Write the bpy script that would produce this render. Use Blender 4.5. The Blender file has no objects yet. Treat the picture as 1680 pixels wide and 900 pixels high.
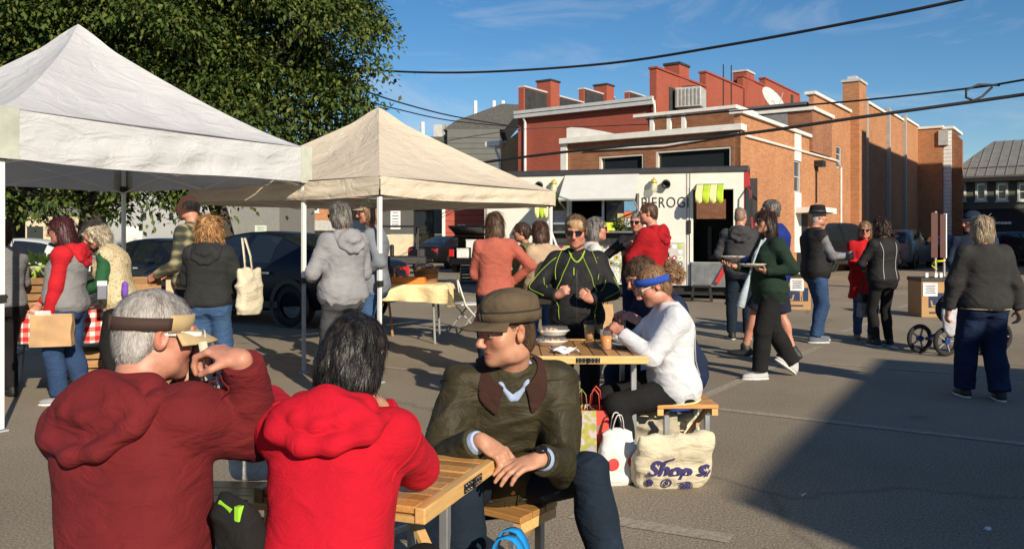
import bpy, bmesh, math, random
import numpy as np
from mathutils import Vector, Matrix
SC = bpy.context.scene
COL = SC.collection
R = math.radians
rng = np.random.default_rng(7)
random.seed(7)

# ---------------------------------------------------------------- camera, sky, sun, exposure
FPX, CXP, HYP, CAMZ = 1345.0, 840.0, 393.0, 1.4      # focal length, centre and horizon measured in the photograph
cam = bpy.data.objects.new("camera", bpy.data.cameras.new("camera"))
COL.objects.link(cam)
cam.location = (0, 0, CAMZ)
cam.rotation_euler = (R(90), 0, 0)
cam.data.sensor_width = 36
cam.data.lens = FPX / 1680 * 36
cam.data.shift_y = (HYP - 450) / 1680
cam.data.clip_start = 0.05
cam.data.clip_end = 3000
SC.camera = cam

SUN_EL = R(25)
SUN_H = Vector((0.46, -0.89, 0)).normalized()
SUN_DIR = Vector((SUN_H.x*math.cos(SUN_EL), SUN_H.y*math.cos(SUN_EL), math.sin(SUN_EL)))
sun = bpy.data.objects.new("sun", bpy.data.lights.new("sun", 'SUN'))
COL.objects.link(sun)
sun.data.energy = 5.0
sun.data.angle = R(0.5)
sun.data.color = (1.0, 0.88, 0.69)
sun.rotation_euler = (-SUN_DIR).to_track_quat('-Z', 'Y').to_euler()
sun.location = (20, -40, 30)

W = bpy.data.worlds.new("World"); SC.world = W; W.use_nodes = True
wn = W.node_tree; wn.nodes.clear()
def N(nt, t, **kw):
    n = nt.nodes.new(t)
    for k, v in kw.items(): setattr(n, k, v)
    return n
sky = N(wn, 'ShaderNodeTexSky', sky_type='NISHITA', sun_disc=False, sun_elevation=SUN_EL,
        sun_rotation=math.atan2(SUN_H.x, SUN_H.y), air_density=1.0, dust_density=0.15, ozone_density=3.2, altitude=200)
bg = N(wn, 'ShaderNodeBackground'); bg.inputs[1].default_value = 0.072
tc = N(wn, 'ShaderNodeTexCoord')
mp = N(wn, 'ShaderNodeMapping'); mp.inputs['Scale'].default_value = (1.6, 1.6, 6.5); mp.inputs['Rotation'].default_value = (0.12, 0.25, 0.5); mp.inputs['Location'].default_value = (0.35, 0.1, 0.15)
cn = N(wn, 'ShaderNodeTexNoise'); cn.inputs['Scale'].default_value = 2.2; cn.inputs['Detail'].default_value = 9; cn.inputs['Roughness'].default_value = 0.62; cn.inputs['Distortion'].default_value = 0.9
cr = N(wn, 'ShaderNodeValToRGB')
cr.color_ramp.elements[0].position = 0.50; cr.color_ramp.elements[0].color = (0, 0, 0, 1)
cr.color_ramp.elements[1].position = 0.84; cr.color_ramp.elements[1].color = (0.62, 0.62, 0.62, 1)
mx = N(wn, 'ShaderNodeMix', data_type='RGBA')
mx.inputs[7].default_value = (6.6, 7.0, 7.8, 1)
hs = N(wn, 'ShaderNodeHueSaturation'); hs.inputs['Saturation'].default_value = 1.26; hs.inputs['Value'].default_value = 1.1
wo = N(wn, 'ShaderNodeOutputWorld')
L = wn.links.new
L(tc.outputs['Generated'], mp.inputs['Vector']); L(mp.outputs[0], cn.inputs['Vector']); L(cn.outputs['Fac'], cr.inputs[0])
L(cr.outputs[0], mx.inputs[0]); L(sky.outputs[0], hs.inputs['Color']); L(hs.outputs[0], mx.inputs[6]); L(mx.outputs[2], bg.inputs[0]); L(bg.outputs[0], wo.inputs[0])

vs_ = SC.view_settings
vs_.view_transform = 'Standard'; vs_.look = 'None'; vs_.exposure = 0.4; vs_.gamma = 1.0; vs_.use_curve_mapping = False
try:
    SC.cycles.max_bounces = 6; SC.cycles.transparent_max_bounces = 12
    SC.cycles.use_denoising = True
except Exception: pass

# ---------------------------------------------------------------- coordinates
def gp(px, py):
    Y = CAMZ*FPX/(py-HYP); return Vector(((px-CXP)/FPX*Y, Y, 0))
def at(px, py, Y):
    return Vector(((px-CXP)/FPX*Y, Y, CAMZ-(py-HYP)/FPX*Y))
def atx(px, Y): return Vector(((px-CXP)/FPX*Y, Y, 0))
GA = Vector((0.581, 0.814, 0)); GB = Vector((-0.814, 0.581, 0))     # the lot's two grid directions
class Plane:
    "vertical plane through o along d: hit() gives the position along it and the height"
    def __init__(s, o, d): s.o = Vector((o[0], o[1], 0)); s.d = Vector((d[0], d[1], 0)).normalized()
    def t(s, px):
        k = (px-CXP)/FPX
        return (s.o.x-k*s.o.y)/(k*s.d.y-s.d.x)
    def hit(s, px, py):
        t = s.t(px); Y = s.o.y+s.d.y*t
        return t, CAMZ-(py-HYP)/FPX*Y
    def pt(s, t, z=0, off=0):
        n = Vector((s.d.y, -s.d.x, 0))
        p = s.o+s.d*t+n*off; p.z = z; return p

# ---------------------------------------------------------------- objects and labels
def tag(o, label=None, cat=None, group=None, kind=None):
    if label: o['label'] = label
    if cat: o['category'] = cat
    if group: o['group'] = group
    if kind: o['kind'] = kind
    return o
def thing(name, label, cat, loc=(0, 0, 0), rz=0, group=None, kind=None):
    o = bpy.data.objects.new(name, None); COL.objects.link(o)
    o.location = loc; o.rotation_euler = (0, 0, rz); o.empty_display_size = 0.1
    return tag(o, label, cat, group, kind)
def link(name, me, parent=None):
    o = bpy.data.objects.new(name, me); COL.objects.link(o)
    if parent is not None: o.parent = parent
    return o
def copy_tree(o, parent=None):
    c = o.copy(); COL.objects.link(c)
    if parent is not None: c.parent = parent
    for ch in o.children: copy_tree(ch, c)
    return c

# ---------------------------------------------------------------- mesh builder
def rotz(a): return Matrix.Rotation(a, 3, 'Z')
def frame(zdir, up=(0, 0, 1)):
    z = Vector(zdir).normalized(); u = Vector(up)
    if abs(z.dot(u)) > 0.98: u = Vector((0, 1, 0))
    x = u.cross(z).normalized(); y = z.cross(x)
    return Matrix((x, y, z)).transposed()
class MB:
    def __init__(s): s.v = []; s.f = []
    def add(s, vs, fs):
        b = len(s.v); s.v += [tuple(v) for v in vs]; s.f += [tuple(i+b for i in f) for f in fs]; return s
    def box(s, c, size, rot=None, taper=1.0):
        c = Vector(c); hx, hy, hz = size[0]/2, size[1]/2, size[2]/2; vs = []
        for z in (-hz, hz):
            k = 1 if z < 0 else taper
            for x, y in ((-hx, -hy), (hx, -hy), (hx, hy), (-hx, hy)):
                p = Vector((x*k, y*k, z)); vs.append(c+(rot @ p if rot is not None else p))
        return s.add(vs, [(3, 2, 1, 0), (4, 5, 6, 7), (0, 1, 5, 4), (1, 2, 6, 5), (2, 3, 7, 6), (3, 0, 4, 7)])
    def box2(s, a, b): return s.box([(a[i]+b[i])/2 for i in range(3)], [abs(b[i]-a[i]) for i in range(3)])
    def bar(s, p, q, w, h=None, up=(0, 0, 1)):
        p, q = Vector(p), Vector(q); h = h or w
        return s.box((p+q)/2, (w, h, (q-p).length), frame(q-p, up))
    def tube(s, pts, r, n=8, cap=True, closed=False):
        pts = [Vector(p) for p in pts]; m = len(pts); rs = r if hasattr(r, '__len__') else [r]*m
        vs = []; prev = None
        for i, p in enumerate(pts):
            a = pts[(i-1) % m] if (i > 0 or closed) else p; b = pts[(i+1) % m] if (i < m-1 or closed) else p
            t = (b-a).normalized()
            if prev is None:
                F = frame(t); x = F.col[0].copy()
            else: x = (prev-t*prev.dot(t)).normalized()
            prev = x; y = t.cross(x)
            for k in range(n):
                an = 2*math.pi*k/n; vs.append(p+(x*math.cos(an)+y*math.sin(an))*rs[i])
        fs = []
        for i in range(m if closed else m-1):
            j = (i+1) % m
            for k in range(n): fs.append((i*n+k, i*n+(k+1) % n, j*n+(k+1) % n, j*n+k))
        if cap and not closed: fs.append(tuple(range(n-1, -1, -1))); fs.append(tuple((m-1)*n+k for k in range(n)))
        return s.add(vs, fs)
    def lathe(s, prof, n=20, c=(0, 0, 0), rot=None, caps=True, sx=1, sy=1):
        c = Vector(c); vs = []
        for r, z in prof:
            for k in range(n):
                an = 2*math.pi*k/n; p = Vector((r*math.cos(an)*sx, r*math.sin(an)*sy, z)); vs.append(c+(rot @ p if rot is not None else p))
        m = len(prof); fs = [(i*n+k, i*n+(k+1) % n, (i+1)*n+(k+1) % n, (i+1)*n+k) for i in range(m-1) for k in range(n)]
        if caps: fs.append(tuple(range(n-1, -1, -1))); fs.append(tuple((m-1)*n+k for k in range(n)))
        return s.add(vs, fs)
    def prism(s, poly, y0, y1, axis='y'):
        "polygon of (x,z) extruded along y (or (x,y) along z when axis='z')"
        n = len(poly)
        mk = (lambda a, b, c: (a, c, b)) if axis == 'y' else (lambda a, b, c: (a, b, c))
        if axis == 'x': mk = lambda a, b, c: (c, a, b)
        vs = [mk(a, b, y0) for a, b in poly]+[mk(a, b, y1) for a, b in poly]
        fs = [tuple(range(n)), tuple(range(2*n-1, n-1, -1))]+[(i, i+n, (i+1) % n+n, (i+1) % n) for i in range(n)]
        return s.add(vs, fs)
    def grid(s, fn, nu, nv):
        vs = [fn(i/(nu-1), j/(nv-1)) for j in range(nv) for i in range(nu)]
        return s.add(vs, [(j*nu+i, j*nu+i+1, (j+1)*nu+i+1, (j+1)*nu+i) for j in range(nv-1) for i in range(nu-1)])
    def quad(s, a, b, c, d): return s.add([a, b, c, d], [(0, 1, 2, 3)])
    def mesh(s, name, mat, smooth=False, fix=True):
        me = bpy.data.meshes.new(name); me.from_pydata(s.v, [], s.f)
        if fix:
            bm = bmesh.new(); bm.from_mesh(me); bmesh.ops.recalc_face_normals(bm, faces=bm.faces); bm.to_mesh(me); bm.free()
        if smooth: me.polygons.foreach_set('use_smooth', [True]*len(me.polygons))
        for m in (mat if isinstance(mat, (list, tuple)) else [mat]): me.materials.append(m)
        return me
    def build(s, name, mat, parent=None, smooth=False, bevel=0, seg=1, fix=True, solid=0, subsurf=0):
        o = link(name, s.mesh(name, mat, smooth, fix), parent)
        if solid: m = o.modifiers.new('solid', 'SOLIDIFY'); m.thickness = solid; m.offset = 0
        if subsurf: m = o.modifiers.new('sub', 'SUBSURF'); m.levels = subsurf; m.render_levels = subsurf
        if bevel: m = o.modifiers.new('bevel', 'BEVEL'); m.width = bevel; m.segments = seg; m.limit_method = 'ANGLE'; m.angle_limit = R(40)
        if smooth and bevel:
            pass
        return o

# ---------------------------------------------------------------- materials
_m = {}
def newmat(name):
    m = bpy.data.materials.new(name); m.use_nodes = True; nt = m.node_tree; nt.nodes.clear()
    out = N(nt, 'ShaderNodeOutputMaterial'); b = N(nt, 'ShaderNodeBsdfPrincipled'); nt.links.new(b.outputs[0], out.inputs[0])
    return m, nt, b
def lin(c): return tuple((x/12.92 if x <= .04045 else ((x+.055)/1.055)**2.4) for x in c)
def hexc(h): h = h.lstrip('#'); return lin([int(h[i:i+2], 16)/255 for i in (0, 2, 4)])
def noise(nt, scale, detail=3, coord='Object', rough=.55, stretch=None, dist=0):
    tcn = N(nt, 'ShaderNodeTexCoord'); src = tcn.outputs[coord]
    if stretch:
        m_ = N(nt, 'ShaderNodeMapping'); m_.inputs['Scale'].default_value = stretch; nt.links.new(src, m_.inputs[0]); src = m_.outputs[0]
    t = N(nt, 'ShaderNodeTexNoise'); t.inputs['Scale'].default_value = scale; t.inputs['Detail'].default_value = detail; t.inputs['Roughness'].default_value = rough; t.inputs['Distortion'].default_value = dist
    nt.links.new(src, t.inputs['Vector']); return t
def ramp(nt, src, stops):
    r = N(nt, 'ShaderNodeValToRGB'); e = r.color_ramp.elements
    while len(e) < len(stops): e.new(0.5)
    for k, (p, c) in enumerate(stops): e[k].position = p; e[k].color = (*c[:3], 1) if hasattr(c, '__len__') else (c, c, c, 1)
    nt.links.new(src, r.inputs[0]); return r
def bumpn(nt, b, src, strength=.3, dist=.01):
    bp = N(nt, 'ShaderNodeBump'); bp.inputs['Strength'].default_value = strength; bp.inputs['Distance'].default_value = dist
    nt.links.new(src, bp.inputs['Height'])
    if b.inputs['Normal'].links: nt.links.new(b.inputs['Normal'].links[0].from_socket, bp.inputs['Normal'])
    nt.links.new(bp.outputs[0], b.inputs['Normal'])
def mul(c, k): return tuple(min(1, x*k) for x in c[:3])
def M(name, col, rough=.75, metal=0, var=.18, vs=6, bump=0, bs=60, bd=.004, spec=.5, coat=0, emit=0, alpha=1, trans=0, stretch=None, vdetail=4):
    key = (name,)
    if key in _m: return _m[key]
    if isinstance(col, str): col = hexc(col)
    m, nt, b = newmat(name)
    b.inputs['Base Color'].default_value = (*col, 1); b.inputs['Roughness'].default_value = rough; b.inputs['Metallic'].default_value = metal
    b.inputs['Specular IOR Level'].default_value = spec; b.inputs['Coat Weight'].default_value = coat
    if trans: b.inputs['Transmission Weight'].default_value = trans
    if alpha < 1: b.inputs['Alpha'].default_value = alpha
    if var:
        t = noise(nt, vs, vdetail, stretch=stretch); r = ramp(nt, t.outputs['Fac'], [(.28, mul(col, 1-var)), (.72, mul(col, 1+var))])
        nt.links.new(r.outputs[0], b.inputs['Base Color'])
        rr = N(nt, 'ShaderNodeMapRange'); rr.inputs[3].default_value = max(.02, rough-.08); rr.inputs[4].default_value = min(1, rough+.08)
        nt.links.new(t.outputs['Fac'], rr.inputs[0]); nt.links.new(rr.outputs[0], b.inputs['Roughness'])
    if bump:
        t2 = noise(nt, bs, 4, stretch=stretch); bumpn(nt, b, t2.outputs['Fac'], bump, bd)
    if emit:
        b.inputs['Emission Color'].default_value = (*col, 1); b.inputs['Emission Strength'].default_value = emit
    _m[key] = m; return m
def fabric(name, col, rough=.92, var=.14, wr=.5, weave=260, wstretch=(1, 1, 1.8), sheen=0):
    if name in _m: return _m[name]
    if isinstance(col, str): col = hexc(col)
    m, nt, b = newmat(name); b.inputs['Roughness'].default_value = rough; b.inputs['Specular IOR Level'].default_value = .25
    b.inputs['Sheen Weight'].default_value = sheen*.4; b.inputs['Sheen Roughness'].default_value = .5
    t = noise(nt, 9, 5); r = ramp(nt, t.outputs['Fac'], [(.3, mul(col, 1-var)), (.7, mul(col, 1+var))]); nt.links.new(r.outputs[0], b.inputs['Base Color'])
    w = noise(nt, 8, 4, stretch=wstretch, dist=1.1); bumpn(nt, b, w.outputs['Fac'], wr*.8, .035)
    f = noise(nt, weave, 2); bumpn(nt, b, f.outputs['Fac'], .25, .002)
    _m[name] = m; return m
def denim(name, col, fade=1.7):
    if name in _m: return _m[name]
    if isinstance(col, str): col = hexc(col)
    m, nt, b = newmat(name); b.inputs['Roughness'].default_value = .9; b.inputs['Specular IOR Level'].default_value = .2
    t = noise(nt, 5, 6, rough=.65, stretch=(1, 1, .6)); r = ramp(nt, t.outputs['Fac'], [(.3, mul(col, .7)), (.55, col), (.75, mul(col, fade))]); nt.links.new(r.outputs[0], b.inputs['Base Color'])
    w = noise(nt, 12, 5, stretch=(1, 1, 2.2), dist=.6); bumpn(nt, b, w.outputs['Fac'], .6, .03)
    f = noise(nt, 300, 2); bumpn(nt, b, f.outputs['Fac'], .25, .002)
    _m[name] = m; return m
def paint(name, col, rough=.4, var=.06, coat=.0):
    return M(name, col, rough, 0, var, 3, .04, 200, .001, coat=coat)
def brickmat(name, c1, c2, mortar, sx=.215, sz=.075, var=.25, bumpk=.6, offset=.5, dirt=.25):
    if name in _m: return _m[name]
    m, nt, b = newmat(name); b.inputs['Roughness'].default_value = .9; b.inputs['Specular IOR Level'].default_value = .2
    tcn = N(nt, 'ShaderNodeTexCoord'); sp = N(nt, 'ShaderNodeSeparateXYZ'); cb = N(nt, 'ShaderNodeCombineXYZ'); ad = N(nt, 'ShaderNodeMath', operation='ADD')
    nt.links.new(tcn.outputs['Object'], sp.inputs[0]); nt.links.new(sp.outputs[0], ad.inputs[0]); nt.links.new(sp.outputs[1], ad.inputs[1])
    nt.links.new(ad.outputs[0], cb.inputs[0]); nt.links.new(sp.outputs[2], cb.inputs[1])
    bt = N(nt, 'ShaderNodeTexBrick'); bt.inputs['Scale'].default_value = 1; bt.inputs['Brick Width'].default_value = sx; bt.inputs['Row Height'].default_value = sz
    bt.inputs['Mortar Size'].default_value = .008; bt.inputs['Mortar Smooth'].default_value = .3; bt.inputs['Bias'].default_value = 0
    bt.inputs['Color1'].default_value = (*c1, 1); bt.inputs['Color2'].default_value = (*c2, 1); bt.inputs['Mortar'].default_value = (*mortar, 1)
    nt.links.new(cb.outputs[0], bt.inputs['Vector'])
    t = noise(nt, .55, 6, rough=.65); mxx = N(nt, 'ShaderNodeMix', data_type='RGBA', blend_type='MULTIPLY'); mxx.inputs[0].default_value = 1
    r = ramp(nt, t.outputs['Fac'], [(.3, 1-dirt), (.65, 1.0)]); nt.links.new(bt.outputs['Color'], mxx.inputs[6]); nt.links.new(r.outputs[0], mxx.inputs[7])
    nt.links.new(mxx.outputs[2], b.inputs['Base Color'])
    bumpn(nt, b, bt.outputs['Fac'], -bumpk if False else bumpk, .006)
    nt.nodes[-1].invert = True
    _m[name] = m; return m
def glass_dark(name='window glass', col=(.02, .025, .03), rough=.06):
    if name in _m: return _m[name]
    m, nt, b = newmat(name); b.inputs['Base Color'].default_value = (*col, 1); b.inputs['Roughness'].default_value = rough; b.inputs['Specular IOR Level'].default_value = .8
    _m[name] = m; return m
def wood(name, c1, c2, scale=14, rough=.5, stretch=(1, 12, 12), coat=.1):
    if name in _m: return _m[name]
    m, nt, b = newmat(name); b.inputs['Roughness'].default_value = rough; b.inputs['Coat Weight'].default_value = coat; b.inputs['Coat Roughness'].default_value = .35
    oi = N(nt, 'ShaderNodeObjectInfo'); tcn = N(nt, 'ShaderNodeTexCoord'); va = N(nt, 'ShaderNodeVectorMath', operation='ADD'); ml = N(nt, 'ShaderNodeVectorMath', operation='SCALE'); ml.inputs['Scale'].default_value = 37
    nt.links.new(oi.outputs['Random'], ml.inputs[0]); nt.links.new(tcn.outputs['Object'], va.inputs[0]); nt.links.new(ml.outputs[0], va.inputs[1])
    mp_ = N(nt, 'ShaderNodeMapping'); mp_.inputs['Scale'].default_value = stretch; nt.links.new(va.outputs[0], mp_.inputs[0])
    t = N(nt, 'ShaderNodeTexNoise'); t.inputs['Scale'].default_value = scale; t.inputs['Detail'].default_value = 5; t.inputs['Distortion'].default_value = .8; nt.links.new(mp_.outputs[0], t.inputs['Vector'])
    r = ramp(nt, t.outputs['Fac'], [(.25, c1), (.75, c2)])
    hsn = N(nt, 'ShaderNodeHueSaturation'); mr = N(nt, 'ShaderNodeMapRange'); mr.inputs[3].default_value = .62; mr.inputs[4].default_value = 1.15
    nt.links.new(oi.outputs['Random'], mr.inputs[0]); nt.links.new(mr.outputs[0], hsn.inputs['Value']); nt.links.new(r.outputs[0], hsn.inputs['Color'])
    nt.links.new(hsn.outputs[0], b.inputs['Base Color']); bumpn(nt, b, t.outputs['Fac'], .15, .003)
    _m[name] = m; return m
def text(name, s, size, mat, parent, loc, rot, align='CENTER', extrude=.002, offset=0, shear=0, space=1):
    cu = bpy.data.curves.new(name, 'FONT'); cu.body = s; cu.size = size; cu.align_x = align; cu.align_y = 'CENTER'; cu.extrude = extrude; cu.offset = offset; cu.shear = shear; cu.space_character = space
    cu.materials.append(mat); cu.resolution_u = 4
    tmp = bpy.data.objects.new(name, cu); me = bpy.data.meshes.new_from_object(tmp); me.name = name; bpy.data.objects.remove(tmp)
    if not me.materials: me.materials.append(mat)
    o = link(name, me, parent); o.location = loc; o.rotation_euler = rot
    return o
# ================================================================ ground
def make_asphalt():
    m, nt, b = newmat('asphalt'); b.inputs['Roughness'].default_value = .93; b.inputs['Specular IOR Level'].default_value = .25
    base = ramp(nt, noise(nt, .35, 6, rough=.6).outputs['Fac'], [(.25, (.20, .166, .122)), (.5, (.265, .222, .165)), (.75, (.33, .28, .21))])
    agg = ramp(nt, noise(nt, 75, 3, rough=.7).outputs['Fac'], [(.3, .5), (.5, .95), (.74, 1.7)])
    m1 = N(nt, 'ShaderNodeMix', data_type='RGBA', blend_type='MULTIPLY'); m1.inputs[0].default_value = 1
    nt.links.new(base.outputs[0], m1.inputs[6]); nt.links.new(agg.outputs[0], m1.inputs[7])
    # tar-sealed cracks and stains
    tcn = N(nt, 'ShaderNodeTexCoord'); nz = noise(nt, .8, 4); va = N(nt, 'ShaderNodeVectorMath', operation='ADD')
    nt.links.new(tcn.outputs['Object'], va.inputs[0]); nt.links.new(nz.outputs['Color'], va.inputs[1])
    vo = N(nt, 'ShaderNodeTexVoronoi', feature='DISTANCE_TO_EDGE'); vo.inputs['Scale'].default_value = .13; nt.links.new(va.outputs[0], vo.inputs['Vector'])
    crk = ramp(nt, vo.outputs['Distance'], [(.0, .5), (.006, 1)])
    m2 = N(nt, 'ShaderNodeMix', data_type='RGBA', blend_type='MULTIPLY'); m2.inputs[0].default_value = .55
    nt.links.new(m1.outputs[2], m2.inputs[6]); nt.links.new(crk.outputs[0], m2.inputs[7])
    st = ramp(nt, noise(nt, 1.3, 4, rough=.6).outputs['Fac'], [(.24, .42), (.34, .9), (.42, 1), (.66, 1), (.75, 1.14)])
    m3 = N(nt, 'ShaderNodeMix', data_type='RGBA', blend_type='MULTIPLY'); m3.inputs[0].default_value = .8
    nt.links.new(m2.outputs[2], m3.inputs[6]); nt.links.new(st.outputs[0], m3.inputs[7])
    nt.links.new(m3.outputs[2], b.inputs['Base Color'])
    bumpn(nt, b, noise(nt, 90, 4, rough=.7).outputs['Fac'], .7, .012)
    return m
ASPH = make_asphalt()
tag(MB().quad((-700, -300, 0), (700, -300, 0), (700, 1500, 0), (-700, 1500, 0)).build('ground', ASPH), 'worn grey asphalt of the parking lot', kind='structure')

def make_line():
    m, nt, b = newmat('worn line paint'); b.inputs['Roughness'].default_value = .9
    r = ramp(nt, noise(nt, 30, 5, rough=.75).outputs['Fac'], [(.42, (.25, .21, .155)), (.66, (.40, .36, .30))]); nt.links.new(r.outputs[0], b.inputs['Base Color'])
    bumpn(nt, b, noise(nt, 90, 4, rough=.7).outputs['Fac'], .5, .01)
    return m
LINE = make_line()
def line(p0, p1, w=.1, ext0=0, ext1=0):
    a, b = gp(*p0), gp(*p1); d = (b-a).normalized(); a -= d*ext0; b += d*ext1; n = Vector((d.y, -d.x, 0))*w/2; z = Vector((0, 0, .004))
    tag(MB().quad(a-n+z, b-n+z, b+n+z, a+n+z).build('parking_line', LINE), 'faded white parking bay line on the asphalt', kind='structure')
line((1155, 650), (1345, 568), .1)
line((1180, 671), (1680, 728), .1, 1.0, 3)
line((1000, 853), (1200, 884), .12, 0.2, 0)
line((402, 576), (720, 612), .08, 1, 0)
line((1425, 602), (1679, 621), .08, .4, 2)
line((1472, 506), (1508, 494), .1)
line((1380, 545), (1440, 525), .1)

# ================================================================ buildings
def wall_holes(mb, x0, x1, z0, z1, holes, th=.25, top=None):
    "front at y=0 (outside is -y), rectangular openings with reveals th deep"
    xs = sorted({x0, x1, *[h[0] for h in holes], *[h[1] for h in holes]}); zs = sorted({z0, z1, *[h[2] for h in holes], *[h[3] for h in holes]})
    xs = [x for x in xs if x0-1e-6 <= x <= x1+1e-6]; zs = [z for z in zs if z0-1e-6 <= z <= z1+1e-6]
    for i in range(len(xs)-1):
        for j in range(len(zs)-1):
            cx, cz = (xs[i]+xs[i+1])/2, (zs[j]+zs[j+1])/2
            if any(h[0] < cx < h[1] and h[2] < cz < h[3] for h in holes): continue
            mb.quad((xs[i], 0, zs[j]), (xs[i+1], 0, zs[j]), (xs[i+1], 0, zs[j+1]), (xs[i], 0, zs[j+1]))
    for a, b, c, d in holes:
        for p, q in (((a, c), (a, d)), ((a, d), (b, d)), ((b, d), (b, c)), ((b, c), (a, c))):
            mb.quad((p[0], 0, p[1]), (q[0], 0, q[1]), (q[0], th, q[1]), (p[0], th, p[1]))
    mb.quad((x0, 0, z1), (x1, 0, z1), (x1, th, z1), (x0, th, z1)); mb.quad((x0, th, z0), (x0, th, z1), (x0, 0, z1), (x0, 0, z0)); mb.quad((x1, 0, z0), (x1, 0, z1), (x1, th, z1), (x1, th, z0))
    for i in range(len(xs)-1):
        for j in range(len(zs)-1):
            cx, cz = (xs[i]+xs[i+1])/2, (zs[j]+zs[j+1])/2
            if not any(h[0] < cx < h[1] and h[2] < cz < h[3] for h in holes): mb.quad((xs[i], th, zs[j]), (xs[i], th, zs[j+1]), (xs[i+1], th, zs[j+1]), (xs[i+1], th, zs[j]))
    return mb
def onplane(o, pl, root, off=0):
    o.location = Vector(pl.pt(0, 0, off))-root.location; o.rotation_euler = (0, 0, math.atan2(pl.d.y, pl.d.x)); return o
def window_on(pl, root, x0, x1, z0, z1, fmat, pmat, depth=.12, fw=.08, mull=(1, 2), sill=True, proud=.03):
    "frame, panes and sill as real pieces set into the opening"
    f = MB()
    f.box2((x0, -proud, z0), (x0+fw, depth, z1)); f.box2((x1-fw, -proud, z0), (x1, depth, z1)); f.box2((x0+fw, -proud+.002, z0), (x1-fw, depth, z0+fw)); f.box2((x0+fw, -proud+.002, z1-fw), (x1-fw, depth, z1))
    fo = onplane(f.build('window', fmat, root), pl, root)
    nx, nz = mull; w = (x1-x0-2*fw)/nx; h = (z1-z0-2*fw)/nz
    for i in range(nx):
        for j in range(nz):
            p = MB().box2((x0+fw+i*w+.015, depth-.05-.02*j, z0+fw+j*h+.015), (x0+fw+(i+1)*w-.015, depth-.03-.02*j, z0+fw+(j+1)*h-.015)).build('pane', pmat, fo)
    b = MB()
    for i in range(1, nx): b.box2((x0+fw+i*w-.02, depth-.09, z0+fw), (x0+fw+i*w+.02, depth-.01, z1-fw))
    for j in range(1, nz): b.box2((x0+fw, depth-.1, z0+fw+j*h-.022), (x1-fw, depth-.012, z0+fw+j*h+.022))
    if b.v: b.build('glazing_bar', fmat, fo)
    if sill: MB().box2((x0-.06, -proud-.06, z0-.07), (x1+.06, .05, z0-.003)).build('sill', fmat, fo)
    return fo
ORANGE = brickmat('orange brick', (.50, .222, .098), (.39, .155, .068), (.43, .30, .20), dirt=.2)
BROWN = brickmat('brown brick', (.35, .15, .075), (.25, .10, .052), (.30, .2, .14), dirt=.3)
REDP = brickmat('red painted brick', (.37, .10, .066), (.33, .086, .055), (.30, .078, .05), dirt=.18, bumpk=.35)
TANB = brickmat('tan brick', (.42, .25, .12), (.34, .2, .1), (.4, .3, .2))
WTRIM = paint('white trim', (.74, .72, .67), .55, .1)
GTRIM = paint('grey gutter', (.5, .5, .5), .4, .1)
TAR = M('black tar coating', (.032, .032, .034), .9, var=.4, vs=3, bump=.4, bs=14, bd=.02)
GLASS = glass_dark()
ROOFM = M('flat roof felt', (.1, .1, .1), .95, var=.3, vs=1)

# ---- low brown brick building behind the truck, its tall orange hall alongside
C0 = Vector((7.53, 27.0, 0)); FW = 6.77
PF = Plane(C0+GB*FW, -GB); PR = Plane(C0, GA)
hall = thing('brick_hall', 'long orange brick hall with white strips on its side wall and a tall square chimney', 'building', C0)
def h(pl, px, py): return pl.hit(px, py)
x_a, x_b = h(PF, 983, 257)[0], h(PF, 1056, 254)[0]; x_c, x_d = h(PF, 1076, 248)[0], h(PF, 1200, 242)[0]
wz1 = h(PF, 1076, 248)[1]; wz0 = wz1-1.25
mbw = MB(); wall_holes(mbw, 0, FW, 0, 5.0, [(x_a, x_b, wz0, wz1-.05), (x_c, x_d, wz0, wz1)], .25)
onplane(mbw.build('rear_wall', BROWN, hall), PF, hall)
for a, b, t_ in ((x_a, x_b, wz1-.05), (x_c, x_d, wz1)):
    window_on(PF, hall, a, b, wz0, t_, WTRIM if False else paint('cream frame', (.6, .56, .48), .5), GLASS, .2, .07, (1, 1), False, -.02)
onplane(MB().box2((-.15, -.22, 5.0), (FW+.1, .3, 5.2)).build('cornice', WTRIM, hall), PF, hall)
onplane(MB().box2((-.16, -.1, 2), (.1, -.003, 5.0)).build('corner_board', WTRIM, hall), PF, hall)
onplane(MB().tube([(.9, -.06, 4.72), (FW*.6, -.06, 4.66), (FW-.05, -.06, 4.9)], .035, 6).build('conduit', WTRIM, hall), PF, hall)
# curved white parapet piece at the left end of the roof
onplane(MB().prism([(-.2, 5.2), (2.2, 5.2), (1.4, 5.42), (.5, 5.62), (.0, 5.68), (-.2, 5.66)], .4, .7).build('parapet', WTRIM, hall), PF, hall)
# right side wall, low part
t1 = h(PR, 1335, 224)[0]; zlow = 5.55
tw0, tw1 = h(PR, 1303, 300)[0], h(PR, 1313, 300)[0]
zc0, zc1 = h(PR, 1308, 316)[1], h(PR, 1308, 264)[1]
mbw = MB(); wall_holes(mbw, 0, t1, 0, zlow, [(tw0, tw1, zc0, zc1)], .22); onplane(mbw.build('side_wall', ORANGE, hall), PR, hall)
onplane(MB().box2((-.12, -.12, zlow), (t1, .35, zlow+.12)).build('coping', WTRIM, hall), PR, hall)
onplane(MB().box2((tw0, -.04, zc1), (tw1, -.003, zlow)).build('white_strip', WTRIM, hall), PR, hall)
onplane(MB().box2((tw0, -.04, .9), (tw1, -.003, zc0)).build('white_strip', WTRIM, hall), PR, hall)
window_on(PR, hall, tw0, tw1, zc0, zc1, GTRIM, GLASS, .15, .06, (1, 2), False, -.02)
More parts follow.
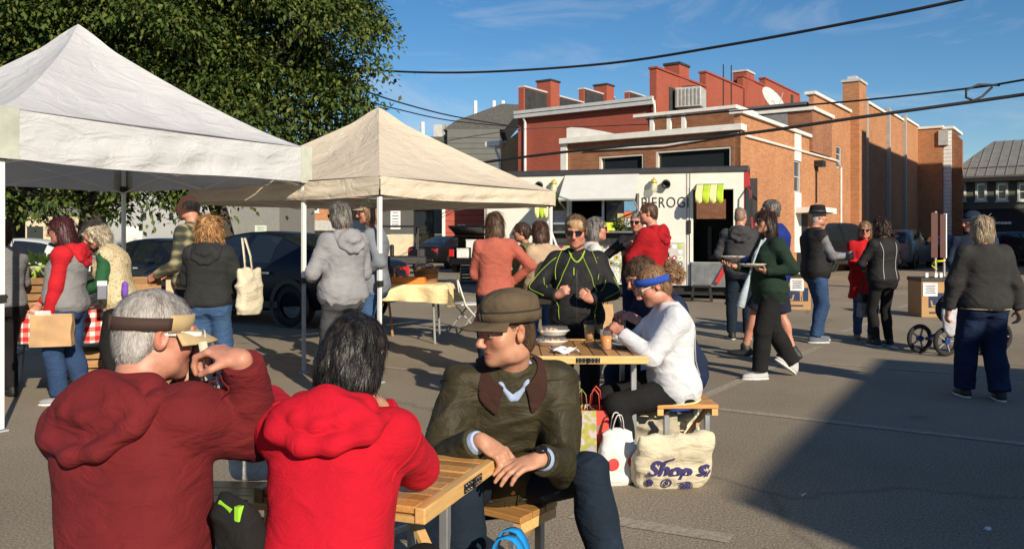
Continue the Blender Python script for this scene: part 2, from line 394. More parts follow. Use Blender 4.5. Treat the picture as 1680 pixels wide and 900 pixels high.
# tall part, chimney, stepped parapets
def pr(px, py): return h(PR, px, py)
t2, t3 = pr(1383, 178)[0], pr(1407, 178)[0]; tc_ = pr(1395, 178)[0]
zt = 7.42
nw0, nw1 = pr(1372, 260)[0], pr(1380, 260)[0]; nz0, nz1 = pr(1376, 276)[1], pr(1376, 240)[1]
mbw = MB(); wall_holes(mbw, t1, pr(1395, 178)[0], 0, zt, [(nw0, nw1, nz0, nz1)], .2); onplane(mbw.build('side_wall', ORANGE, hall), PR, hall)
window_on(PR, hall, nw0, nw1, nz0, nz1, GTRIM, GLASS, .15, .06, (1, 3), False, -.02)
onplane(MB().box2((t1-.1, -.1, zt), (tc_-.07, .35, zt+.12)).build('coping', WTRIM, hall), PR, hall)
tc_ = pr(1395, 178)[0]
ch = onplane(MB().box2((tc_, -.40, 0), (t3, .35, 8.9)).build('chimney', ORANGE, hall), PR, hall)
MB().box2((tc_-.06, -.46, 8.9), (t3+.06, .41, 9.02)).box2((tc_+.3, -.2, 9.02), (t3-.3, .2, 9.22)).build('chimney_cap', GTRIM, ch)
steps = [(t3, pr(1418, 170)[0], 8.0), (pr(1418, 170)[0], pr(1455, 187)[0], 8.35), (pr(1455, 187)[0], pr(1482, 196)[0], 8.55), (pr(1482, 196)[0], pr(1506, 209)[0], 8.75)]
for a, b, z in steps:
    mbw = MB(); wall_holes(mbw, a, b, 0, z, [], .3); onplane(mbw.build('side_wall', ORANGE, hall), PR, hall)
    onplane(MB().box2((a+.05, -.08, z), (b-.02, .4, z+.13)).build('coping', WTRIM, hall), PR, hall)
for px in (1418, 1455, 1482):
    t = pr(px, 300)[0]; z = [s for s in steps if s[0]-.01 <= t][-1][2]
    onplane(MB().box2((t-.17, -.18, 0), (t+.17, -.003, z+.2)).build('pilaster', M('pale concrete strip', (.36, .33, .29), .8), hall), PR, hall)
onplane(MB().tube([(.4, -.05, pr(1232, 226)[1]), (pr(1372, 264)[0], -.05, pr(1372, 264)[1]), (pr(1378, 270)[0], -.05, pr(1378, 275)[1]), (pr(1378, 270)[0], -.05, .8)], .045, 6).build('conduit', WTRIM, hall), PR, hall)
lt = pr(1338, 270); onplane(MB().box2((lt[0]-.25, -.35, lt[1]-.1), (lt[0]+.25, -.003, lt[1]+.15)).box2((lt[0]-.04, -.06, lt[1]-1.6), (lt[0]+.04, -.003, lt[1]-.1)).build('wall_light', M('dark metal', (.03, .03, .03), .5, .4), hall), PR, hall)
# entry hood by the hat
eh = pr(1312, 350); onplane(MB().box2((eh[0]-.7, -1.0, eh[1]), (eh[0]+1.6, -.003, eh[1]+.22)).build('door_hood', WTRIM, hall), PR, hall)
onplane(MB().box2((eh[0]-.4, -.03, .1), (eh[0]+1.0, -.004, eh[1])).build('door', M('dark metal', (.03, .03, .03)), hall), PR, hall)
# far jog: face across, corner and side
te = pr(1506, 209)[0]; PJ = Plane(PR.pt(te), -GB)
tj = PJ.t(1546); zj = PJ.hit(1546, 207)[1]
mbw = MB(); wall_holes(mbw, 0, tj, 0, zj-.1, [], .3); onplane(mbw.build('end_wall', ORANGE, hall), PJ, hall)
onplane(MB().box2((-.05, -.08, zj-.1), (tj+.05, .35, zj+.05)).build('coping', WTRIM, hall), PJ, hall)
# upper storey set back over the roof
def block(root, mat, pl, x0, x1, z0, z1, dep, name='upper_wall', cop=WTRIM, ch_=.13):
    onplane(MB().box2((x0, 0, z0), (x1, dep, z1)).build(name, mat, root), pl, root)
    if cop: onplane(MB().box2((x0-.1, -.1, z1), (x1+.1, dep+.1, z1+ch_)).build('coping', cop, root), pl, root)
PU = Plane(PF.o+GA*2.2, -GB)
xa, xb = PU.t(1066), PU.t(1206); zu = PU.hit(1206, 173)[1]
block(hall, BROWN, PU, xa, xb, 4.9, zu-.12, 2.0)
PU2 = Plane(PF.o+GA*7.9, -GB)
xc, xd = PU2.t(1226), PU2.t(1333); zu2 = PU2.hit(1300, 178)[1]
block(hall, BROWN, PU2, xc, xd, 5.0, zu2-.13, 3.0)
vx, vz = PU2.hit(1270, 196); onplane(MB().box2((vx-.55, -.03, vz-.45), (vx+.55, -.003, vz+.35)).build('louvre', M('vent grey', (.22, .22, .22), .5), hall), PU2, hall)
onplane(MB().box2((0.05, .25, 4.86), (FW-.05, 8.5, 4.98)).build('roof', ROOFM, hall), PF, hall)
onplane(MB().box2((t1, .3, 7.0), (te, 9, 7.15)).build('roof', ROOFM, hall), PR, hall)
onplane(MB().box2((0.3, .3, 0), (8.5, .5, 7.1)).build('rear_wall', ORANGE, hall), Plane(PR.pt(t1)+GB*8.8, -GB), hall)
# railing posts on the rear roof edge
for px in (1070, 1098, 1122):
    x = Plane(PF.o+GA*1.4, -GB).t(px)
    onplane(MB().box2((x-.07, 1.33, 5.2), (x+.07, 1.47, 5.95)).build('roof_post', WTRIM, hall), PF, hall)
onplane(MB().box2((xa-.2, 1.2, 5.95), (xb+.4, 1.6, 6.06)).build('roof_beam', WTRIM, hall), PF, hall)
# roof-top dishes and condenser units
def dish(loc, rad, tilt, yaw, label):
    d = thing('satellite_dish', label, 'satellite dish', loc, yaw, 'satellite dishes on the roofs')
    rm = Matrix.Rotation(tilt, 3, 'X')
    MB().lathe([(.02, -.1), (rad*.4, -.075), (rad*.75, -.02), (rad, .06), (rad*.97, .07), (rad*.7, 0), (.02, -.07)], 20, (0, 0, .75), rm, caps=False).build('dish', M('dish grey', (.55, .55, .53), .5), d, True)
    MB().tube([(0, .1, 0), (0, .1, .6), (0, .02, .75)], .035, 6).tube([rm @ Vector((0, -rad*.7, 0))+Vector((0, 0, .75)), rm @ Vector((0, 0, rad*.8))+Vector((0, 0, .75))], .018, 5).build('mast', GTRIM, d)
    return d
p = at(1182, 205, 30.2); dish((p.x, p.y, 5.0), .52, R(70), R(-35), 'round grey satellite dish low on the brown brick roof edge')
p = at(1268, 172, 38.0); dish((p.x, p.y, at(0, 172, 38).z-.55), .75, R(60), R(40), 'large tilted satellite dish high in front of the red parapet')
def condenser(loc, w, h_, rz, label):
    c = thing('condenser', label, 'air conditioner', loc, rz, 'condenser units on the roofs')
    MB().box((0, 0, h_/2), (w, w, h_)).build('casing', M('condenser grey', (.42, .42, .4), .5), c, bevel=.03)
    for k in range(7):
        MB().box((-w/2+w*(k+.5)/7, -w/2-.012, h_*.5), (w/7*.45, .02, h_*.8)).build('louvre', M('vent grey', (.22, .22, .22)), c)
    MB().lathe([(.0, 0), (w*.4, 0), (w*.42, .05), (w*.38, .08), (0, .08)], 16, (0, 0, h_+.002), caps=False).build('fan_grille', M('dark metal', (.03,)*3), c)
p = at(1133, 175, 39.5); condenser((p.x, p.y, p.z-.1), 1.25, .95, R(-25), 'boxy grey condenser unit in front of the red stepped wall')
p = at(1146, 207, 31.2); condenser((p.x, p.y, 4.98), .85, .85, R(-35), 'small grey condenser unit on the low brown roof beside the dish')

# ---- red painted building with stepped side parapets
CR = Vector(at(1077, 393, 38.0)); CR.z = 0; RW = 7.84
PRF = Plane(CR+GB*RW, -GB); PRR = Plane(CR, GA); PRL = Plane(CR+GB*RW, GA)
red = thing('red_building', 'red painted brick building with stepped parapets and several red chimneys', 'building', CR)
onplane(wall_holes(MB(), 0, RW, 0, 7.65, [], .3).build('rear_wall', REDP, red), PRF, red)
onplane(MB().box2((-.05, -.3, 7.65), (RW-.05, .05, 7.85)).box2((-.05, -.34, 7.86), (RW-.05, -.18, 8.02)).build('gutter', GTRIM, red), PRF, red)
xg = PRF.t(863); onplane(MB().tube([(xg, -.25, 7.7), (xg, -.08, 7.4), (xg, -.08, 0)], .07, 6).build('downpipe', WTRIM, red), PRF, red)
xg = RW-.1; onplane(MB().tube([(xg, -.25, 7.9), (xg+.1, -.2, 7.6), (xg+.12, -.1, 6.3)], .06, 6).build('downpipe', WTRIM, red), PRF, red)
def parapet(pl, segs, mat, name, th=.35, cap=None, base=0):
    for (pa, pb, py) in segs:
        a = pl.t(pa); b = pl.t(pb); z = pl.hit(pa, py)[1]
        onplane(MB().box2((a, 0, base), (b+.3, th, z)).build(name, mat, red), pl, red)
        onplane(MB().box2((a-.05, -.06, z), (b, th+.06, z+.09)).build('coping', cap or GTRIM, red), pl, red)
REDC = M('red coping', (.3, .06, .04), .8)
parapet(PRR, [(1077, 1158, 112)], REDP, 'side_wall', cap=REDC)
z2 = PRR.hit(1158, 119)
for (pa, pb, py, dz) in ((1158, 1219, 119, 0), (1219, 1255, 126, .0), (1255, 1311, 129, 0)):
    parapet(PRR, [(pa, pb, py)], REDP, 'side_wall', cap=REDC)
def chimney(pl, pa, pb, ptop, zb, y0, mat, cp):
    a, b = pl.t(pa), pl.t(pb); z = pl.hit(pa, ptop)[1]
    c_ = onplane(MB().box2((a, y0, zb), (b, y0+.8, z)).build('chimney', mat, red), pl, red)
    MB().box2((a-.05, y0-.05, z-.03), (b+.05, y0+.85, z+.08)).build('chimney_cap', cp, c_)
chimney(PRR, 1114, 1130, 104, 6, -.02, REDP, TAR); chimney(PRR, 1224, 1237, 116, 6, -.02, REDP, GTRIM)
for px in (1186, 1199): 
    a = PRR.t(px); z = PRR.hit(px, 172)[1]; onplane(MB().box2((a-.03, -.05, z-1.5), (a+.03, -.004, z+2.2)).build('cable', TAR, red), PRR, red)
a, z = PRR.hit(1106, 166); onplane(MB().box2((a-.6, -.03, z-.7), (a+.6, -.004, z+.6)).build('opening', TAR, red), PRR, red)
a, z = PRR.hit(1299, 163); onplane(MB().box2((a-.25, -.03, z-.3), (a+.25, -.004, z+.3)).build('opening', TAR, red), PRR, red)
# left side: parapets seen from the inside, tarred
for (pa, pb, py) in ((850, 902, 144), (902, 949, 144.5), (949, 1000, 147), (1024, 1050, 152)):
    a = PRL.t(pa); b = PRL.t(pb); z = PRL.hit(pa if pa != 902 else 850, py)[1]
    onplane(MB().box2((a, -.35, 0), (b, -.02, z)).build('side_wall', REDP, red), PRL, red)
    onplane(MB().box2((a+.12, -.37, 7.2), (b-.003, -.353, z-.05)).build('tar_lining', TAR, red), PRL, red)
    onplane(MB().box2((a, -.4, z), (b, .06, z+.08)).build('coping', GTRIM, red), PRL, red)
def chimney2(pa, pb, ptop):
    a, b = PRL.t(pa), PRL.t(pb); z = PRL.hit(pa, ptop)[1]
    d_ = (b-a)*.5
    c_ = onplane(MB().box2((a+d_, -.6, 6), (a+d_+.9, .3, z)).build('chimney', REDP, red), PRL, red)
    MB().box2((a+d_-.05, -.65, z-.02), (a+d_+.95, .35, z+.07)).build('chimney_cap', TAR, c_)
chimney2(879, 897, 131); chimney2(974, 988, 138)
# sloping roof between the parapets
mb = MB(); mb.quad(PRF.pt(.05, 7.9, -.1), PRF.pt(RW-.05, 7.9, -.1), PRR.pt(21.5, 8.3, -.2), PRL.pt(21.5, 8.3, .1))
o = mb.build('roof', ROOFM, red, solid=.1); o.location = -red.location
a = PRL.t(1311); onplane(MB().box2((0, 0, 0), (RW, .3, 10.5)).build('street_front', REDP, red), Plane(PRL.pt(22), -GB), red)

# ---- slim tan brick house and grey apartment block behind the beige canopy
PT = Plane(at(852, 393, 45)-GB*0, -GB); PT = Plane(Vector((PT.o.x, PT.o.y, 0))+GB*3.0, -GB)
tan = thing('tan_house', 'narrow tan brick house with white gutter beside the red building', 'building', PT.o)
xa = PT.t(822); za = PT.hit(822, 238)[1]; zb = PT.hit(849, 212)[1]
onplane(MB().prism([(xa, 0), (3.2, 0), (3.2, zb), (xa, za)], 0, 6).build('wall', TANB, tan), PT, tan)
onplane(MB().box2((xa-.9, -.3, za-.05), (xa+.1, 3, za+.22)).build('gutter', WTRIM, tan), PT, tan)
onplane(MB().tube([(xa-.35, -.2, za), (xa-.1, -.08, za-.7), (xa-.02, -.08, za-1.2), (xa-.02, -.08, 0)], .08, 6).build('downpipe', WTRIM, tan), PT, tan)
GREY1 = M('grey siding', (.125, .13, .122), .8, var=.12, vs=1.5); GREY2 = M('dark grey cladding', (.075, .077, .075), .8, var=.15, vs=1.2)
apt = thing('apartment_building', 'dark grey modern apartment block with pale base and roof vents behind the beige canopy', 'building', (atx(760, 56)))
PA = Plane(atx(655, 54.0), (1, -.03, 0))
def ph(px, py): return PA.hit(px, py)
xs0, xs1, xs2, xs3 = ph(690, 0)[0], ph(752, 0)[0], ph(820, 0)[0], ph(845, 0)[0]
zr = ph(752, 224)[1]
dx0, dx1 = ph(678, 0)[0], ph(712, 0)[0]; dz1 = ph(700, 343)[1]
base_z = ph(700, 384)[1]
mbw = MB(); wall_holes(mbw, ph(600, 0)[0], ph(735, 0)[0], base_z, zr, [(dx0, dx1, base_z, dz1)], .4); onplane(mbw.build('wall', GREY2, apt), PA, apt)
onplane(MB().box2((ph(735, 0)[0]+.01, -.5, base_z), (xs2, 8, zr+.4)).build('wall', GREY1, apt), PA, apt)
for k in range(26):
    z = 1+base_z+k*.35
    if z < zr: onplane(MB().box2((ph(735, 0)[0]+.01, -.52, z), (xs2, -.503, z+.03)).build('board_joint', GREY2, apt), PA, apt)
onplane(MB().box2((ph(600, 0)[0], -.08, 0), (dx0-.02, .3, base_z-.02)).box2((dx1+.02, -.08, 0), (ph(735, 0)[0], .3, base_z-.02)).build('base', M('cream block', (.55, .47, .33), .85), apt), PA, apt)
onplane(MB().box2((dx0, .25, 0), (dx1, .35, dz1)).build('door', GLASS, apt), PA, apt)
onplane(MB().box2((dx0+1.0, .2, 0), (dx0+1.08, .248, dz1)).box2((dx0, .18, dz1*.62), (dx1, .247, dz1*.65)).build('door_frame', M('dark metal', (.03,)*3), apt), PA, apt)
# pitched roof of the right section and things on it
onplane(MB().prism([(ph(735, 0)[0]-.3, zr+.4), (xs2+.3, zr+.4), (xs2+1.6, zr+2.0), (xs2+.2, zr+2.1), (ph(748, 0)[0], zr+1.0)], -.3, 6).build('roof', M('grey shingle', (.085, .085, .083), .95, var=.25, vs=8), apt), PA, apt)
for px, s in ((725, .9), (742, 1.0), (760, .5)):
    x = ph(px, 0)[0]; o = onplane(MB().box((x, 2, zr+.5), (s*1.6, 1.2, 1.0)).build('roof_unit', M('condenser grey', (.42,)*3), apt), PA, apt)
for px in (778, 809, 824, 690):
    x = ph(px, 0)[0]; zz = zr+(1.5 if px > 770 else .1); onplane(MB().tube([(x, 1, zz-.4), (x, 1, zz+1.0)], .13, 8).build('roof_vent', WTRIM, apt), PA, apt)
sx = ph(652, 0)[0]
def wallsign(px0, py0, px1, py1, label, rows, pl=PA):
    x0, z1 = pl.hit(px0, py0); x1, z0 = pl.hit(px1, py1)
    s = thing('wall_sign', label, 'sign', pl.pt((x0+x1)/2, (z0+z1)/2, .03), math.atan2(pl.d.y, pl.d.x)); w, h_ = x1-x0, z1-z0
    MB().box((0, 0, 0), (w, .04, h_)).build('sign_panel', M('sign white', (.75, .76, .74), .5), s)
    b = MB(); r_ = random.Random(3)
    for k in range(rows):
        zz = h_*.38-h_*.76*k/max(1, rows-1); b.box((0, -.024, zz), (w*(.5+.35*r_.random()), .006, h_*.045))
    b.build('print', M('print dark', (.05, .06, .05)), s); return s
wallsign(641, 346, 657, 376, 'tall white notice sign on the dark grey apartment wall', 6)

# ---- pale grey metal building, and orange brick block, glimpsed under the canopies
pale = thing('pale_building', 'pale grey rendered building seen under the white canopy', 'building', atx(300, 38))
PP = Plane(atx(205, 40), Vector((1, -.06, 0)))
x1 = PP.t(372); zz = PP.hit(300, 250)[1]
onplane(wall_holes(MB(), -1, x1, 0, zz, [], .3).build('wall', M('pale grey render', (.36, .37, .37), .8, var=.08, vs=1), pale), PP, pale)
onplane(MB().box2((x1+.01, .3, 0), (PP.t(455), 6, zz-.2)).build('wall', M('grey block', (.2, .2, .19), .85, var=.1), pale), PP, pale)
for px in (238, 262, 282, 300, 232, 330):
    x, z = PP.hit(px, 354 if px != 232 else 372); onplane(MB().box2((x-.07, -.12, z-.16), (x+.07, -.003, z+.16)).build('vent', M('dark metal', (.03,)*3), pale), PP, pale)
xd = PP.t(222); onplane(MB().box2((xd-.5, -.05, 0), (xd+.35, -.003, PP.hit(222, 372)[1])).build('door', WTRIM, pale), PP, pale)
ob = thing('brick_block', 'orange brick block with white windows and pale band behind the dark car', 'building', atx(500, 60))
PO = Plane(atx(440, 62), Vector((1, -.02, 0)))
wins = []
for a, b in ((468, 482), (509, 523), (548, 562)):
    wins.append((PO.t(a), PO.t(b), PO.hit(470, 348)[1], PO.hit(470, 322)[1]))
zb = PO.hit(500, 362)[1]
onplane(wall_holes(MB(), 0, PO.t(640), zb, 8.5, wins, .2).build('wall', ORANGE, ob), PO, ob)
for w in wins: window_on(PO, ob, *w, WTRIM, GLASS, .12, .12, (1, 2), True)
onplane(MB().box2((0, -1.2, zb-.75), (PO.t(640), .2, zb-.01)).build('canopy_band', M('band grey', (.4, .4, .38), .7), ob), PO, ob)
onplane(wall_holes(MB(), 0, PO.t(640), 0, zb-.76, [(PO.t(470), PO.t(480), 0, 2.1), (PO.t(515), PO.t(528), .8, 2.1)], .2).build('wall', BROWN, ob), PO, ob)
onplane(MB().box2((PO.t(470), .1, 0), (PO.t(480), .15, 2.1)).build('door', WTRIM, ob), PO, ob)
onplane(MB().box2((PO.t(515), .1, .8), (PO.t(528), .15, 2.1)).build('pane', GLASS, ob), PO, ob)
bt = thing('cream_building', 'low cream building with dark upper wall behind the trees at far left', 'building', atx(60, 60))
PB = Plane(atx(-120, 62), Vector((1, 0, 0)))
onplane(MB().box2((0, 0, 0), (PB.t(205), 6, 3.2)).build('wall', M('cream block', (.55, .47, .33)), bt), PB, bt)
onplane(MB().box2((0, -.1, 3.21), (PB.t(205), 6, 7)).build('upper_wall', GREY1, bt), PB, bt)
for k in range(7):
    x = 1+k*2.2; onplane(MB().box2((x, -.05, 1), (x+1.2, .1, 2.4)).build('pane', GLASS, bt), PB, bt)

# ---- red garage wall with white notice (behind the dark sedan)
PG = Plane(atx(727, 50), Vector((1, -.05, 0)))
gar = thing('red_shed', 'low red board shed with a small white notice behind the parked sedan', 'shed', PG.o)
xe = PG.t(812); zg = PG.hit(760, 343)[1]
for k in range(9):
    z0 = k*zg/9; onplane(MB().box2((.15, -.02*(k % 2)-.0, z0+.008), (xe, 3, z0+zg/9-.008)).build('board', M('shed red', (.36, .075, .045), .75, var=.15), gar), PG, gar)
onplane(MB().box2((-.05, -.08, 0), (.14, 3, zg+.1)).box2((.15, -.08, zg+.01), (xe, 3.1, zg+.2)).build('trim', WTRIM, gar), PG, gar)
wallsign(751, 368, 763, 379, 'small white notice on the red shed wall', 2, PG)

# ---- right hand: green clapboard shop with metal roof, white strip house
PS = Plane(atx(1556, 54.5), -GB)
shop = thing('green_shop', 'dark green clapboard shop with white sash windows and grey metal roof', 'building', PS.o)
xr = PS.t(1760); ze = PS.hit(1600, 291)[1]; zaw = PS.hit(1600, 343)[1]
wins = []
for a, b in ((1566, 1585), (1600, 1619), (1634, 1654), (1669, 1690)):
    wins.append((PS.t(a), PS.t(b), PS.hit(a, 330)[1], PS.hit(a, 299)[1]))
CLAP = M('dark green clapboard', (.115, .125, .10), .75, var=.12, vs=2)
onplane(wall_holes(MB(), 0, xr, 0, ze, wins, .15).build('wall', CLAP, shop), PS, shop)
nb = 16
bme = MB().box2((0, -.018, 0), (xr, -.002, .022)).mesh('clapboard', CLAP)
for w_i in range(nb):
    z = zaw+.1+w_i*(ze-zaw-.2)/nb
    segs = [0]; 
    for w in wins:
        if w[2]-.1 < z < w[3]+.12: segs += [w[0]-.1, w[1]+.1]
    segs.append(xr)
    mb = MB()
    for k in range(0, len(segs), 2): mb.box2((segs[k], -.018, z), (segs[k+1], -.002, z+.022))
    onplane(mb.build('clapboard', CLAP, shop), PS, shop)
SHADE = M('window blind', (.68, .68, .66), .6)
for w in wins:
    f = window_on(PS, shop, *w, WTRIM, GLASS, .12, .13, (1, 2), True, .06)
    MB().box2((w[0]+.14, .105, w[2]+(w[3]-w[2])*.42), (w[1]-.14, .12, w[3]-.14)).build('blind', SHADE, f)
# awning band with raised lettering
AW = M('black fascia', (.008, .008, .008), .7, var=.2)
onplane(MB().prism([(0, zaw), (-.0, zaw-.02), (-1.1, zaw-1.5), (-1.1, zaw-1.9), (0, zaw-1.9)], -.2, xr, axis='x').build('awning', AW, shop), PS, shop)
ax = PS.t(1598); c_ = PS.t(1616)
aw_r = (R(90)-math.atan2(1.1, 1.5), 0, 0)
SIGNW = M('sign letter', (.7, .7, .66), .6)
aroot = thing('shop_sign', 'white shop lettering with a ringed emblem on the black awning', 'sign', PS.pt(c_, zaw-.95, .78), math.atan2(PS.d.y, PS.d.x))
text('lettering', 'Ea', .5, SIGNW, aroot, (-.8, 0, 0), aw_r, extrude=.02); text('lettering', 'ooooo', .34, SIGNW, aroot, (1.05, 0, .03), aw_r, extrude=.02, offset=.02)
rr = Matrix.Rotation(aw_r[0], 3, 'X')
MB().tube([rr @ Vector((.38*math.cos(t), .38*math.sin(t), .03)) for t in np.linspace(0, 2*math.pi, 25)[:-1]], .05, 5, closed=True).tube([rr @ Vector((-.18, -.2, .03)), rr @ Vector((-.18, .2, .03))], .04, 5).tube([rr @ Vector((.18, -.2, .03)), rr @ Vector((.18, .2, .03))], .04, 5).tube([rr @ Vector((.19*math.cos(t), .12*math.sin(t), .03)) for t in np.linspace(0, 2*math.pi, 13)[:-1]], .04, 5, closed=True).build('emblem', SIGNW, aroot)
# roof: slope up from the eave, standing seams
RFM = M('grey metal roof', (.2, .195, .18), .6, .1, var=.18, vs=2)
zt_ = ze+2.9; dpt = 6.5
onplane(MB().add([(-.2, -.5, ze), (xr, -.5, ze), (xr, dpt, zt_), (2.0, dpt, zt_)], [(0, 1, 2, 3)]).build('roof', RFM, shop, solid=.12), PS, shop)
k = 0
while True:
    x = k*.55
    if x > xr: break
    y0 = -.5; z0 = ze+.07; 
    topx = x; sl = (zt_-ze)/(dpt+.5)
    yt = dpt if x > 2.0 else -.5+(x+.2)/2.2*(dpt+.5)
    if yt > y0+.3:
        onplane(MB().bar((x, y0, z0), (x, yt-.05, z0+sl*(yt-.05-y0)), .05, .07).build('roof_seam', RFM, shop), PS, shop)
    k += 1
onplane(MB().bar((-.2, .95, ze+.66), (xr, .95, ze+.66), .08, .1).build('snow_rail', M('dark metal', (.03,)*3), shop), PS, shop)
onplane(MB().box2((-.2, -.62, ze-.32), (xr, -.3, ze-.06)).build('gutter', M('dark metal', (.03,)*3), shop), PS, shop)
onplane(MB().box2((0, .3, 0), (.3, dpt, ze)).build('side_wall', CLAP, shop), PS, shop)
# narrow house at the corner: brick gable with white clapboard strip
PN = Plane(atx(1540, 53.2), -GB)
nar = thing('corner_house', 'narrow brick house end with white clapboard strip beside the metal roof', 'building', PN.o)
xw0, xw1, xw2 = PN.t(1548), PN.t(1561), PN.t(1578); zn = PN.hit(1550, 212)[1]
onplane(MB().box2((PN.t(1539), 0, 0), (xw0-.01, 4, zn-.2)).build('brick_edge', BROWN, nar), PN, nar)
for k in range(34):
    z = 1.2+k*.25
    if z > zn-.05: break
    onplane(MB().box2((xw0, -.05, z+.012), (xw1, .4, z+.24)).build('board', paint('white boards', (.74, .73, .7), .6), nar), PN, nar)
onplane(MB().prism([(xw1+.01, 0), (xw2, 0), (xw2, zn-.75), (xw1+.01, zn-.1)], .1, .6).build('gable_wall', BROWN, nar), PN, nar)
onplane(MB().box2((xw0-.25, -.15, zn), (xw1+.15, 4.2, zn+.16)).build('coping', WTRIM, nar), PN, nar)
onplane(MB().box2((xw0-.25, -.35, zn-1.05), (xw0+.3, -.06, zn-.1)).build('meter_box', M('condenser grey', (.42,)*3), nar), PN, nar)

# ---- the buildings across the lot behind and to the right (their roofs throw the long shadows)
def plain_building(name, label, o, d1, l1, d2, l2, z, mat):
    b = thing(name, label, 'building', (o.x, o.y, 0)); vs = [Vector((0, 0, 0)), d1*l1, d1*l1+d2*l2, d2*l2]
    mb = MB(); mb.add([v for v in vs]+[v+Vector((0, 0, z)) for v in vs], [(0, 1, 2, 3), (4, 5, 6, 7), (0, 1, 5, 4), (1, 2, 6, 5), (2, 3, 7, 6), (3, 0, 4, 7)])
    mb.build('wall', mat, b)
    m2 = MB()
    pl = Plane((0, 0, 0), d1)
    for k in range(int(l1//3)):
        for zz in np.arange(1.2, z-2, 3.2):
            c = d1*(1.6+k*3)+Vector((0, 0, zz+.8)); m2.box(c-Vector((pl.d.y, -pl.d.x, 0))*.0, (1.1, .12, 1.6), rotz(math.atan2(d1.y, d1.x)))
    m2.build('window', GLASS, b); return b
LS = 6.0/math.tan(SUN_EL)
S1 = gp(1197, 818); S2 = gp(1440, 588)
F1 = S1+SUN_H*LS; F2 = S2+SUN_H*LS
dd = (F2-F1).normalized(); dn = Vector((dd.y, -dd.x, 0))
plain_building('brick_shop', 'brick shop behind the camera whose roof shades the lot', F1, dd, (F2-F1).length, dn, 26, 6.0, BROWN)
wp = PR.pt(PR.t(1401)); sdist = 13.0; ztop = PR.hit(1401, 222)[1]+sdist*math.tan(SUN_EL)
C2 = wp+SUN_H*sdist
plain_building('tall_block', 'tall brick block right of the frame that shades the orange hall', C2, GA, 17.3, -GB, 9.5, ztop, BROWN)
# ================================================================ trees
def leafmat():
    m, nt, b = newmat('leaf'); nt.nodes.remove(b)
    g = N(nt, 'ShaderNodeNewGeometry'); r = ramp(nt, g.outputs['Random Per Island'], [(0, (.026, .046, .012)), (.45, (.058, .092, .019)), (.85, (.104, .140, .028)), (1, (.16, .165, .04))])
    d = N(nt, 'ShaderNodeBsdfPrincipled'); d.inputs['Roughness'].default_value = .5; d.inputs['Specular IOR Level'].default_value = .2; t = N(nt, 'ShaderNodeBsdfTranslucent'); mxs = N(nt, 'ShaderNodeMixShader'); mxs.inputs[0].default_value = .25
    nt.links.new(r.outputs[0], d.inputs['Base Color']); nt.links.new(r.outputs[0], t.inputs['Color']); nt.links.new(d.outputs[0], mxs.inputs[1]); nt.links.new(t.outputs[0], mxs.inputs[2])
    nt.links.new(mxs.outputs[0], [n for n in nt.nodes if n.type == 'OUTPUT_MATERIAL'][0].inputs[0]); return m
LEAF = leafmat()
BARK = M('bark', (.045, .036, .028), .95, var=.4, vs=6, bump=.9, bs=12, bd=.05, stretch=(1, 1, .25))
def raw_mesh(name, V, F, mat, smooth=False):
    "fast mesh from numpy arrays, all faces with the same corner count"
    V = np.asarray(V, np.float32); F = np.asarray(F, np.int32); me = bpy.data.meshes.new(name); k = F.shape[1]
    me.vertices.add(len(V)); me.vertices.foreach_set('co', V.ravel()); me.loops.add(F.size); me.loops.foreach_set('vertex_index', F.ravel())
    me.polygons.add(len(F)); me.polygons.foreach_set('loop_start', np.arange(0, F.size, k, dtype=np.int32)); me.polygons.foreach_set('loop_total', np.full(len(F), k, np.int32))
    if smooth: me.polygons.foreach_set('use_smooth', np.ones(len(F), bool))
    me.update(calc_edges=True); me.validate()
    for m in (mat if isinstance(mat, (list, tuple)) else [mat]): me.materials.append(m)
    return me
def leaves(name, pts, size, parent, r_, out=None):
    n = len(pts); a = r_.normal(size=(n, 3)); a[:, 2] -= .5
    if out is not None: a = a*.6+out*.8
    a /= np.linalg.norm(a, axis=1)[:, None]
    up = r_.normal(size=(n, 3)); up[:, 2] += 1.2
    if out is not None: up = up*.55+np.array([.1, -.35, .9])
    s = np.cross(a, up); s /= np.linalg.norm(s, axis=1)[:, None]; nn = np.cross(s, a)
    ln = size*r_.uniform(.7, 1.3, n)[:, None]; w = ln*.27
    P0 = pts; P1 = pts+a*ln*.45+s*w+nn*ln*.1; P2 = pts+a*ln-nn*ln*.08; P3 = pts+a*ln*.45-s*w+nn*ln*.1
    V = np.stack([P0, P1, P2, P3], 1).reshape(-1, 3); i = np.arange(n)[:, None]*4
    return link(name, raw_mesh(name, V, np.concatenate([i+[0, 1, 2], i+[0, 2, 3]], 0), LEAF), parent)
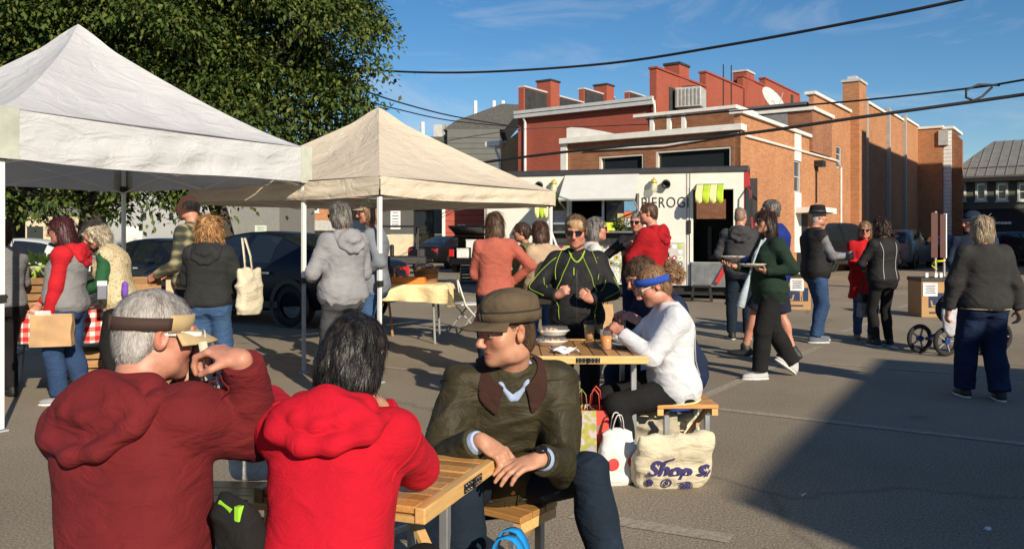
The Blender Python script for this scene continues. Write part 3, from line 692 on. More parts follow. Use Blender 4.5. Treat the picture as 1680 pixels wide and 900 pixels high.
def tree(label, loc, blobs, n, seed, trunk_h, trunk_r, lean=(0, 0), leaf=.15, low=2.3):
    r_ = np.random.default_rng(seed); t = thing('tree', label, 'tree', loc, group='trees along the edge of the lot')
    mb = MB(); top = Vector((lean[0], lean[1], trunk_h))
    mb.tube([(0, 0, -.1), (lean[0]*.15, lean[1]*.15, trunk_h*.3), (lean[0]*.5, lean[1]*.5, trunk_h*.65), top], [trunk_r*1.35, trunk_r, trunk_r*.88, trunk_r*.75], 12)
    mb.build('trunk', BARK, t, True)
    lm = MB(); tw = MB()
    vol = np.array([b[3]*b[4]*b[5] for b in blobs]); O_ = []; ncl = np.maximum(6, (n/260*vol/vol.sum())).astype(int); P = []
    for (cx, cy, cz, rx, ry, rz), k in zip(blobs, ncl):
        c = Vector((cx, cy, cz)); mid = top.lerp(c, .5)+Vector((0, 0, -.3))
        lm.tube([top-Vector((0, 0, .25)), mid, c], [trunk_r*.5, trunk_r*.3, trunk_r*.1], 7)
        d = r_.normal(size=(k, 3)); d /= np.linalg.norm(d, axis=1)[:, None]; rad = r_.uniform(.3, 1.08, k)**.5
        cl = np.array([cx, cy, cz])+d*rad[:, None]*np.array([rx, ry, rz])
        for q in cl[:26]: tw.tube([c, c.lerp(Vector(q), .55)+Vector((0, 0, .12)), Vector(q)], [.05, .03, .012], 4, cap=False)
        m_ = r_.integers(120, 420, k)
        for q, mm, sz in zip(cl, m_, r_.uniform(.2, .36, k)):
            o = r_.normal(size=(mm, 3))*np.array([sz*1.1, sz*1.1, sz*.75]); o[:, 2] -= .25*(o[:, 0]**2+o[:, 1]**2)/sz; P.append(q+o); O_.append(o/(np.linalg.norm(o, axis=1)[:, None]+1e-6))
    lm.build('limbs', BARK, t, True); tag(tw.build('twigs', BARK, t), kind='stuff')
    P = np.concatenate(P); O_ = np.concatenate(O_); kp = P[:, 2] > low-r_.exponential(.35, len(P)); P = P[kp]; O_ = O_[kp]
    return t, tag(leaves('crown', P, leaf, t, r_, O_), kind='stuff')
p = atx(386, 20.0)
tree('large leafy tree with leaning trunk behind the beige canopy', p, [(-.2, 0, 6.5, 2.6, 2.8, 2.6), (1.9, -.4, 6.4, 1.7, 1.8, 1.9), (2.1, .3, 4.6, 1.35, 1.6, 1.2), (-2.4, .3, 5.2, 2.2, 2.2, 1.8), (.6, 0, 8.6, 2.4, 2.4, 1.9), (-2.4, -.4, 7.6, 2.2, 2.2, 2.2), (.3, -1.2, 4.0, 2.0, 1.5, 1.15), (-.9, -.6, 3.1, 1.2, 1.0, .65), (1.7, -.2, 8.0, 1.5, 1.6, 1.2), (-1.6, -.8, 2.9, 1.1, .9, .6)], 92000, 3, 3.1, .24, (-.75, 0), low=2.35, leaf=.14)
p = atx(148, 20.5)
tree('wide dark tree with thick trunk behind the white canopy', p, [(0, 0, 7.2, 3, 3, 2.6), (2.9, -.3, 6.2, 1.9, 2.0, 2.3), (-2.6, 0, 6.4, 2.4, 2.4, 2.2), (0, -1.5, 4.4, 2.8, 1.6, 1.4), (2.6, -1, 4.1, 1.7, 1.4, 1.1), (-2.2, -1.2, 3.7, 2.0, 1.3, 1.1), (.5, 0, 9.3, 2.6, 2.6, 1.8), (3.0, .2, 8.4, 1.8, 2, 1.6), (1.2, -1.6, 3.0, 1.5, .9, .9), (-1.4, -1.8, 2.8, 1.6, .8, .9), (2.4, -1.6, 2.9, 1.0, .8, .6)], 80000, 5, 2.6, .36, (.1, 0), low=1.95, leaf=.14)
p = atx(22, 23)
tree('leafy tree at the far left edge of the lot', p, [(0, 0, 7.6, 3, 3, 3), (-.5, -1.4, 4.4, 2.8, 1.6, 1.4), (2.0, -1.2, 4.1, 1.5, 1.3, 1.2), (2.2, -.5, 8, 2.2, 2.2, 2.2), (-2.6, 0, 6, 2, 2, 2.2), (.6, -1.2, 3.1, 1.6, 1, .7), (1.2, -1.5, 2.7, 1.6, .8, .8)], 50000, 9, 2.6, .28, (.1, 0), low=1.7, leaf=.12)

# ================================================================ pop-up canopies
def cloth_mat(name, col, trans=.3):
    m, nt, b = newmat(name); b.inputs['Base Color'].default_value = (*col, 1); b.inputs['Roughness'].default_value = .75
    t = noise(nt, 2.5, 5); r = ramp(nt, t.outputs['Fac'], [(.3, mul(col, .94)), (.7, mul(col, 1.04))]); nt.links.new(r.outputs[0], b.inputs['Base Color'])
    w = noise(nt, 3.2, 4, stretch=(1, 1, 2.5), dist=1.0); bumpn(nt, b, w.outputs['Fac'], .55, .06)
    tr = N(nt, 'ShaderNodeBsdfTranslucent'); nt.links.new(r.outputs[0], tr.inputs[0]); mxs = N(nt, 'ShaderNodeMixShader'); mxs.inputs[0].default_value = trans
    out = [n for n in nt.nodes if n.type == 'OUTPUT_MATERIAL'][0]; nt.links.new(b.outputs[0], mxs.inputs[1]); nt.links.new(tr.outputs[0], mxs.inputs[2]); nt.links.new(mxs.outputs[0], out.inputs[0]); return m
LEGW = paint('white powder coat', (.72, .72, .7), .35); LEGG = M('blue grey leg', (.34, .37, .42), .4)  # blue-grey tone for two of the lower legs and all feet
def canopy(label, corner, du, S, zval, zeave, zpeak, mat, seed, expo=1.22, corner_mat=None):
    "corner = near corner, du = unit direction of the near-right side; the other side is du turned left"
    r_ = np.random.default_rng(seed); dv = Vector((-du.y, du.x, 0))
    t = thing('canopy_tent', label, 'canopy tent', corner, math.atan2(du.y, du.x))
    h2 = S/2; ov = .03
    ctr = Vector((h2, h2, 0)); cc = [(-ov, -ov), (S+ov, -ov), (S+ov, S+ov), (-ov, S+ov)]
    for k in range(4):
        a_, b_ = Vector((*cc[k], 0)), Vector((*cc[(k+1) % 4], 0))
        def panel(u, v, a_=a_, b_=b_, k=k):
            p = a_.lerp(b_, u).lerp(ctr, v); q = abs(2*u-1); r = 1-v
            z = zeave+(zpeak-zeave)*v**expo-.085*math.sin(math.pi*v**.8)*(1-q**2)
            z += (.016*math.sin(11*u+4*v+seed+k)*math.sin(6*v+3*u)+.010*math.sin(23*u-5*v+k))*(1-q)*min(1, v*5)*r
            if v > .86: z += .05*math.sin((v-.86)/.14*math.pi/2)
            p.z = z; return p
        MB().grid(panel, 33, 34).build('roof_panel', mat, t, True)
    cs = [(-ov, -ov), (S+ov, -ov), (S+ov, S+ov), (-ov, S+ov)]
    for k in range(4):
        a, b = Vector((*cs[k], 0)), Vector((*cs[(k+1) % 4], 0)); n = Vector(((b-a).y, -(b-a).x, 0)).normalized()
        def strip(u, v, a=a, b=b, n=n, k=k):
            p = a.lerp(b, u); e = math.sin(math.pi*u)
            wob = (.014*math.sin(u*21+k*2)+.010*math.sin(u*47+k+v*5)+.018*math.sin(v*9+u*7+k))*e*(.3+v)
            sag = .03*e
            p = p+n*(.012+wob*.8+.03*v*e); p.z = zeave-.002-sag*.6+(zval-zeave)*v-.012*math.sin(u*math.pi*2+k)*v
            return p
        MB().grid(strip, 61, 9).build('valance', mat, t, True)
    for k in range(4):
        x, y = cs[k]; sx, sy = (1 if k in (0, 3) else -1), (1 if k < 2 else -1)
        if corner_mat:
            MB().box((x-sx*.018, y+sy*.06, (zeave+zval)/2), (.012, .15, zeave-zval+.02)).box((x+sx*.06, y-sy*.018, (zeave+zval)/2), (.15, .012, zeave-zval+.02)).build('corner_patch', corner_mat, t)
        lx, ly = x+sx*.04, y+sy*.04
        lg = MB().box((lx, ly, (zeave+.95)/2), (.042, .042, zeave-.95)).build('leg', LEGW, t, bevel=.005)
        MB().box((lx, ly, .49), (.031, .031, .94)).build('lower_leg', LEGG if k in (1, 2) else LEGW, lg)
        MB().box((lx, ly, .97), (.055, .055, .06)).box((lx+.03, ly, .98), (.03, .02, .02)).build('clamp', M('black plastic', (.02,)*3, .5), lg)
        MB().box((lx, ly, .008), (.075, .075, .012)).build('foot', LEGG, lg)
        MB().box((lx, ly, zval+.02), (.06, .06, .07)).build('slider', M('black plastic', (.02,)*3, .5), lg)
    for k in range(4):
        a = Vector((*cs[k], 0)); b = Vector((*cs[(k+1) % 4], 0)); d = (b-a).normalized(); n = Vector((-d.y, d.x, 0))*.085
        a = a+d*.09+n; b = b-d*.09+n; zt, zb_ = zeave-.05, zval-.03
        m_ = a.lerp(b, .5)
        for i, (p, q, s) in enumerate(((a, m_, 0), (a, m_, 1), (m_, b, 0), (m_, b, 1))):
            p = p.copy(); q = q.copy(); p.z, q.z = (zt, zb_) if s == 0 else (zb_, zt)
            off = Vector((n.x, n.y, 0)).normalized()*(.012 if s else -.012)
            MB().bar(p+off, q+off, .022, .012).build('truss_bar', LEGW, t)
        c = Vector((h2, h2, zpeak-.55))
        m_.z = zb_+.15; MB().bar(m_, c, .022, .014).build('truss_bar', LEGW, t)
    MB().tube([(h2, h2, zpeak-.7), (h2, h2, zpeak-.06)], .025, 8).build('centre_post', LEGW, t)
    return t
TENTW = cloth_mat('white canopy cloth', (.60, .605, .625), .22); TENTB = cloth_mat('beige canopy cloth', (.66, .57, .45), .16)
n1, n2 = Vector((-3.735, 6.0, 0)), Vector((-2.18, 8.64, 0)); du = (n2-n1).normalized(); dv = Vector((-du.y, du.x, 0))
canopy('white pop-up canopy at the left with a pointed roof', n1-du*.02-dv*.02, du, (n2-n1).length+.0, 2.0, 2.36, 3.47, TENTW, 1, 1.25, M('grey corner patch', (.42, .44, .38), .8))
nb_ = Vector((-1.30, 8.05, 0))
canopy('beige pop-up canopy behind the white one', nb_-GA*.03-GB*.03, GA, 3.1, 1.84, 2.02, 2.99, TENTB, 4, 1.12)

# ================================================================ overhead cables
def cable(label, pts, r, group='overhead cables'):
    P = [at(*q) for q in pts]; out = []
    for i in range(len(P)-1):
        p0, p1, p2, p3 = P[max(i-1, 0)], P[i], P[i+1], P[min(i+2, len(P)-1)]
        for k in range(6):
            u = k/6; out.append(.5*((2*p1)+(p2-p0)*u+(2*p0-5*p1+4*p2-p3)*u*u+(3*p1-p0-3*p2+p3)*u**3))
    out.append(P[-1]); base = out[0].copy()
    o = MB().tube([q-base for q in out], r, 6).build('overhead_cable', M('cable rubber', (.012, .012, .013), .6), None, True); o.location = base
    return tag(o, label, 'cable', group)
cable('thick black cable, topmost, rising from the tree to the top edge', [(560, 110, 21), (665, 118, 20), (800, 118, 18.5), (1000, 104, 16.5), (1200, 73, 14.5), (1400, 36, 13), (1575, 0, 12), (1800, -55, 11)], .026)
cable('thick black cable crossing low in front of the brick hall', [(640, 290, 18.7), (755, 272, 17), (930, 249, 15.5), (1200, 222, 14), (1400, 194, 13), (1680, 155, 12), (1850, 128, 11)], .028)
c_ = cable('thinner black cable with a hanging loop, between the thick ones', [(1060, 196, 26), (1230, 180, 22), (1410, 165, 18), (1590, 145, 16.5), (1680, 131, 15.5), (1850, 100, 14)], .022)
q = [at(1640, 140, 16), at(1605, 139, 16), at(1585, 148, 16), at(1585, 160, 16), at(1597, 165, 16), at(1612, 158, 16), at(1628, 143, 16)]
MB().tube([v-c_.location for v in q], .024, 6).build('loop', M('cable rubber', (.012,)*3), c_, True)
cable('thin black wire at left from the tree towards the apartment roof', [(600, 150, 30), (655, 168, 33), (740, 190, 37), (840, 207, 42), (870, 210, 43)], .03)
cable('thin black wire just below the other thin wire by the tree', [(600, 165, 30), (655, 180, 33), (740, 198, 36), (840, 207.5, 41.5), (870, 208, 42.5)], .025)
cable('thin wire sagging across the red rear wall', [(690, 238, 33), (850, 213, 36), (960, 208, 36.5), (1066, 204, 33)], .018)

# ================================================================ vehicles
RUB = M('tyre rubber', (.015, .015, .016), .85); RIM = M('alloy rim', (.06, .06, .065), .4, .6); CHROME = M('chrome', (.6, .6, .6), .2, 1)
CGL = M('car glass', (.012, .016, .02), .05, 0, 0, spec=.8); BLK = M('black plastic', (.02,)*3, .5); RED_L = M('tail light red', (.5, .01, .012), .2, var=0, coat=.6); HEADL = M('head light', (.6, .62, .65), .15, var=0)
PLATE = M('number plate', (.6, .62, .66), .5)
def carpaint(name, col): return M(name, col, .38, .0, 0.02, 2, coat=.10, spec=.2)
def wheel(parent, c, r, w, n=18, name='wheel'):
    rot = Matrix.Rotation(R(90), 3, 'X')
    o = MB().lathe([(r*.62, -w/2), (r*.93, -w/2), (r, -w*.32), (r, w*.32), (r*.93, w/2), (r*.62, w/2)], n, (0, 0, 0), rot, caps=False).build(name, RUB, parent, True); o.location = c
    s = 1 if c[1] > 0 else -1
    b = MB().lathe([(r*.64, -w*.36), (r*.62, w*.3), (r*.56, w*.36), (r*.5, w*.26), (r*.15, w*.3), (0, w*.3)], n, (0, 0, 0), rot @ Matrix.Rotation(0 if s < 0 else math.pi, 3, 'X'))
    b.build('rim', RIM, o, True); return o
CAR_ST = {  # stations: x, half width, sill z, belt z, top z, half top width  (front at +x)
 'suv': [(-2.25, .66, .42, .82, .86, .60), (-2.2, .80, .36, .98, 1.02, .70), (-2.1, .88, .3, 1.05, 1.25, .66), (-1.85, .91, .26, 1.06, 1.54, .63), (-1.3, .92, .24, 1.05, 1.62, .64), (-.3, .92, .24, 1.03, 1.65, .65), (.35, .92, .24, 1.01, 1.62, .64), (.7, .92, .24, 1.0, 1.42, .66), (1.15, .91, .24, .99, 1.06, .74), (1.7, .90, .26, .93, .97, .72), (2.15, .84, .3, .82, .86, .66), (2.3, .68, .36, .68, .72, .55)],
 'sedan': [(-2.35, .64, .42, .74, .78, .56), (-2.28, .80, .34, .92, .96, .68), (-1.9, .87, .27, .97, 1.01, .70), (-1.45, .89, .24, .97, 1.16, .63), (-.9, .90, .22, .95, 1.38, .57), (-.2, .90, .22, .93, 1.43, .57), (.4, .90, .22, .92, 1.36, .58), (.8, .90, .22, .91, 1.14, .62), (1.15, .89, .23, .90, .94, .70), (1.8, .87, .26, .82, .86, .68), (2.2, .78, .3, .7, .74, .6), (2.35, .62, .34, .58, .62, .5)],
}
def car(kind, label, loc, rz, pmat, group='cars parked along the lot', scale=1.0, rear='red'):
    t = thing('parked_car', label, 'car', loc, rz, group); st = CAR_ST[kind]; xs = np.array([s[0] for s in st]); X = np.concatenate([np.linspace(xs[0], xs[1], 3)[:-1], np.linspace(xs[1], xs[-2], 34), np.linspace(xs[-2], xs[-1], 3)[1:]])
    def f(k):
        a = np.array([s[k] for s in st]); return np.interp(X, xs, a)
    def smooth(a): b = a.copy(); b[1:-1] = a[1:-1]*.5+(a[:-2]+a[2:])*.25; return b
    hw, sill, belt, top, tw = [smooth(f(k)) for k in range(1, 6)]
    def ring(i, off=0):
        w, s, b, tp, u = hw[i]+off, sill[i], belt[i], top[i]+off, tw[i]+off
        half = [(w*.86, s-off), (w*.97, s+.08), (w, (s+b)/2), (w*.985, b-.07), (w*.955, b), (min(w*.95, u+.03+(w*.95-u)*.45), b+(tp-b)*.55), (u, b+(tp-b)*.9), (u*.82, tp), (u*.4, tp+.012), (0, tp+.015)]
        return [(X[i], -y, z) for y, z in half]+[(X[i], y, z) for y, z in half[-2::-1]]
    n = 19; mb = MB(); vs = []; 
    for i in range(len(X)): vs += ring(i)
    fs = [(i*n+k, i*n+k+1, (i+1)*n+k+1, (i+1)*n+k) for i in range(len(X)-1) for k in range(n-1)]
    fs += [tuple(range(n)), tuple((len(X)-1)*n+k for k in range(n-1, -1, -1))]
    fs += [(i*n, (i+1)*n, (i+1)*n+n-1, i*n+n-1) for i in range(len(X)-1)]
    mb.add(vs, fs).build('body', pmat, t, True)
    # glazing lifted a few mm off the shell
    gh = np.where(top-belt > .16)[0]; i0, i1 = gh[0], gh[-1]; full = np.where(top-belt > .40)[0]; j0, j1 = full[0], full[-1]
    def patch(name, ia, ib, ka, kb, off=.006):
        v = []; idx = list(range(ia, ib+1))
        for i in idx: v += [ring(i, off)[k] for k in range(ka, kb+1)]
        m_ = kb-ka+1; MB().add(v, [(a*m_+k, a*m_+k+1, (a+1)*m_+k+1, (a+1)*m_+k) for a in range(len(idx)-1) for k in range(m_-1)]).build(name, CGL, t, True)
    mid = (j0+j1)//2
    for ka, kb in ((4, 6), (12, 14)):
        patch('side_window', j0, mid-1, ka, kb); patch('side_window', mid, j1, ka, kb)
        patch('quarter_window', j1+1, min(i1, j1+3), ka, kb-1)
    patch('windshield', j1, min(i1+1, len(X)-1), 6, 12); patch('rear_window', max(i0-1, 0), j0, 6, 12)
    r = .36 if kind == 'suv' else .33
    for x in (-1.38, 1.42):
        for s in (-1, 1):
            wheel(t, (x, s*(.90-.11), r), r, .22)
            MB().lathe([(r+.06, 0), (r+.06, .03), (r*.97, .03), (r*.97, 0)], 20, (x, s*.90, r), Matrix.Rotation(R(90) if s < 0 else R(-90), 3, 'X'), caps=False).build('wheel_arch', BLK, t)
    for s in (-1, 1):
        MB().box((xs[0]+.1, s*.62, .84 if kind == 'suv' else .8), (.16, .3, .16)).build('tail_light', RED_L, t, bevel=.04, seg=2)
        MB().box((xs[-1]-.16, s*.6, .68 if kind == 'suv' else .6), (.22, .32, .13)).build('headlight', HEADL, t, bevel=.04, seg=2)
        MB().box((.72, s*.99, 1.05 if kind == 'suv' else .98), (.12, .18, .13)).build('mirror', pmat, t, bevel=.03)
        for x in (-.35, .62): MB().box((x-.55, s*.925, .87 if kind == 'suv' else .8), (.18, .03, .03)).build('door_handle', CHROME, t)
        MB().box((0.0, s*.915, .33), (2.3, .03, .1)).build('sill_trim', BLK, t)
    MB().box((xs[0]+.02, 0, .62), (.03, .5, .14)).build('number_plate', PLATE, t)
    MB().box((xs[0]+.03, 0, .4), (.08, 1.2, .12)).box((xs[-1]-.03, 0, .42), (.08, 1.1, .14)).build('bumper', BLK, t, bevel=.02)
    t.scale = (scale,)*3
    return t
NAVY = carpaint('navy car paint', (.006, .009, .018)); SILV = carpaint('silver car paint', (.42, .43, .44)); GRYC = carpaint('grey car paint', (.14, .145, .155)); BLKC = carpaint('black car paint', (.008, .008, .01)); WHTC = carpaint('pale blue car paint', (.5, .53, .56))
gb = math.atan2(GB.y, GB.x); ga = math.atan2(GA.y, GA.x)
p = atx(440, 14.6); car('sedan', 'dark navy parked car close behind the canopies', p, gb+R(6), NAVY, scale=1.08)
p = atx(285, 18.2); car('sedan', 'dark blue car nose partly hidden behind the plaid shirt', p, gb+R(180), NAVY, scale=1.0)
p = atx(62, 18.4); car('sedan', 'silver parked car under the left end of the white canopy', p, R(8), WHTC)
p = atx(742, 41); car('sedan', 'black sedan with red tail lights parked by the red shed', p, R(60), BLKC, scale=1.1)
p = atx(1372, 37); 
# dark pickup-like vehicles and cars at the right
car('suv', 'black tall vehicle parked behind the man in the hat', p, R(28), BLKC, scale=1.3)
p = atx(1480, 41); car('suv', 'shiny grey car with red tail light right of the red coat', p, R(50)+R(0), GRYC, scale=1.15)
p = atx(1548, 46); car('sedan', 'dark car in the shade behind the red sign posts', p, R(35), BLKC, scale=1.15)
p = atx(1600, 49); car('suv', 'dark car under the black awning, behind the blue cap', p, R(35), BLKC, scale=1.05)
p = atx(1668, 44); car('suv', 'dark car at the right edge below the awning', p, R(20), BLKC, scale=1.1)
# hatchback with its tailgate up and white boxes inside
p = atx(792, 36)
hc = thing('open_hatchback', 'dark hatchback with tailgate up and white boxes inside behind the coral cardigan', 'car', p, R(75))
MB().prism([(-2.0, .35), (2.2, .35), (2.2, .8), (1.2, .95), (.6, 1.5), (-1.6, 1.55), (-1.6, 1.5), (-.9, 1.5), (-.9, .62), (-2.0, .62)], -.85, .85).build('body', BLKC, hc, bevel=.05)
MB().box2((-2.0, -.86, .36), (-.9, -.78, 1.1)).box2((-2.0, .78, .36), (-.9, .86, 1.1)).build('side_panel', BLKC, hc)
MB().box((-1.95, 0, 1.78), (1.1, 1.5, .09), Matrix.Rotation(R(18), 3, 'Y')).build('tailgate', BLKC, hc, bevel=.03)
for s in (-1, 1): MB().box((-2.0, s*.75, .85), (.1, .18, .3)).build('tail_light', RED_L, hc)
for x in (-1.3, 1.4):
    for s in (-1, 1): wheel(hc, (x, s*.78, .33), .33, .2)
for k, (y, z, sz) in enumerate(((-.3, .62, (.5, .55, .42)), (.35, .62, (.5, .5, .36)), (-.1, 1.05, (.45, .6, .3)))):
    o = MB().box((0, 0, sz[2]/2), sz).box((0, 0, sz[2]+.02), (sz[0]*1.05, sz[1]*1.05, .05)).build('storage_box', M('white box', (.68, .68, .66), .5), None, bevel=.02)
    o.location = hc.matrix_basis @ Vector((-1.55, y, z+.01)); o.rotation_euler = (0, 0, R(75)); tag(o, ['white lidded box on the left of the open boot', 'white lidded box on the right of the open boot', 'white lidded box on top of the others in the boot'][k], 'box', 'white boxes in the hatchback')
# small golf-cart style vehicle behind the capped man
p = atx(655, 34)
gc = thing('utility_cart', 'small open utility cart with dark roof near the grey apartment block', 'cart', p, R(10))
DK = M('dark metal', (.03,)*3)
MB().box((0, 0, 1.95), (1.9, 1.3, .07), taper=.9).build('roof', DK, gc, bevel=.03)
for x in (-.8, .75):
    for y in (-.5, .5): MB().bar((x, y, .7), (x, y, 1.93), .05).build('post', DK, gc)
MB().box((0, 0, .55), (2.2, 1.1, .35)).box((-.3, 0, .95), (.15, 1.0, .5)).box((.9, 0, .8), (.3, 1.0, .5)).build('body', DK, gc, bevel=.05)
for x in (-.8, .8):
    for s in (-1, 1): wheel(gc, (x, s*.5, .24), .24, .16)
for px, py, lb in ((664, 424, 'concrete parking stop, middle of the row by the apartment block'), (690, 425, 'concrete parking stop nearest the black sedan'), (640, 414, 'concrete parking stop beside the small utility cart')):
    q = gp(px, py); o = MB().box((0, 0, .07), (1.7, .18, .14), taper=.8).build('parking_stop', M('concrete', (.5, .48, .43), .9, bump=.3), None, bevel=.02); o.location = q; o.rotation_euler = (0, 0, R(5))
    tag(o, lb, 'parking stop', 'parking stops by the apartment block')
# ================================================================ food truck
TD = Vector((.959, -.284, 0)).normalized(); TO = Vector((5.4, 19.0, 0))-TD*6.35
PTk = Plane(TO, TD)
tk = thing('food_truck', 'cream food truck with raised serving hatch, dotted lower panels and red cab edge', 'food truck', TO, math.atan2(TD.y, TD.x))
def th(px, py): return PTk.hit(px, py)
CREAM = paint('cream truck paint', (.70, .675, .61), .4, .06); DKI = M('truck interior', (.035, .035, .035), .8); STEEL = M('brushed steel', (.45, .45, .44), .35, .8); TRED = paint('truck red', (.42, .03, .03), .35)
GREENY = M('lime awning', (.42, .56, .03), .8, var=.08); YELY = M('pale yellow awning', (.78, .74, .32), .8, var=.08)
xL, xR = 0.0, th(1221, 300)[0]
zt = th(1000, 285)[1]-.02; zb = th(1000, 466)[1]
w0, w1 = th(934, 350)[0], th(1048, 350)[0]; wz0, wz1 = th(990, 379)[1], th(990, 318)[1]
m0, m1 = th(906, 350)[0], th(930, 350)[0]
d0, d1 = th(1137, 350)[0], th(1203, 350)[0]; dz0, dz1 = th(1170, 430)[1], th(1170, 311)[1]
mb = MB(); wall_holes(mb, xL, xR, zb, zt, [(w0, w1, wz0, wz1), (m0, m1, th(918, 379)[1], wz1-.1), (d0, d1, dz0, dz1)], .08); mb.build('side_wall', CREAM, tk)
DEP = 2.25
fx0, fx1 = d0-.0, d1+.9
# far wall with the window on the driver's side
wf0, wf1 = xR-.95, xR-.2
PFar = Plane(PTk.pt(0, 0, -DEP), TD)
wf0, wf1 = PFar.t(1141), PFar.t(1191); wfz1, wfz0 = PFar.hit(1165, 327)[1], PFar.hit(1165, 359)[1]
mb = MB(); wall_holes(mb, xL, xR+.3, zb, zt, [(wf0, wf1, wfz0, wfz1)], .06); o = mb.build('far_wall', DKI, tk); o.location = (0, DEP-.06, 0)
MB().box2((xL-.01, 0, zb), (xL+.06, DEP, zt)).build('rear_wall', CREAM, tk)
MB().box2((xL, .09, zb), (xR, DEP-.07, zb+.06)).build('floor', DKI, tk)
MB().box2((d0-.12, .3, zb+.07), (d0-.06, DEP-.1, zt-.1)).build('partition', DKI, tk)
# roof with dark rolled edge
MB().prism([(-.06, zt), (DEP+.06, zt), (DEP+.02, zt+.14), (DEP*.5, zt+.2), (.0, zt+.14)], xL-.05, xR+.12, axis='x').build('roof', M('black roof edge', (.03, .03, .032), .6), tk, bevel=.04, seg=2)
# front, red edge of the cab, raked nose
MB().prism([(xR, zb), (xR+.2, zb), (xR+.2, 1.55), (xR+.1, zt), (xR, zt)], -.01, .06).build('cab_side', TRED, tk)
MB().prism([(xR-.01, zb), (xR+.3, zb), (xR+.3, 1.45), (xR+.21, 1.6), (xR+.11, zt), (xR-.01, zt)], .07, DEP).build('cab', TRED, tk, bevel=.06, seg=2)
MB().prism([(xR+.02, 1.62), (xR+.17, 1.62), (xR+.11, zt-.42), (xR+.03, zt-.36)], -.03, -.012).build('cab_window', CGL, tk)
MB().prism([(xR+.22, 1.66), (xR+.19, 1.62), (xR+.11, zt-.3), (xR+.14, zt-.26)], .25, DEP-.2).build('windshield', CGL, tk)
a = th(1224, 268)
MB().tube([(xR+.1, -.05, zt-.35), (xR+.16, -.3, zt-.45), (xR+.16, -.32, zt-.9)], .02, 6).box((xR+.16, -.33, zt-.85), (.06, .1, .42)).build('mirror', BLK, tk)
# seams, door frame, steps
for px in (1127, 1132): x = th(px, 400)[0]; MB().box2((x-.012, -.012, zb), (x+.012, -.002, zt)).build('panel_seam', M('seam grey', (.3, .29, .27), .6), tk)
MB().box2((d0-.07, -.03, dz0), (d0-.005, -.002, dz1)).box2((d1+.005, -.03, dz0), (d1+.05, -.002, dz1)).box2((d0-.07, -.032, dz1+.003), (d1+.05, -.002, dz1+.06)).build('door_frame', CREAM, tk)
x = th(1131, 383)[0]; z = th(1131, 372)[1]; MB().box2((x-.04, -.06, z-.16), (x+.04, -.004, z+.16)).build('door_handle', BLK, tk, bevel=.01)
MB().box2((d0-.03, -.1, zb-.02), (d1, .08, dz0-.005)).build('kick_plate', STEEL, tk)
tread = MB()
for i in range(12):
    for j in range(5): tread.box((d0+.05+i*.08, -.104, zb+.06+j*.08), (.035, .012, .018), Matrix.Rotation(R(45 if (i+j) % 2 else -45), 3, 'Y'))
tag(tread.build('tread_pattern', STEEL, tk), kind='stuff')
q0, q1 = th(1176, 463), th(1197, 425); MB().bar((q0[0], -.16, q0[1]), (q1[0], -.12, q1[1]), .06, .1).build('step_rail', TRED, tk)
# interior: seat, wheel, clutter
MB().box((d0+.55, .9, zb+.65), (.5, .5, .14)).box((d0+.35, .9, zb+1.05), (.12, .5, .75)).build('driver_seat', BLK, tk, bevel=.05, seg=2)
MB().box((d0+.4, .5, zb+.3), (.45, .35, .35)).build('cooler', M('yellow plastic', (.5, .4, .02), .5), tk, bevel=.03)
MB().lathe([(.2, -.015), (.23, 0), (.2, .015), (.17, 0)], 16, (d1-.05, .9, zb+1.15), Matrix.Rotation(R(50), 3, 'Y'), caps=False).build('steering_wheel', BLK, tk, True)
# serving hatch, struts, window posts, counter, menu
hz = th(990, 288)[1]; h0, h1 = th(928, 300)[0], th(1049, 300)[0]
MB().add([(h0, -.03, hz), (h1, -.03, hz), (h1, -.78, hz-.62), (h0, -.78, hz-.62)], [(0, 1, 2, 3)]).build('serving_hatch', paint('hatch white', (.6, .6, .58), .4), tk, solid=.05)
for x in (h0+.03, h1-.03): MB().bar((x, -.04, wz0+.5), (x, -.76, hz-.66), .03).build('strut', STEEL, tk)
for px in (936, 989.5, 1047): x = th(px, 350)[0]; MB().box2((x-.03, -.015, wz0), (x+.03, .05, wz1)).build('window_post', STEEL, tk)
MB().box2((th(992, 350)[0]+.04, .02, wz0+.02), (w1-.03, .03, wz1)).build('pane', CGL, tk)
MB().box2((m0, .02, th(918, 379)[1]), (m1, .03, wz1-.1)).build('pane', CGL, tk)
cz = th(1000, 379)[1]
MB().box2((th(897, 380)[0], -.42, cz-.05), (th(1046, 380)[0], -.01, cz)).build('counter', STEEL, tk, bevel=.01)
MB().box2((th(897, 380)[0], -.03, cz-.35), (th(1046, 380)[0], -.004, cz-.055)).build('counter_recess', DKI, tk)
def sheet(px0, py0, px1, py1, mat, y=-.0, name='menu_sheet'):
    x0, z1 = th(px0, py0); x1, z0 = th(px1, py1); return MB().box2((x0, y-.006, z0), (x1, y, z1)).build(name, mat, tk)
sheet(1024, 330, 1046, 346, M('menu blue', (.12, .28, .45), .6), .012); sheet(1024, 347, 1046, 357, M('menu orange', (.62, .16, .06), .6), .012); sheet(1024, 358, 1046, 372, M('menu pale', (.55, .57, .6), .6), .012); sheet(1013, 350, 1023, 372, M('menu tan', (.5, .4, .2), .6), .013)
sheet(907, 345, 930, 368, M('menu grey blue', (.22, .24, .33), .6), .012)
for k in range(5): 
    x, z = th(909, 348+k*4); MB().box2((x, .001, z-.012), (x+.26-.03*(k % 3), .004, z+.004)).build('print', M('print pale', (.5, .52, .58)), tk)
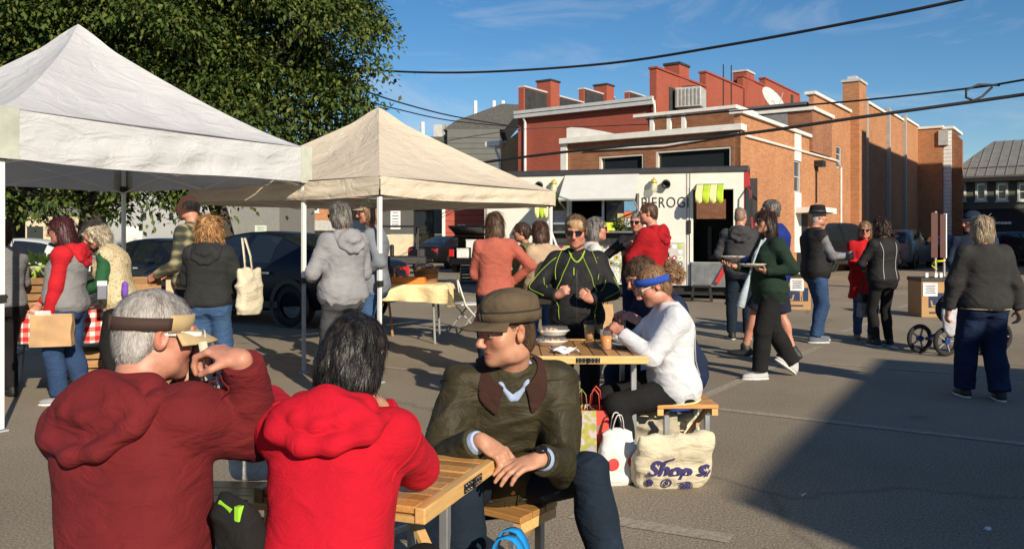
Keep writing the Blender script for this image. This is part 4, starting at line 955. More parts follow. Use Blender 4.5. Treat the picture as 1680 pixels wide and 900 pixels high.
# goods on the counter: things of their own
def on_truck(x, y, z): return tk.matrix_basis @ Vector((x, y, z))
r_ = random.Random(5)
for k, px in enumerate((1004, 1016, 1026)):
    x = th(px, 380)[0]; o = thing('potted_herb' if k else 'leaflet_stand', ['lime leaflet stand on the truck counter', 'small green potted plant in the middle of the truck counter', 'small green potted plant at the right of the truck counter'][k], 'plant' if k else 'stand', on_truck(x, -.25, cz+.001))
    if k == 0: MB().box((0, 0, .1), (.24, .05, .2), Matrix.Rotation(R(-20), 3, 'X')).box((0, .05, .006), (.24, .16, .012)).build('leaflets', GREENY, o)
    else:
        MB().lathe([(.05, 0), (.065, .1), (.055, .1), (.05, .08)], 10).build('pot', BLK, o)
        P = np.random.default_rng(k).normal(size=(140, 3))*[.06, .06, .05]+[0, 0, .17]; tag(leaves('foliage', P, .06, o, np.random.default_rng(k)), kind='stuff')
# lettering
cx_, cz_ = th(1091, 333); text('lettering', 'PIEROGIES'[:7], .36, M('sign black', (.02, .02, .02), .6), tk, (cx_, -.006, cz_), (R(90), 0, 0), extrude=.002, space=1.1).scale = (.8, 1, 1)
# lamps
for px, py, mat_, y_ in ((887, 302, BLK, 0), (1094, 299, BLK, 0)):
    x, z = th(px, py); MB().lathe([(.03, 0), (.06, .04), (.10, .13), (.11, .2), (.08, .2), (.05, .1)], 12, (x, -.02, z+.02), Matrix.Rotation(R(115), 3, 'X'), caps=True).build('flood_lamp', mat_, tk, True)
for px, py in ((911, 298), (1074, 296)):
    x, z = th(px, py); l_ = MB().lathe([(.0, .02), (.05, .02), (.07, -.03), (.075, -.08)], 12, (x, -.16, z)).tube([(x, -.01, z+.02), (x, -.16, z+.05)], .018, 6).build('jar_lamp', M('brass yellow', (.6, .45, .08), .35, .3), tk, True)
    MB().lathe([(.07, -.08), (.085, -.16), (.08, -.26), (.04, -.3), (0, -.3)], 12, (x, -.16, z), caps=False).build('jar', M('jar glass', (.7, .68, .5), .15, var=0, alpha=.55), l_, True)
# striped scalloped awnings
def stripe_awning(px0, px1, py0, py1, out, drop, name='striped_awning'):
    x0, z1 = th(px0, py0); x1, _ = th(px1, py0); n = 4; w = (x1-x0)/n
    a_ = MB().bar((x0, -.03, z1), (x1, -.03, z1), .03).build(name, STEEL, tk)
    for k in range(n):
        def g(u, v, k=k):
            e = .05*math.sin(math.pi*u)*(1 if v > .8 else 0); return (x0+w*(k+u), -.03-out*min(1, v*1.25)-.01, z1-drop*min(1, v*1.25)*.55-max(0, v-.8)*5*(drop*.45+e))
        MB().grid(g, 7, 8).build('stripe', YELY if k % 2 == 0 else GREENY, a_, True, solid=.006)
stripe_awning(1143, 1188, 303, 325, .5, .42)
stripe_awning(893, 921, 320, 350, .9, .55)
x, z = th(897, 345); MB().tube([(x+.1, -.85, z+.05), (x+.42, -.6, z-.95)], .025, 6).build('awning_pole', paint('white pole', (.75, .75, .73)), tk)
# dotted lower panels
p0, p1 = th(838, 460)[0], th(1124, 460)[0]; pz0, pz1 = th(1000, 464)[1], th(1000, 399)[1]
MB().box2((p0, -.012, pz0), (p1, -.003, pz1)).build('dot_panel', M('panel grey', (.50, .50, .46), .5), tk)
MB().box2((p0, -.03, pz1+.01), (p1, -.004, pz1+.12)).build('panel_rail', CREAM, tk)
dm = [M('dot crimson', (.42, .02, .05), .5), M('dot white', (.8, .79, .76), .5), M('dot lime', (.45, .55, .08), .5), M('dot dark', (.1, .09, .09), .5)]
nr = 7; sp = (pz1-pz0)/nr; nc = int((p1-p0)/sp); discs = {}
dsc = {}
for i_, mt in enumerate(dm):
    dsc[i_] = MB().lathe([(sp*.42, 0), (sp*.42, .006), (0, .006)], 12, caps=False).mesh('dot', mt)
ctr = {i_: MB().lathe([(sp*.2, 0), (sp*.2, .004), (0, .004)], 8, caps=False).mesh('dot_centre', mt) for i_, mt in enumerate(dm)}
r_ = random.Random(11); cnt = 0; rest = [MB() for _ in dm]
for j in range(nr):
    for i in range(nc):
        k = r_.choice([0, 0, 1, 1, 2, 3]) if r_.random() < .93 else None
        if k is None: continue
        x = p0+(i+.5)*sp; z = pz0+(j+.5)*sp
        if cnt < 150:
            o = link('dot', dsc[k], tk); o.location = (x, -.0125, z); o.rotation_euler = (R(90), 0, 0)
            c2 = link('dot_centre', ctr[(k+1) % 3], tk); c2.location = (x, -.0188, z); c2.rotation_euler = (R(90), 0, 0); cnt += 1
        else:
            rest[k].lathe([(sp*.42, 0), (sp*.42, .006), (0, .006)], 10, (x, -.0125, z), Matrix.Rotation(R(90), 3, 'X'), caps=False)
for k, mb in enumerate(rest):
    if mb.v: tag(mb.build('dots', dm[k], tk), kind='stuff')
# underside and wheels
MB().box2((xL+.3, .1, zb-.22), (xR+.6, DEP-.1, zb-.01)).build('chassis', BLK, tk)
wx = th(1199, 460)[0]
for x in (wx+.25, 1.4):
    for y in (.2, DEP-.2): wheel(tk, (x, y-.0 if y > 1 else -.0+.14, .44), .44, .26)
for o in tk.children:
    if o.name.startswith('wheel'): o.location.y = max(.14, o.location.y)
ws = at(1152, 472, 18.6)
stl = thing('step_stool', 'black folding step stool below the truck door', 'step stool', (ws.x, 18.65, 0), math.atan2(TD.y, TD.x))
MB().box((0, 0, .34), (.42, .3, .05)).build('step', BLK, stl, bevel=.01)
for s in (-1, 1): MB().prism([(s*.16, .31), (s*.2, .31), (s*.25, 0), (s*.19, 0)], -.13, .13).build('leg', BLK, stl)
MB().box((0, -.1, .17), (.36, .03, .05)).box((0, .1, .17), (.36, .03, .05)).build('brace', BLK, stl)
# ================================================================ people: bodies and clothes are grown from distance fields and meshed
def V3(*a): return np.array(a, np.float32)
_lat = np.random.default_rng(42).random((64, 64, 64)).astype(np.float32)
def vnoise(P, sc, seed=0):
    q = P*np.asarray(sc, np.float32)+seed*13.7; i = np.floor(q).astype(int); f = (q-i).astype(np.float32); f = f*f*(3-2*f); o = 0
    for dx in (0, 1):
        for dy in (0, 1):
            for dz in (0, 1):
                w = (f[:, 0] if dx else 1-f[:, 0])*(f[:, 1] if dy else 1-f[:, 1])*(f[:, 2] if dz else 1-f[:, 2])
                o = o+w*_lat[(i[:, 0]+dx) & 63, (i[:, 1]+dy) & 63, (i[:, 2]+dz) & 63]
    return o*2-1
def smin(a, b, k):
    if k <= 0: return np.minimum(a, b)
    h = np.maximum(k-np.abs(a-b), 0)/k; return np.minimum(a, b)-h*h*k*.25
class Field:
    def __init__(s): s.p = []
    def _a(s, fn, c, rad, op, k): s.p.append((fn, np.asarray(c, np.float32), rad, op, k)); return s
    def cone(s, a, b, ra, rb, k=.02, op='u', flat=False, sq=None):
        a = np.asarray(a, np.float32); b = np.asarray(b, np.float32); ba = b-a; L2 = float(ba@ba)+1e-9; ln = math.sqrt(L2)
        def fn(P):
            pa = P-a; t = np.clip(pa@ba/L2, 0, 1); d = np.linalg.norm(pa-t[:, None]*ba, axis=1)-(ra+(rb-ra)*t)
            if flat: d = np.maximum(d, pa@ba/ln-ln)
            return d
        return s._a(fn, (a+b)/2, ln/2+max(ra, rb), op, k)
    def chain(s, pts, rs, k=.015, op='u'):
        rs = rs if hasattr(rs, '__len__') else [rs]*len(pts)
        for i in range(len(pts)-1): s.cone(pts[i], pts[i+1], rs[i], rs[i+1], k, op)
        return s
    def ell(s, c, r, M3=None, k=.02, op='u'):
        c = np.asarray(c, np.float32); r = np.asarray(r, np.float32); M3 = np.eye(3, dtype=np.float32) if M3 is None else np.asarray(M3, np.float32)
        def fn(P):
            q = (P-c)@M3; k0 = np.linalg.norm(q/r, axis=1); k1 = np.linalg.norm(q/(r*r), axis=1)+1e-6; return k0*(k0-1)/k1
        return s._a(fn, c, float(r.max()), op, k)
    def tube(s, o, T, zs, rx, ry, y0=None, k=.03, op='u', n=2.4):
        o = np.asarray(o, np.float32); T = np.asarray(T, np.float32); y0 = y0 if y0 is not None else [0]*len(zs)
        def fn(P):
            q = (P-o)@T; z = q[:, 2]; a = np.interp(z, zs, rx); b = np.interp(z, zs, ry); c = np.interp(z, zs, y0)
            d = ((np.abs(q[:, 0]/a)**n+np.abs((q[:, 1]-c)/b)**n)**(1/n)-1)*np.minimum(a, b)
            return np.maximum(np.maximum(d, zs[0]-z), z-zs[-1]).astype(np.float32)
        zc = (zs[0]+zs[-1])/2; return s._a(fn, o+T[:, 2]*zc, (zs[-1]-zs[0])/2+max(max(rx), max(ry)), op, k)
    def half(s, o, n, k=0.0):
        o = np.asarray(o, np.float32); n = np.asarray(n, np.float32); n = n/np.linalg.norm(n)
        return s._a(lambda P: (P-o)@n, o, 1e3, 'i', k)
    def ev(s, P, marg=.1):
        D = np.full(len(P), marg, np.float32)
        for fn, c, rad, op, k in s.p:
            if rad < 100:
                idx = np.where(((P-c)**2).sum(1) < (rad+marg)**2)[0]
                if not len(idx): continue
                d = fn(P[idx]).astype(np.float32)
            else: idx = slice(None); d = fn(P).astype(np.float32)
            if op == 'u': D[idx] = smin(D[idx], d, k)
            elif op == 's': D[idx] = -smin(-D[idx], d, k)
            else: D[idx] = -smin(-D[idx], -d, k)
        return D
    def bounds(s):
        lo = np.min([c-r for f, c, r, o, k in s.p if o == 'u'], 0); hi = np.max([c+r for f, c, r, o, k in s.p if o == 'u'], 0); return lo-.03, hi+.03
    def project(s, P, off=0, it=6):
        P = np.asarray(P, np.float32).copy()
        for _ in range(it):
            d, g = s.ev(P, .3), s.grad(P); P -= g*(d-off)[:, None]*.8
        return P
    def grad(s, P, e=.004):
        g = np.stack([s.ev(P+V3(*(e if j == i else 0 for j in range(3))), .3)-s.ev(P-V3(*(e if j == i else 0 for j in range(3))), .3) for i in range(3)], 1); return g/(np.linalg.norm(g, axis=1)[:, None]+1e-9)
    def mesh(s, h):
        lo, hi = s.bounds(); B = 8; n = np.ceil((hi-lo)/(h*B)).astype(int); bc = np.stack(np.meshgrid(*[np.arange(k) for k in n], indexing='ij'), -1).reshape(-1, 3)
        br = B*h*.5*1.7321; ctr = lo+(bc+.5)*B*h; d = s.ev(ctr.astype(np.float32), br+.06)
        keep = np.abs(d) < br+.025; N_ = n*B+1; D = np.full(N_, .5, np.float32)
        for b in bc[d <= -(br+.025)]: D[b[0]*B:b[0]*B+B+1, b[1]*B:b[1]*B+B+1, b[2]*B:b[2]*B+B+1] = -.5
        mask = np.zeros(N_, bool)
        for b in bc[keep]: mask[b[0]*B:b[0]*B+B+1, b[1]*B:b[1]*B+B+1, b[2]*B:b[2]*B+B+1] = True
        ii = np.argwhere(mask); D[mask] = s.ev((lo+ii*h).astype(np.float32), .08)
        S = D < 0; c = np.zeros(np.array(N_)-1, np.int8)
        for dx in (0, 1):
            for dy in (0, 1):
                for dz in (0, 1): c += S[dx:N_[0]-1+dx, dy:N_[1]-1+dy, dz:N_[2]-1+dz]
        act = (c > 0) & (c < 8); ci = np.argwhere(act); idm = np.full(c.shape, -1, np.int32); idm[act] = np.arange(len(ci))
        acc = np.zeros((len(ci), 3), np.float32); cnt = np.zeros(len(ci), np.float32)
        for ax in range(3):
            o1, o2 = [a for a in range(3) if a != ax]
            for u in (0, 1):
                for v in (0, 1):
                    p = np.zeros(3, int); p[o1] = u; p[o2] = v; q = p.copy(); q[ax] = 1
                    a = D[tuple((ci+p).T)]; b = D[tuple((ci+q).T)]; m = (a < 0) != (b < 0)
                    t = np.where(m, a/np.where(m, a-b, 1), 0); pt = np.tile(p.astype(np.float32), (len(ci), 1)); pt[:, ax] = t
                    acc[m] += pt[m]; cnt[m] += 1
        Vv = lo+(ci+acc/cnt[:, None])*h; F = []
        for ax in range(3):
            o1, o2 = (ax+1) % 3, (ax+2) % 3; sl0 = [slice(None)]*3; sl1 = [slice(None)]*3; sl0[ax] = slice(0, -1); sl1[ax] = slice(1, None)
            A = S[tuple(sl0)]; Bq = S[tuple(sl1)]; e = np.argwhere(A != Bq); e = e[(e[:, o1] > 0) & (e[:, o2] > 0) & (e[:, o1] < N_[o1]-1) & (e[:, o2] < N_[o2]-1)]
            flip = A[tuple(e.T)]; q = []
            for u, v in ((-1, -1), (0, -1), (0, 0), (-1, 0)):
                w = e.copy(); w[:, o1] += u; w[:, o2] += v; q.append(idm[tuple(w.T)])
            q = np.stack(q, 1); q[~flip] = q[~flip][:, ::-1]; F.append(q)
        F = np.concatenate(F); F = F[(F >= 0).all(1)]
        return Vv.astype(np.float32), F
def vnormals(Vv, F):
    n = np.cross(Vv[F[:, 2]]-Vv[F[:, 0]], Vv[F[:, 3]]-Vv[F[:, 1]]); N_ = np.zeros_like(Vv)
    for k in range(4): np.add.at(N_, F[:, k], n)
    return N_/(np.linalg.norm(N_, axis=1)[:, None]+1e-12)
def field_obj(name, fld, h, mat, parent=None, disp=None, colour=None, coarse=None):
    Vv, F = fld.mesh(h)
    if coarse is not None:      # parts wholly under clothing keep fewer faces
        hid = coarse(Vv); k = np.floor(Vv[hid]/(h*4.5)).astype(np.int64); key = (k[:, 0]+5000)*100000000+(k[:, 1]+5000)*10000+(k[:, 2]+5000)
        uq, inv = np.unique(key, return_inverse=True); inv = inv.ravel(); nv = int((~hid).sum()); mp_ = np.empty(len(Vv), np.int64); mp_[~hid] = np.arange(nv); mp_[hid] = nv+inv
        cs = np.zeros((len(uq), 3)); np.add.at(cs, inv, Vv[hid]); cs /= np.bincount(inv)[:, None]; Vv = np.concatenate([Vv[~hid], cs]).astype(np.float32)
        T_ = np.concatenate([F[:, [0, 1, 2]], F[:, [0, 2, 3]]]); T_ = mp_[T_]; T_ = T_[(T_[:, 0] != T_[:, 1]) & (T_[:, 1] != T_[:, 2]) & (T_[:, 0] != T_[:, 2])]
        _, ui = np.unique(np.sort(T_, 1), axis=0, return_index=True); F = T_[np.sort(ui)]
    if disp is not None: Vv = Vv+vnormals(Vv, F)*disp(Vv)[:, None]
    me = raw_mesh(name, Vv, F, mat, True)
    if colour is not None:
        a = me.color_attributes.new('tone', 'FLOAT_COLOR', 'POINT'); c = np.ones((len(Vv), 4), np.float32); c[:, :3] = colour(Vv); a.data.foreach_set('color', c.ravel())
    return link(name, me, parent)
def rx_(a): c, s = math.cos(a), math.sin(a); return np.array([[1, 0, 0], [0, c, -s], [0, s, c]], np.float32)
def ry_(a): c, s = math.cos(a), math.sin(a); return np.array([[c, 0, s], [0, 1, 0], [-s, 0, c]], np.float32)
def rz_(a): c, s = math.cos(a), math.sin(a); return np.array([[c, -s, 0], [s, c, 0], [0, 0, 1]], np.float32)
def unit(v): v = np.asarray(v, np.float32); return v/(np.linalg.norm(v)+1e-9)
def ik(a, t, l1, l2, pole):
    a = np.asarray(a, np.float32); t = np.asarray(t, np.float32); d = t-a; L_ = np.linalg.norm(d); mx_ = (l1+l2)*.995
    if L_ > mx_: t = a+d/L_*mx_; d = t-a; L_ = mx_
    L_ = max(L_, abs(l1-l2)+.02); u = d/np.linalg.norm(d); x = (l1*l1-l2*l2+L_*L_)/(2*L_); y = math.sqrt(max(l1*l1-x*x, 0))
    p = np.asarray(pole, np.float32); p = unit(p-u*(p@u)); return a+u*x+p*y, t
SKINM = {}
def skinmat():
    if 'm' in SKINM: return SKINM['m']
    m, nt, b = newmat('skin'); at_ = N(nt, 'ShaderNodeVertexColor', layer_name='tone'); t = noise(nt, 32, 6, rough=.7); r = ramp(nt, t.outputs['Fac'], [(.3, (.84, .76, .72)), (.5, (1, 1, 1)), (.7, (1.12, 1.10, 1.08))])
    mm = N(nt, 'ShaderNodeMix', data_type='RGBA', blend_type='MULTIPLY'); mm.inputs[0].default_value = 1; nt.links.new(at_.outputs[0], mm.inputs[6]); nt.links.new(r.outputs[0], mm.inputs[7])
    nt.links.new(mm.outputs[2], b.inputs['Base Color']); b.inputs['Roughness'].default_value = .48; b.inputs['Specular IOR Level'].default_value = .4
    b.inputs['Subsurface Weight'].default_value = .12; b.inputs['Subsurface Radius'].default_value = (.012, .005, .003); b.inputs['Subsurface Scale'].default_value = .5
    f = noise(nt, 260, 3); bumpn(nt, b, f.outputs['Fac'], .18, .001); SKINM['m'] = m; return m
def hairmat(name, c1, c2, rough=.42):
    if name in _m: return _m[name]
    m, nt, b = newmat(name); g = N(nt, 'ShaderNodeNewGeometry'); t = noise(nt, 30, 5, stretch=(1, 1, .25)); ad = N(nt, 'ShaderNodeMath', operation='ADD'); ml = N(nt, 'ShaderNodeMath', operation='MULTIPLY'); ml.inputs[1].default_value = .5
    sb = N(nt, 'ShaderNodeMath', operation='SUBTRACT'); sb.inputs[1].default_value = .25
    nt.links.new(g.outputs['Random Per Island'], ml.inputs[0]); nt.links.new(ml.outputs[0], sb.inputs[0]); nt.links.new(sb.outputs[0], ad.inputs[0]); nt.links.new(t.outputs['Fac'], ad.inputs[1])
    r = ramp(nt, ad.outputs[0], [(.25, c1), (.75, c2)]); nt.links.new(r.outputs[0], b.inputs['Base Color']); b.inputs['Roughness'].default_value = rough; b.inputs['Specular IOR Level'].default_value = .35
    f = noise(nt, 90, 4, stretch=(1, 1, .12)); bumpn(nt, b, f.outputs['Fac'], .6, .006); _m[name] = m; return m
SKIN_T = {'fair': (.44, .225, .145), 'pink': (.46, .21, .145), 'tan': (.35, .165, .10)}
class Person:
    def __init__(s, label, pos, face, H=1.7, sex='m', g=1.0, lean=0, twist=0, hip=None, side=0, feet=None, kpole=None, wr=None, elb=None, head=(0, 0, 0), h=.0085, skin='fair', curl=.7, handdir=None, group=None, sit=False, bare=False, neckfwd=.02, belly=0, hd=1.0):
        s.label, s.H, s.f, s.h, s.sex, s.g = label, H, H/1.72, h, sex, g; f = s.f
        s.P0 = np.array(hip if hip is not None else (0, 0, .522*H), np.float32); s.T = rz_(R(twist)) @ ry_(R(side)) @ rx_(R(-lean)); s.belly = belly
        sw = (.178 if sex == 'm' else .158)*f*(.72+.28*g); s.S = {}; s.E = {}; s.Wr = {}; s.Hp = {}; s.K = {}; s.A = {}
        s.N = s.P0+s.T @ V3(0, 0, .306*H); s.Rh = rz_(R(head[0])) @ rx_(R(-head[1])) @ ry_(R(head[2]))
        s.hs = (1.0 if sex == 'm' else .955)*hd; s.HC = s.N+s.T @ V3(0, neckfwd, .068*f)+s.Rh @ V3(0, .022, .108*f)
        wr = wr or {}; elb = elb or {}; s.hand = {}; handdir = handdir or {}
        for sd, sg in (('L', -1), ('R', 1)):
            s.S[sd] = s.P0+s.T @ V3(sg*sw, -.01, .274*H)
            w = np.array(wr.get(sd, (sg*.26, .03, .80)), np.float32)*f if not (sd in wr and len(wr[sd]) == 4) else np.array(wr[sd][:3], np.float32)
            po = elb.get(sd, (sg*.55, -.6, -.5)); s.E[sd], s.Wr[sd] = ik(s.S[sd], w, .172*H, .150*H, po[:3])
            if len(po) == 4: s.E[sd] = np.array(po[:3], np.float32); s.Wr[sd] = w
            s.Hp[sd] = s.P0+V3(sg*.088*f, 0, -.005)
            ft = (feet or {}).get(sd, (sg*.10, .0, .0)); a = V3(ft[0], ft[1], ft[2])*1.0; a[:2] *= f; a[2] += .078*f
            kp = (kpole or {}).get(sd, (sg*.12, 1, .1)); s.K[sd], s.A[sd] = ik(s.Hp[sd], a, .245*H, .238*H, kp)
            s.hand[sd] = handdir.get(sd)
        s.footyaw = {sd: R(((feet or {}).get(sd, (0, 0, 0, 0))+(0,)*4)[3] if feet and sd in feet and len(feet[sd]) > 3 else (6 if sd == 'L' else -6)) for sd in 'LR'}
        s.footpitch = {sd: R(feet[sd][4]) if feet and sd in feet and len(feet[sd]) > 4 else 0 for sd in 'LR'}
        s.curl = curl if isinstance(curl, dict) else {'L': curl, 'R': curl}; s.skin = SKIN_T[skin]; s.pos, s.face, s.group = pos, face, group
        s.sit, s.bare = sit, bare
        s.body()
    # ---- the one continuous body
    def hp(s, *v): return s.HC+s.Rh @ (V3(*v)*s.hs)
    def body(s):
        f, F = s.f, Field(); h = s.h; HS = s.hs; Rh = s.Rh; k = .012
        s.torso(F, -.035, True)
        F.cone(s.N+s.T @ V3(0, -.012, -.05*f), s.HC+Rh @ V3(0, -.03, -.065), .062*f if s.sex == 'm' else .052*f, .056*f if s.sex == 'm' else .047*f, .035)
        e = lambda c, r, kk=k, op='u', M3=None: F.ell(s.hp(*c), [x*HS for x in r], Rh if M3 is None else Rh @ M3, kk*HS, op)
        e((0, -.012, .033), (.076, .096, .083)); e((0, .028, -.035), (.058, .064, .082), .03); e((0, .052, -.082), (.036, .036, .030), .03); e((0, .077, -.098), (.017, .016, .015), .022)
        for sg in (-1, 1):
            e((sg*.04, .055, -.025), (.026, .030, .028), .025); e((sg*.045, .005, -.075), (.022, .045, .028), .03)
            e((sg*.032, .105, .006), (.018, .014, .013), .016, 's')
            e((sg*.032, .083, .003), (.0155, .0150, .0150), .004)
            e((sg*.078, -.008, -.004), (.010, .020, .033), .008, 'u', ry_(R(sg*12)) @ rz_(R(sg*-22))); e((sg*.087, -.003, .0), (.008, .011, .019), .006, 's', rz_(R(sg*-22)))
            F.cone(s.hp(sg*.013, .093, .026), s.hp(sg*.045, .078, .027), .010*HS, .008*HS, .014)
            e((sg*.0115, .108, -.037), (.0085, .011, .0085), .008)
        F.cone(s.hp(0, .092, .018), s.hp(0, .1215, -.030), .0085*HS, .0125*HS, .012)
        e((0, .0885, -.0625), (.022, .0090, .0046), .004); e((0, .0870, -.0752), (.019, .0100, .0054), .004); F.cone(s.hp(-.021, .097, -.0688), s.hp(.021, .097, -.0688), .0030, .0030, .003, 's')
        for sd, sg in (('L', -1), ('R', 1)):
            S, E, Wq, Hp, K, A = s.S[sd], s.E[sd], s.Wr[sd], s.Hp[sd], s.K[sd], s.A[sd]
            F.cone(S, E, .046*f, .037*f, .03); F.cone(E, Wq, .038*f, .027*f, .012)
            m_ = E+(Wq-E)*.25; F.ell(m_, (.042*f, .042*f, .07*f), np.array(frame(Vector(Wq-E))), .02)
            lk = 1.0 if s.bare else .78; F.cone(Hp, K, .078*f*lk, .052*f*lk, .04); F.cone(K, A, .050*f*lk, .035*f, .015); c_ = K+(A-K)*.28-s.fwdleg(sd)*.018*lk; F.ell(c_, (.05*f*lk, .05*f*lk, .10*f), np.array(frame(Vector(A-K))), .03)
            y = s.footframe(sd); F.cone(A-y[:, 2]*.03*f-y[:, 1]*.035*f, A-y[:, 2]*.045*f+y[:, 1]*.13*f, .034*f, .026*f, .03)
            s.fhand(F, sd, sg)
        def tone(Vv):
            q = (Vv-s.HC) @ Rh/HS; c = np.tile(np.array(s.skin, np.float32), (len(Vv), 1))
            def blob(p, r): return np.exp(-(((q-np.array(p))/np.array(r))**2).sum(1))
            def mixc(w, col):
                w = w[:, None]; return c*(1-w)+np.array(col, np.float32)*w
            red = tuple(np.array(s.skin)*[1.08, .72, .68])
            for p, r, a in (((0, .115, -.03), (.02, .02, .02), .6), ((.045, .08, -.025), (.03, .03, .025), .5), ((-.045, .08, -.025), (.03, .03, .025), .5), ((.085, -.005, 0), (.012, .025, .04), .55), ((-.085, -.005, 0), (.012, .025, .04), .55)): c = mixc(blob(p, r)*a, red)
            c = mixc(np.clip(blob((0, .1, -.069), (.024, .03, .0125))*1.5, 0, .85), np.array(s.skin)*[.85, .45, .45])
            if s.sex == 'm': c = mixc(blob((0, .07, -.085), (.06, .05, .035))*.22, np.array(s.skin)*[.55, .6, .65])
            return c
        def hidden(Vv):
            m = (np.linalg.norm(Vv-s.HC, axis=1) > .19) & (np.linalg.norm(Vv-s.N-s.T @ V3(0, .03, .02), axis=1) > .12)
            for sd in 'LR':
                m &= np.linalg.norm(Vv-(s.Wr[sd]+unit(s.Wr[sd]-s.E[sd])*.07*s.f), axis=1) > .17*s.f
                if s.bare: m &= Vv[:, 2] > max(s.K[sd][2], s.A[sd][2])+.12
            return m
        s.o = field_obj('person', F, h, skinmat(), None, colour=tone, coarse=hidden); s.F = F
        s.o.location = (s.pos[0], s.pos[1], s.pos[2] if len(s.pos) > 2 else 0); s.o.rotation_euler = (0, 0, R(s.face)); tag(s.o, s.label, 'person', s.group or 'people at the market')
    def fwdleg(s, sd):
        K, A, Hp = s.K[sd], s.A[sd], s.Hp[sd]; a = unit(A-K); v = K-(Hp+A)/2; v = v-a*(v@a); return unit(v) if np.linalg.norm(v) > .01 else V3(0, 1, 0)
    def footframe(s, sd): return rz_(s.footyaw[sd]) @ rx_(-s.footpitch[sd])
    def torso(s, F, inf=0.0, thin=False, z0=None, hemk=None, k=.035):
        f, g = s.f, s.g; m = s.sex == 'm'; b = s.belly
        zs = [-.10, 0, .08, .16, .27, .36, .44, .495, .54, .565]
        rx = [.135, .168, .160, .150, .158, .170, .172, .140, .085, .06] if m else [.140, .176, .165, .142, .146, .155, .150, .118, .07, .052]
        ry = [.095, .118, .112, .106, .112, .120, .112, .090, .068, .056] if m else [.10, .125, .115, .102, .108, .118, .102, .080, .060, .048]
        yo = [0, -.005, .004, .008, .004, -.004, -.014, -.02, -.018, -.012]
        gx = [1, 1, 1, 1, 1, 1, 1, .6, .3, .1]
        rx = [(r*(1+(g-1)*q)+inf*(.4+.6*q))*f for r, q in zip(rx, gx)]; ry = [(r*(1+(g-1)*1.25*q)+inf*(.4+.6*q)+b*w*.5)*f for r, q, w in zip(ry, gx, (0, .4, .9, 1, .7, .2, 0, 0, 0, 0))]
        yo = [(y+b*w*.5)*f for y, w in zip(yo, (0, .4, .9, 1, .7, .2, 0, 0, 0, 0))]; zs = [z*f*1.0 for z in zs]
        if hemk is not None:   # profile change towards the hem: (z, factor) pairs
            zz, ff = zip(*hemk); rx = list(rx); ry = list(ry)
            grid = np.linspace(z0*f, zs[-1], 24); rxi = np.interp(grid, zs, rx)*np.interp(grid/f, zz, ff); ryi = np.interp(grid, zs, ry)*np.interp(grid/f, zz, ff); yoi = np.interp(grid, zs, yo); zs, rx, ry, yo = list(grid), list(rxi), list(ryi), list(yoi)
        F.tube(s.P0, s.T, zs, rx, ry, yo, k)
        if not m and not thin:
            for sg in (-1, 1): F.ell(s.P0+s.T @ (V3(sg*.072, .088*(1+(g-1)*.8), .335)*f), (np.array([.066, .056, .066])*(.9+.35*(g-.9))+inf*.3)*f, s.T, .05)
        for sd in 'LR':
            S = s.S[sd]; c = s.P0+s.T @ (V3(0, -.012, .455)*f); F.cone(c+(S-c)*.3, S, (.064+max(inf, -.02)*.45)*f, (.052+max(inf, -.015)*.6)*f, .05)
    def fhand(s, F, sd, sg):
        W_, E = s.Wr[sd], s.E[sd]; f = s.f*(1.0 if s.sex == 'm' else .92); fd = unit(W_-E); hd = s.hand[sd]
        if hd is not None: y = unit(hd[0]); z = unit(hd[1])
        else: y = fd; z = V3(sg*.9, -.1, .35)
        z = unit(z-y*(z@y)); x = np.cross(y, z); Q = np.stack([x, y, z], 1); th = -sg; rm = max(.0085*f, s.h*.62); cu = s.curl[sd]
        p = lambda a, b, c: W_+Q @ (V3(a, b, c)*f)
        F.cone(E+(W_-E)*.85, p(0, .02, 0), .026*f, .024*f, .015); F.ell(p(0, .05, 0), np.array([.040, .052, .0155])*f, Q, .015)
        s.palm = getattr(s, 'palm', {}); s.palm[sd] = (p(0, .075, -.03), Q)
        for i, ln in enumerate((.070, .078, .073, .056)):
            xo = th*(.0295-.0195*i); b = p(xo, .088-.006*(i == 3)-.004*(i == 0), .002); a = 0; L_ = (ln*.45, ln*.31, ln*.26); spread = th*(.10-.07*i); c_ = cu*(1+.12*(i-1))
            for j, (l, ba) in enumerate(zip(L_, (.75, 1.0, .65))):
                a += ba*c_; d = Q @ V3(math.sin(spread)*math.cos(a), math.cos(a)*math.cos(spread), -math.sin(a)); e = b+d*l*f*1.15; F.cone(b, e, rm*(1.08-.08*j), rm*(1.0-.1*j), .004 if j else .010); b = e
        b = p(th*.026, .022, -.006); d1 = unit(V3(th*.75, .62, -.32-.2*cu)); e = b+Q @ d1*.042*f; F.cone(b, e, rm*1.5, rm*1.15, .014); d2 = unit(V3(th*(.45-.35*cu), .85, -.25-.45*cu)); F.cone(e, e+Q @ d2*.034*f, rm*1.12, rm*.9, .005)
    # ---- clothes
    def foldfn(s, amp, extra=(), seed=0, sc=(7, 7, 13)):
        js = [*s.E.values(), *s.K.values(), *s.A.values(), *extra]
        def fn(Vv):
            w = np.full(len(Vv), .45, np.float32)
            for j in js: w += .75*np.exp(-((Vv-j)**2).sum(1)/(.085*s.f)**2)
            wp = Vv+.045*np.stack([vnoise(Vv, 5, seed+7), vnoise(Vv, 5, seed+8), vnoise(Vv, 5, seed+9)], 1)
            r1 = np.clip(1-np.abs(vnoise(wp, np.array(sc)*.62, seed+1))*3.2, -.35, 1); r2 = np.clip(1-np.abs(vnoise(wp @ rx_(.7) @ ry_(.5), np.array(sc)*.95, seed+2))*3.2, -.35, 1); r3 = vnoise(wp, np.array(sc)*2.0, seed+5)
            return amp*w*(r1*.9+r2*.6+r3*.25)+amp*.6*vnoise(Vv, 4.5, seed+3)
        return fn
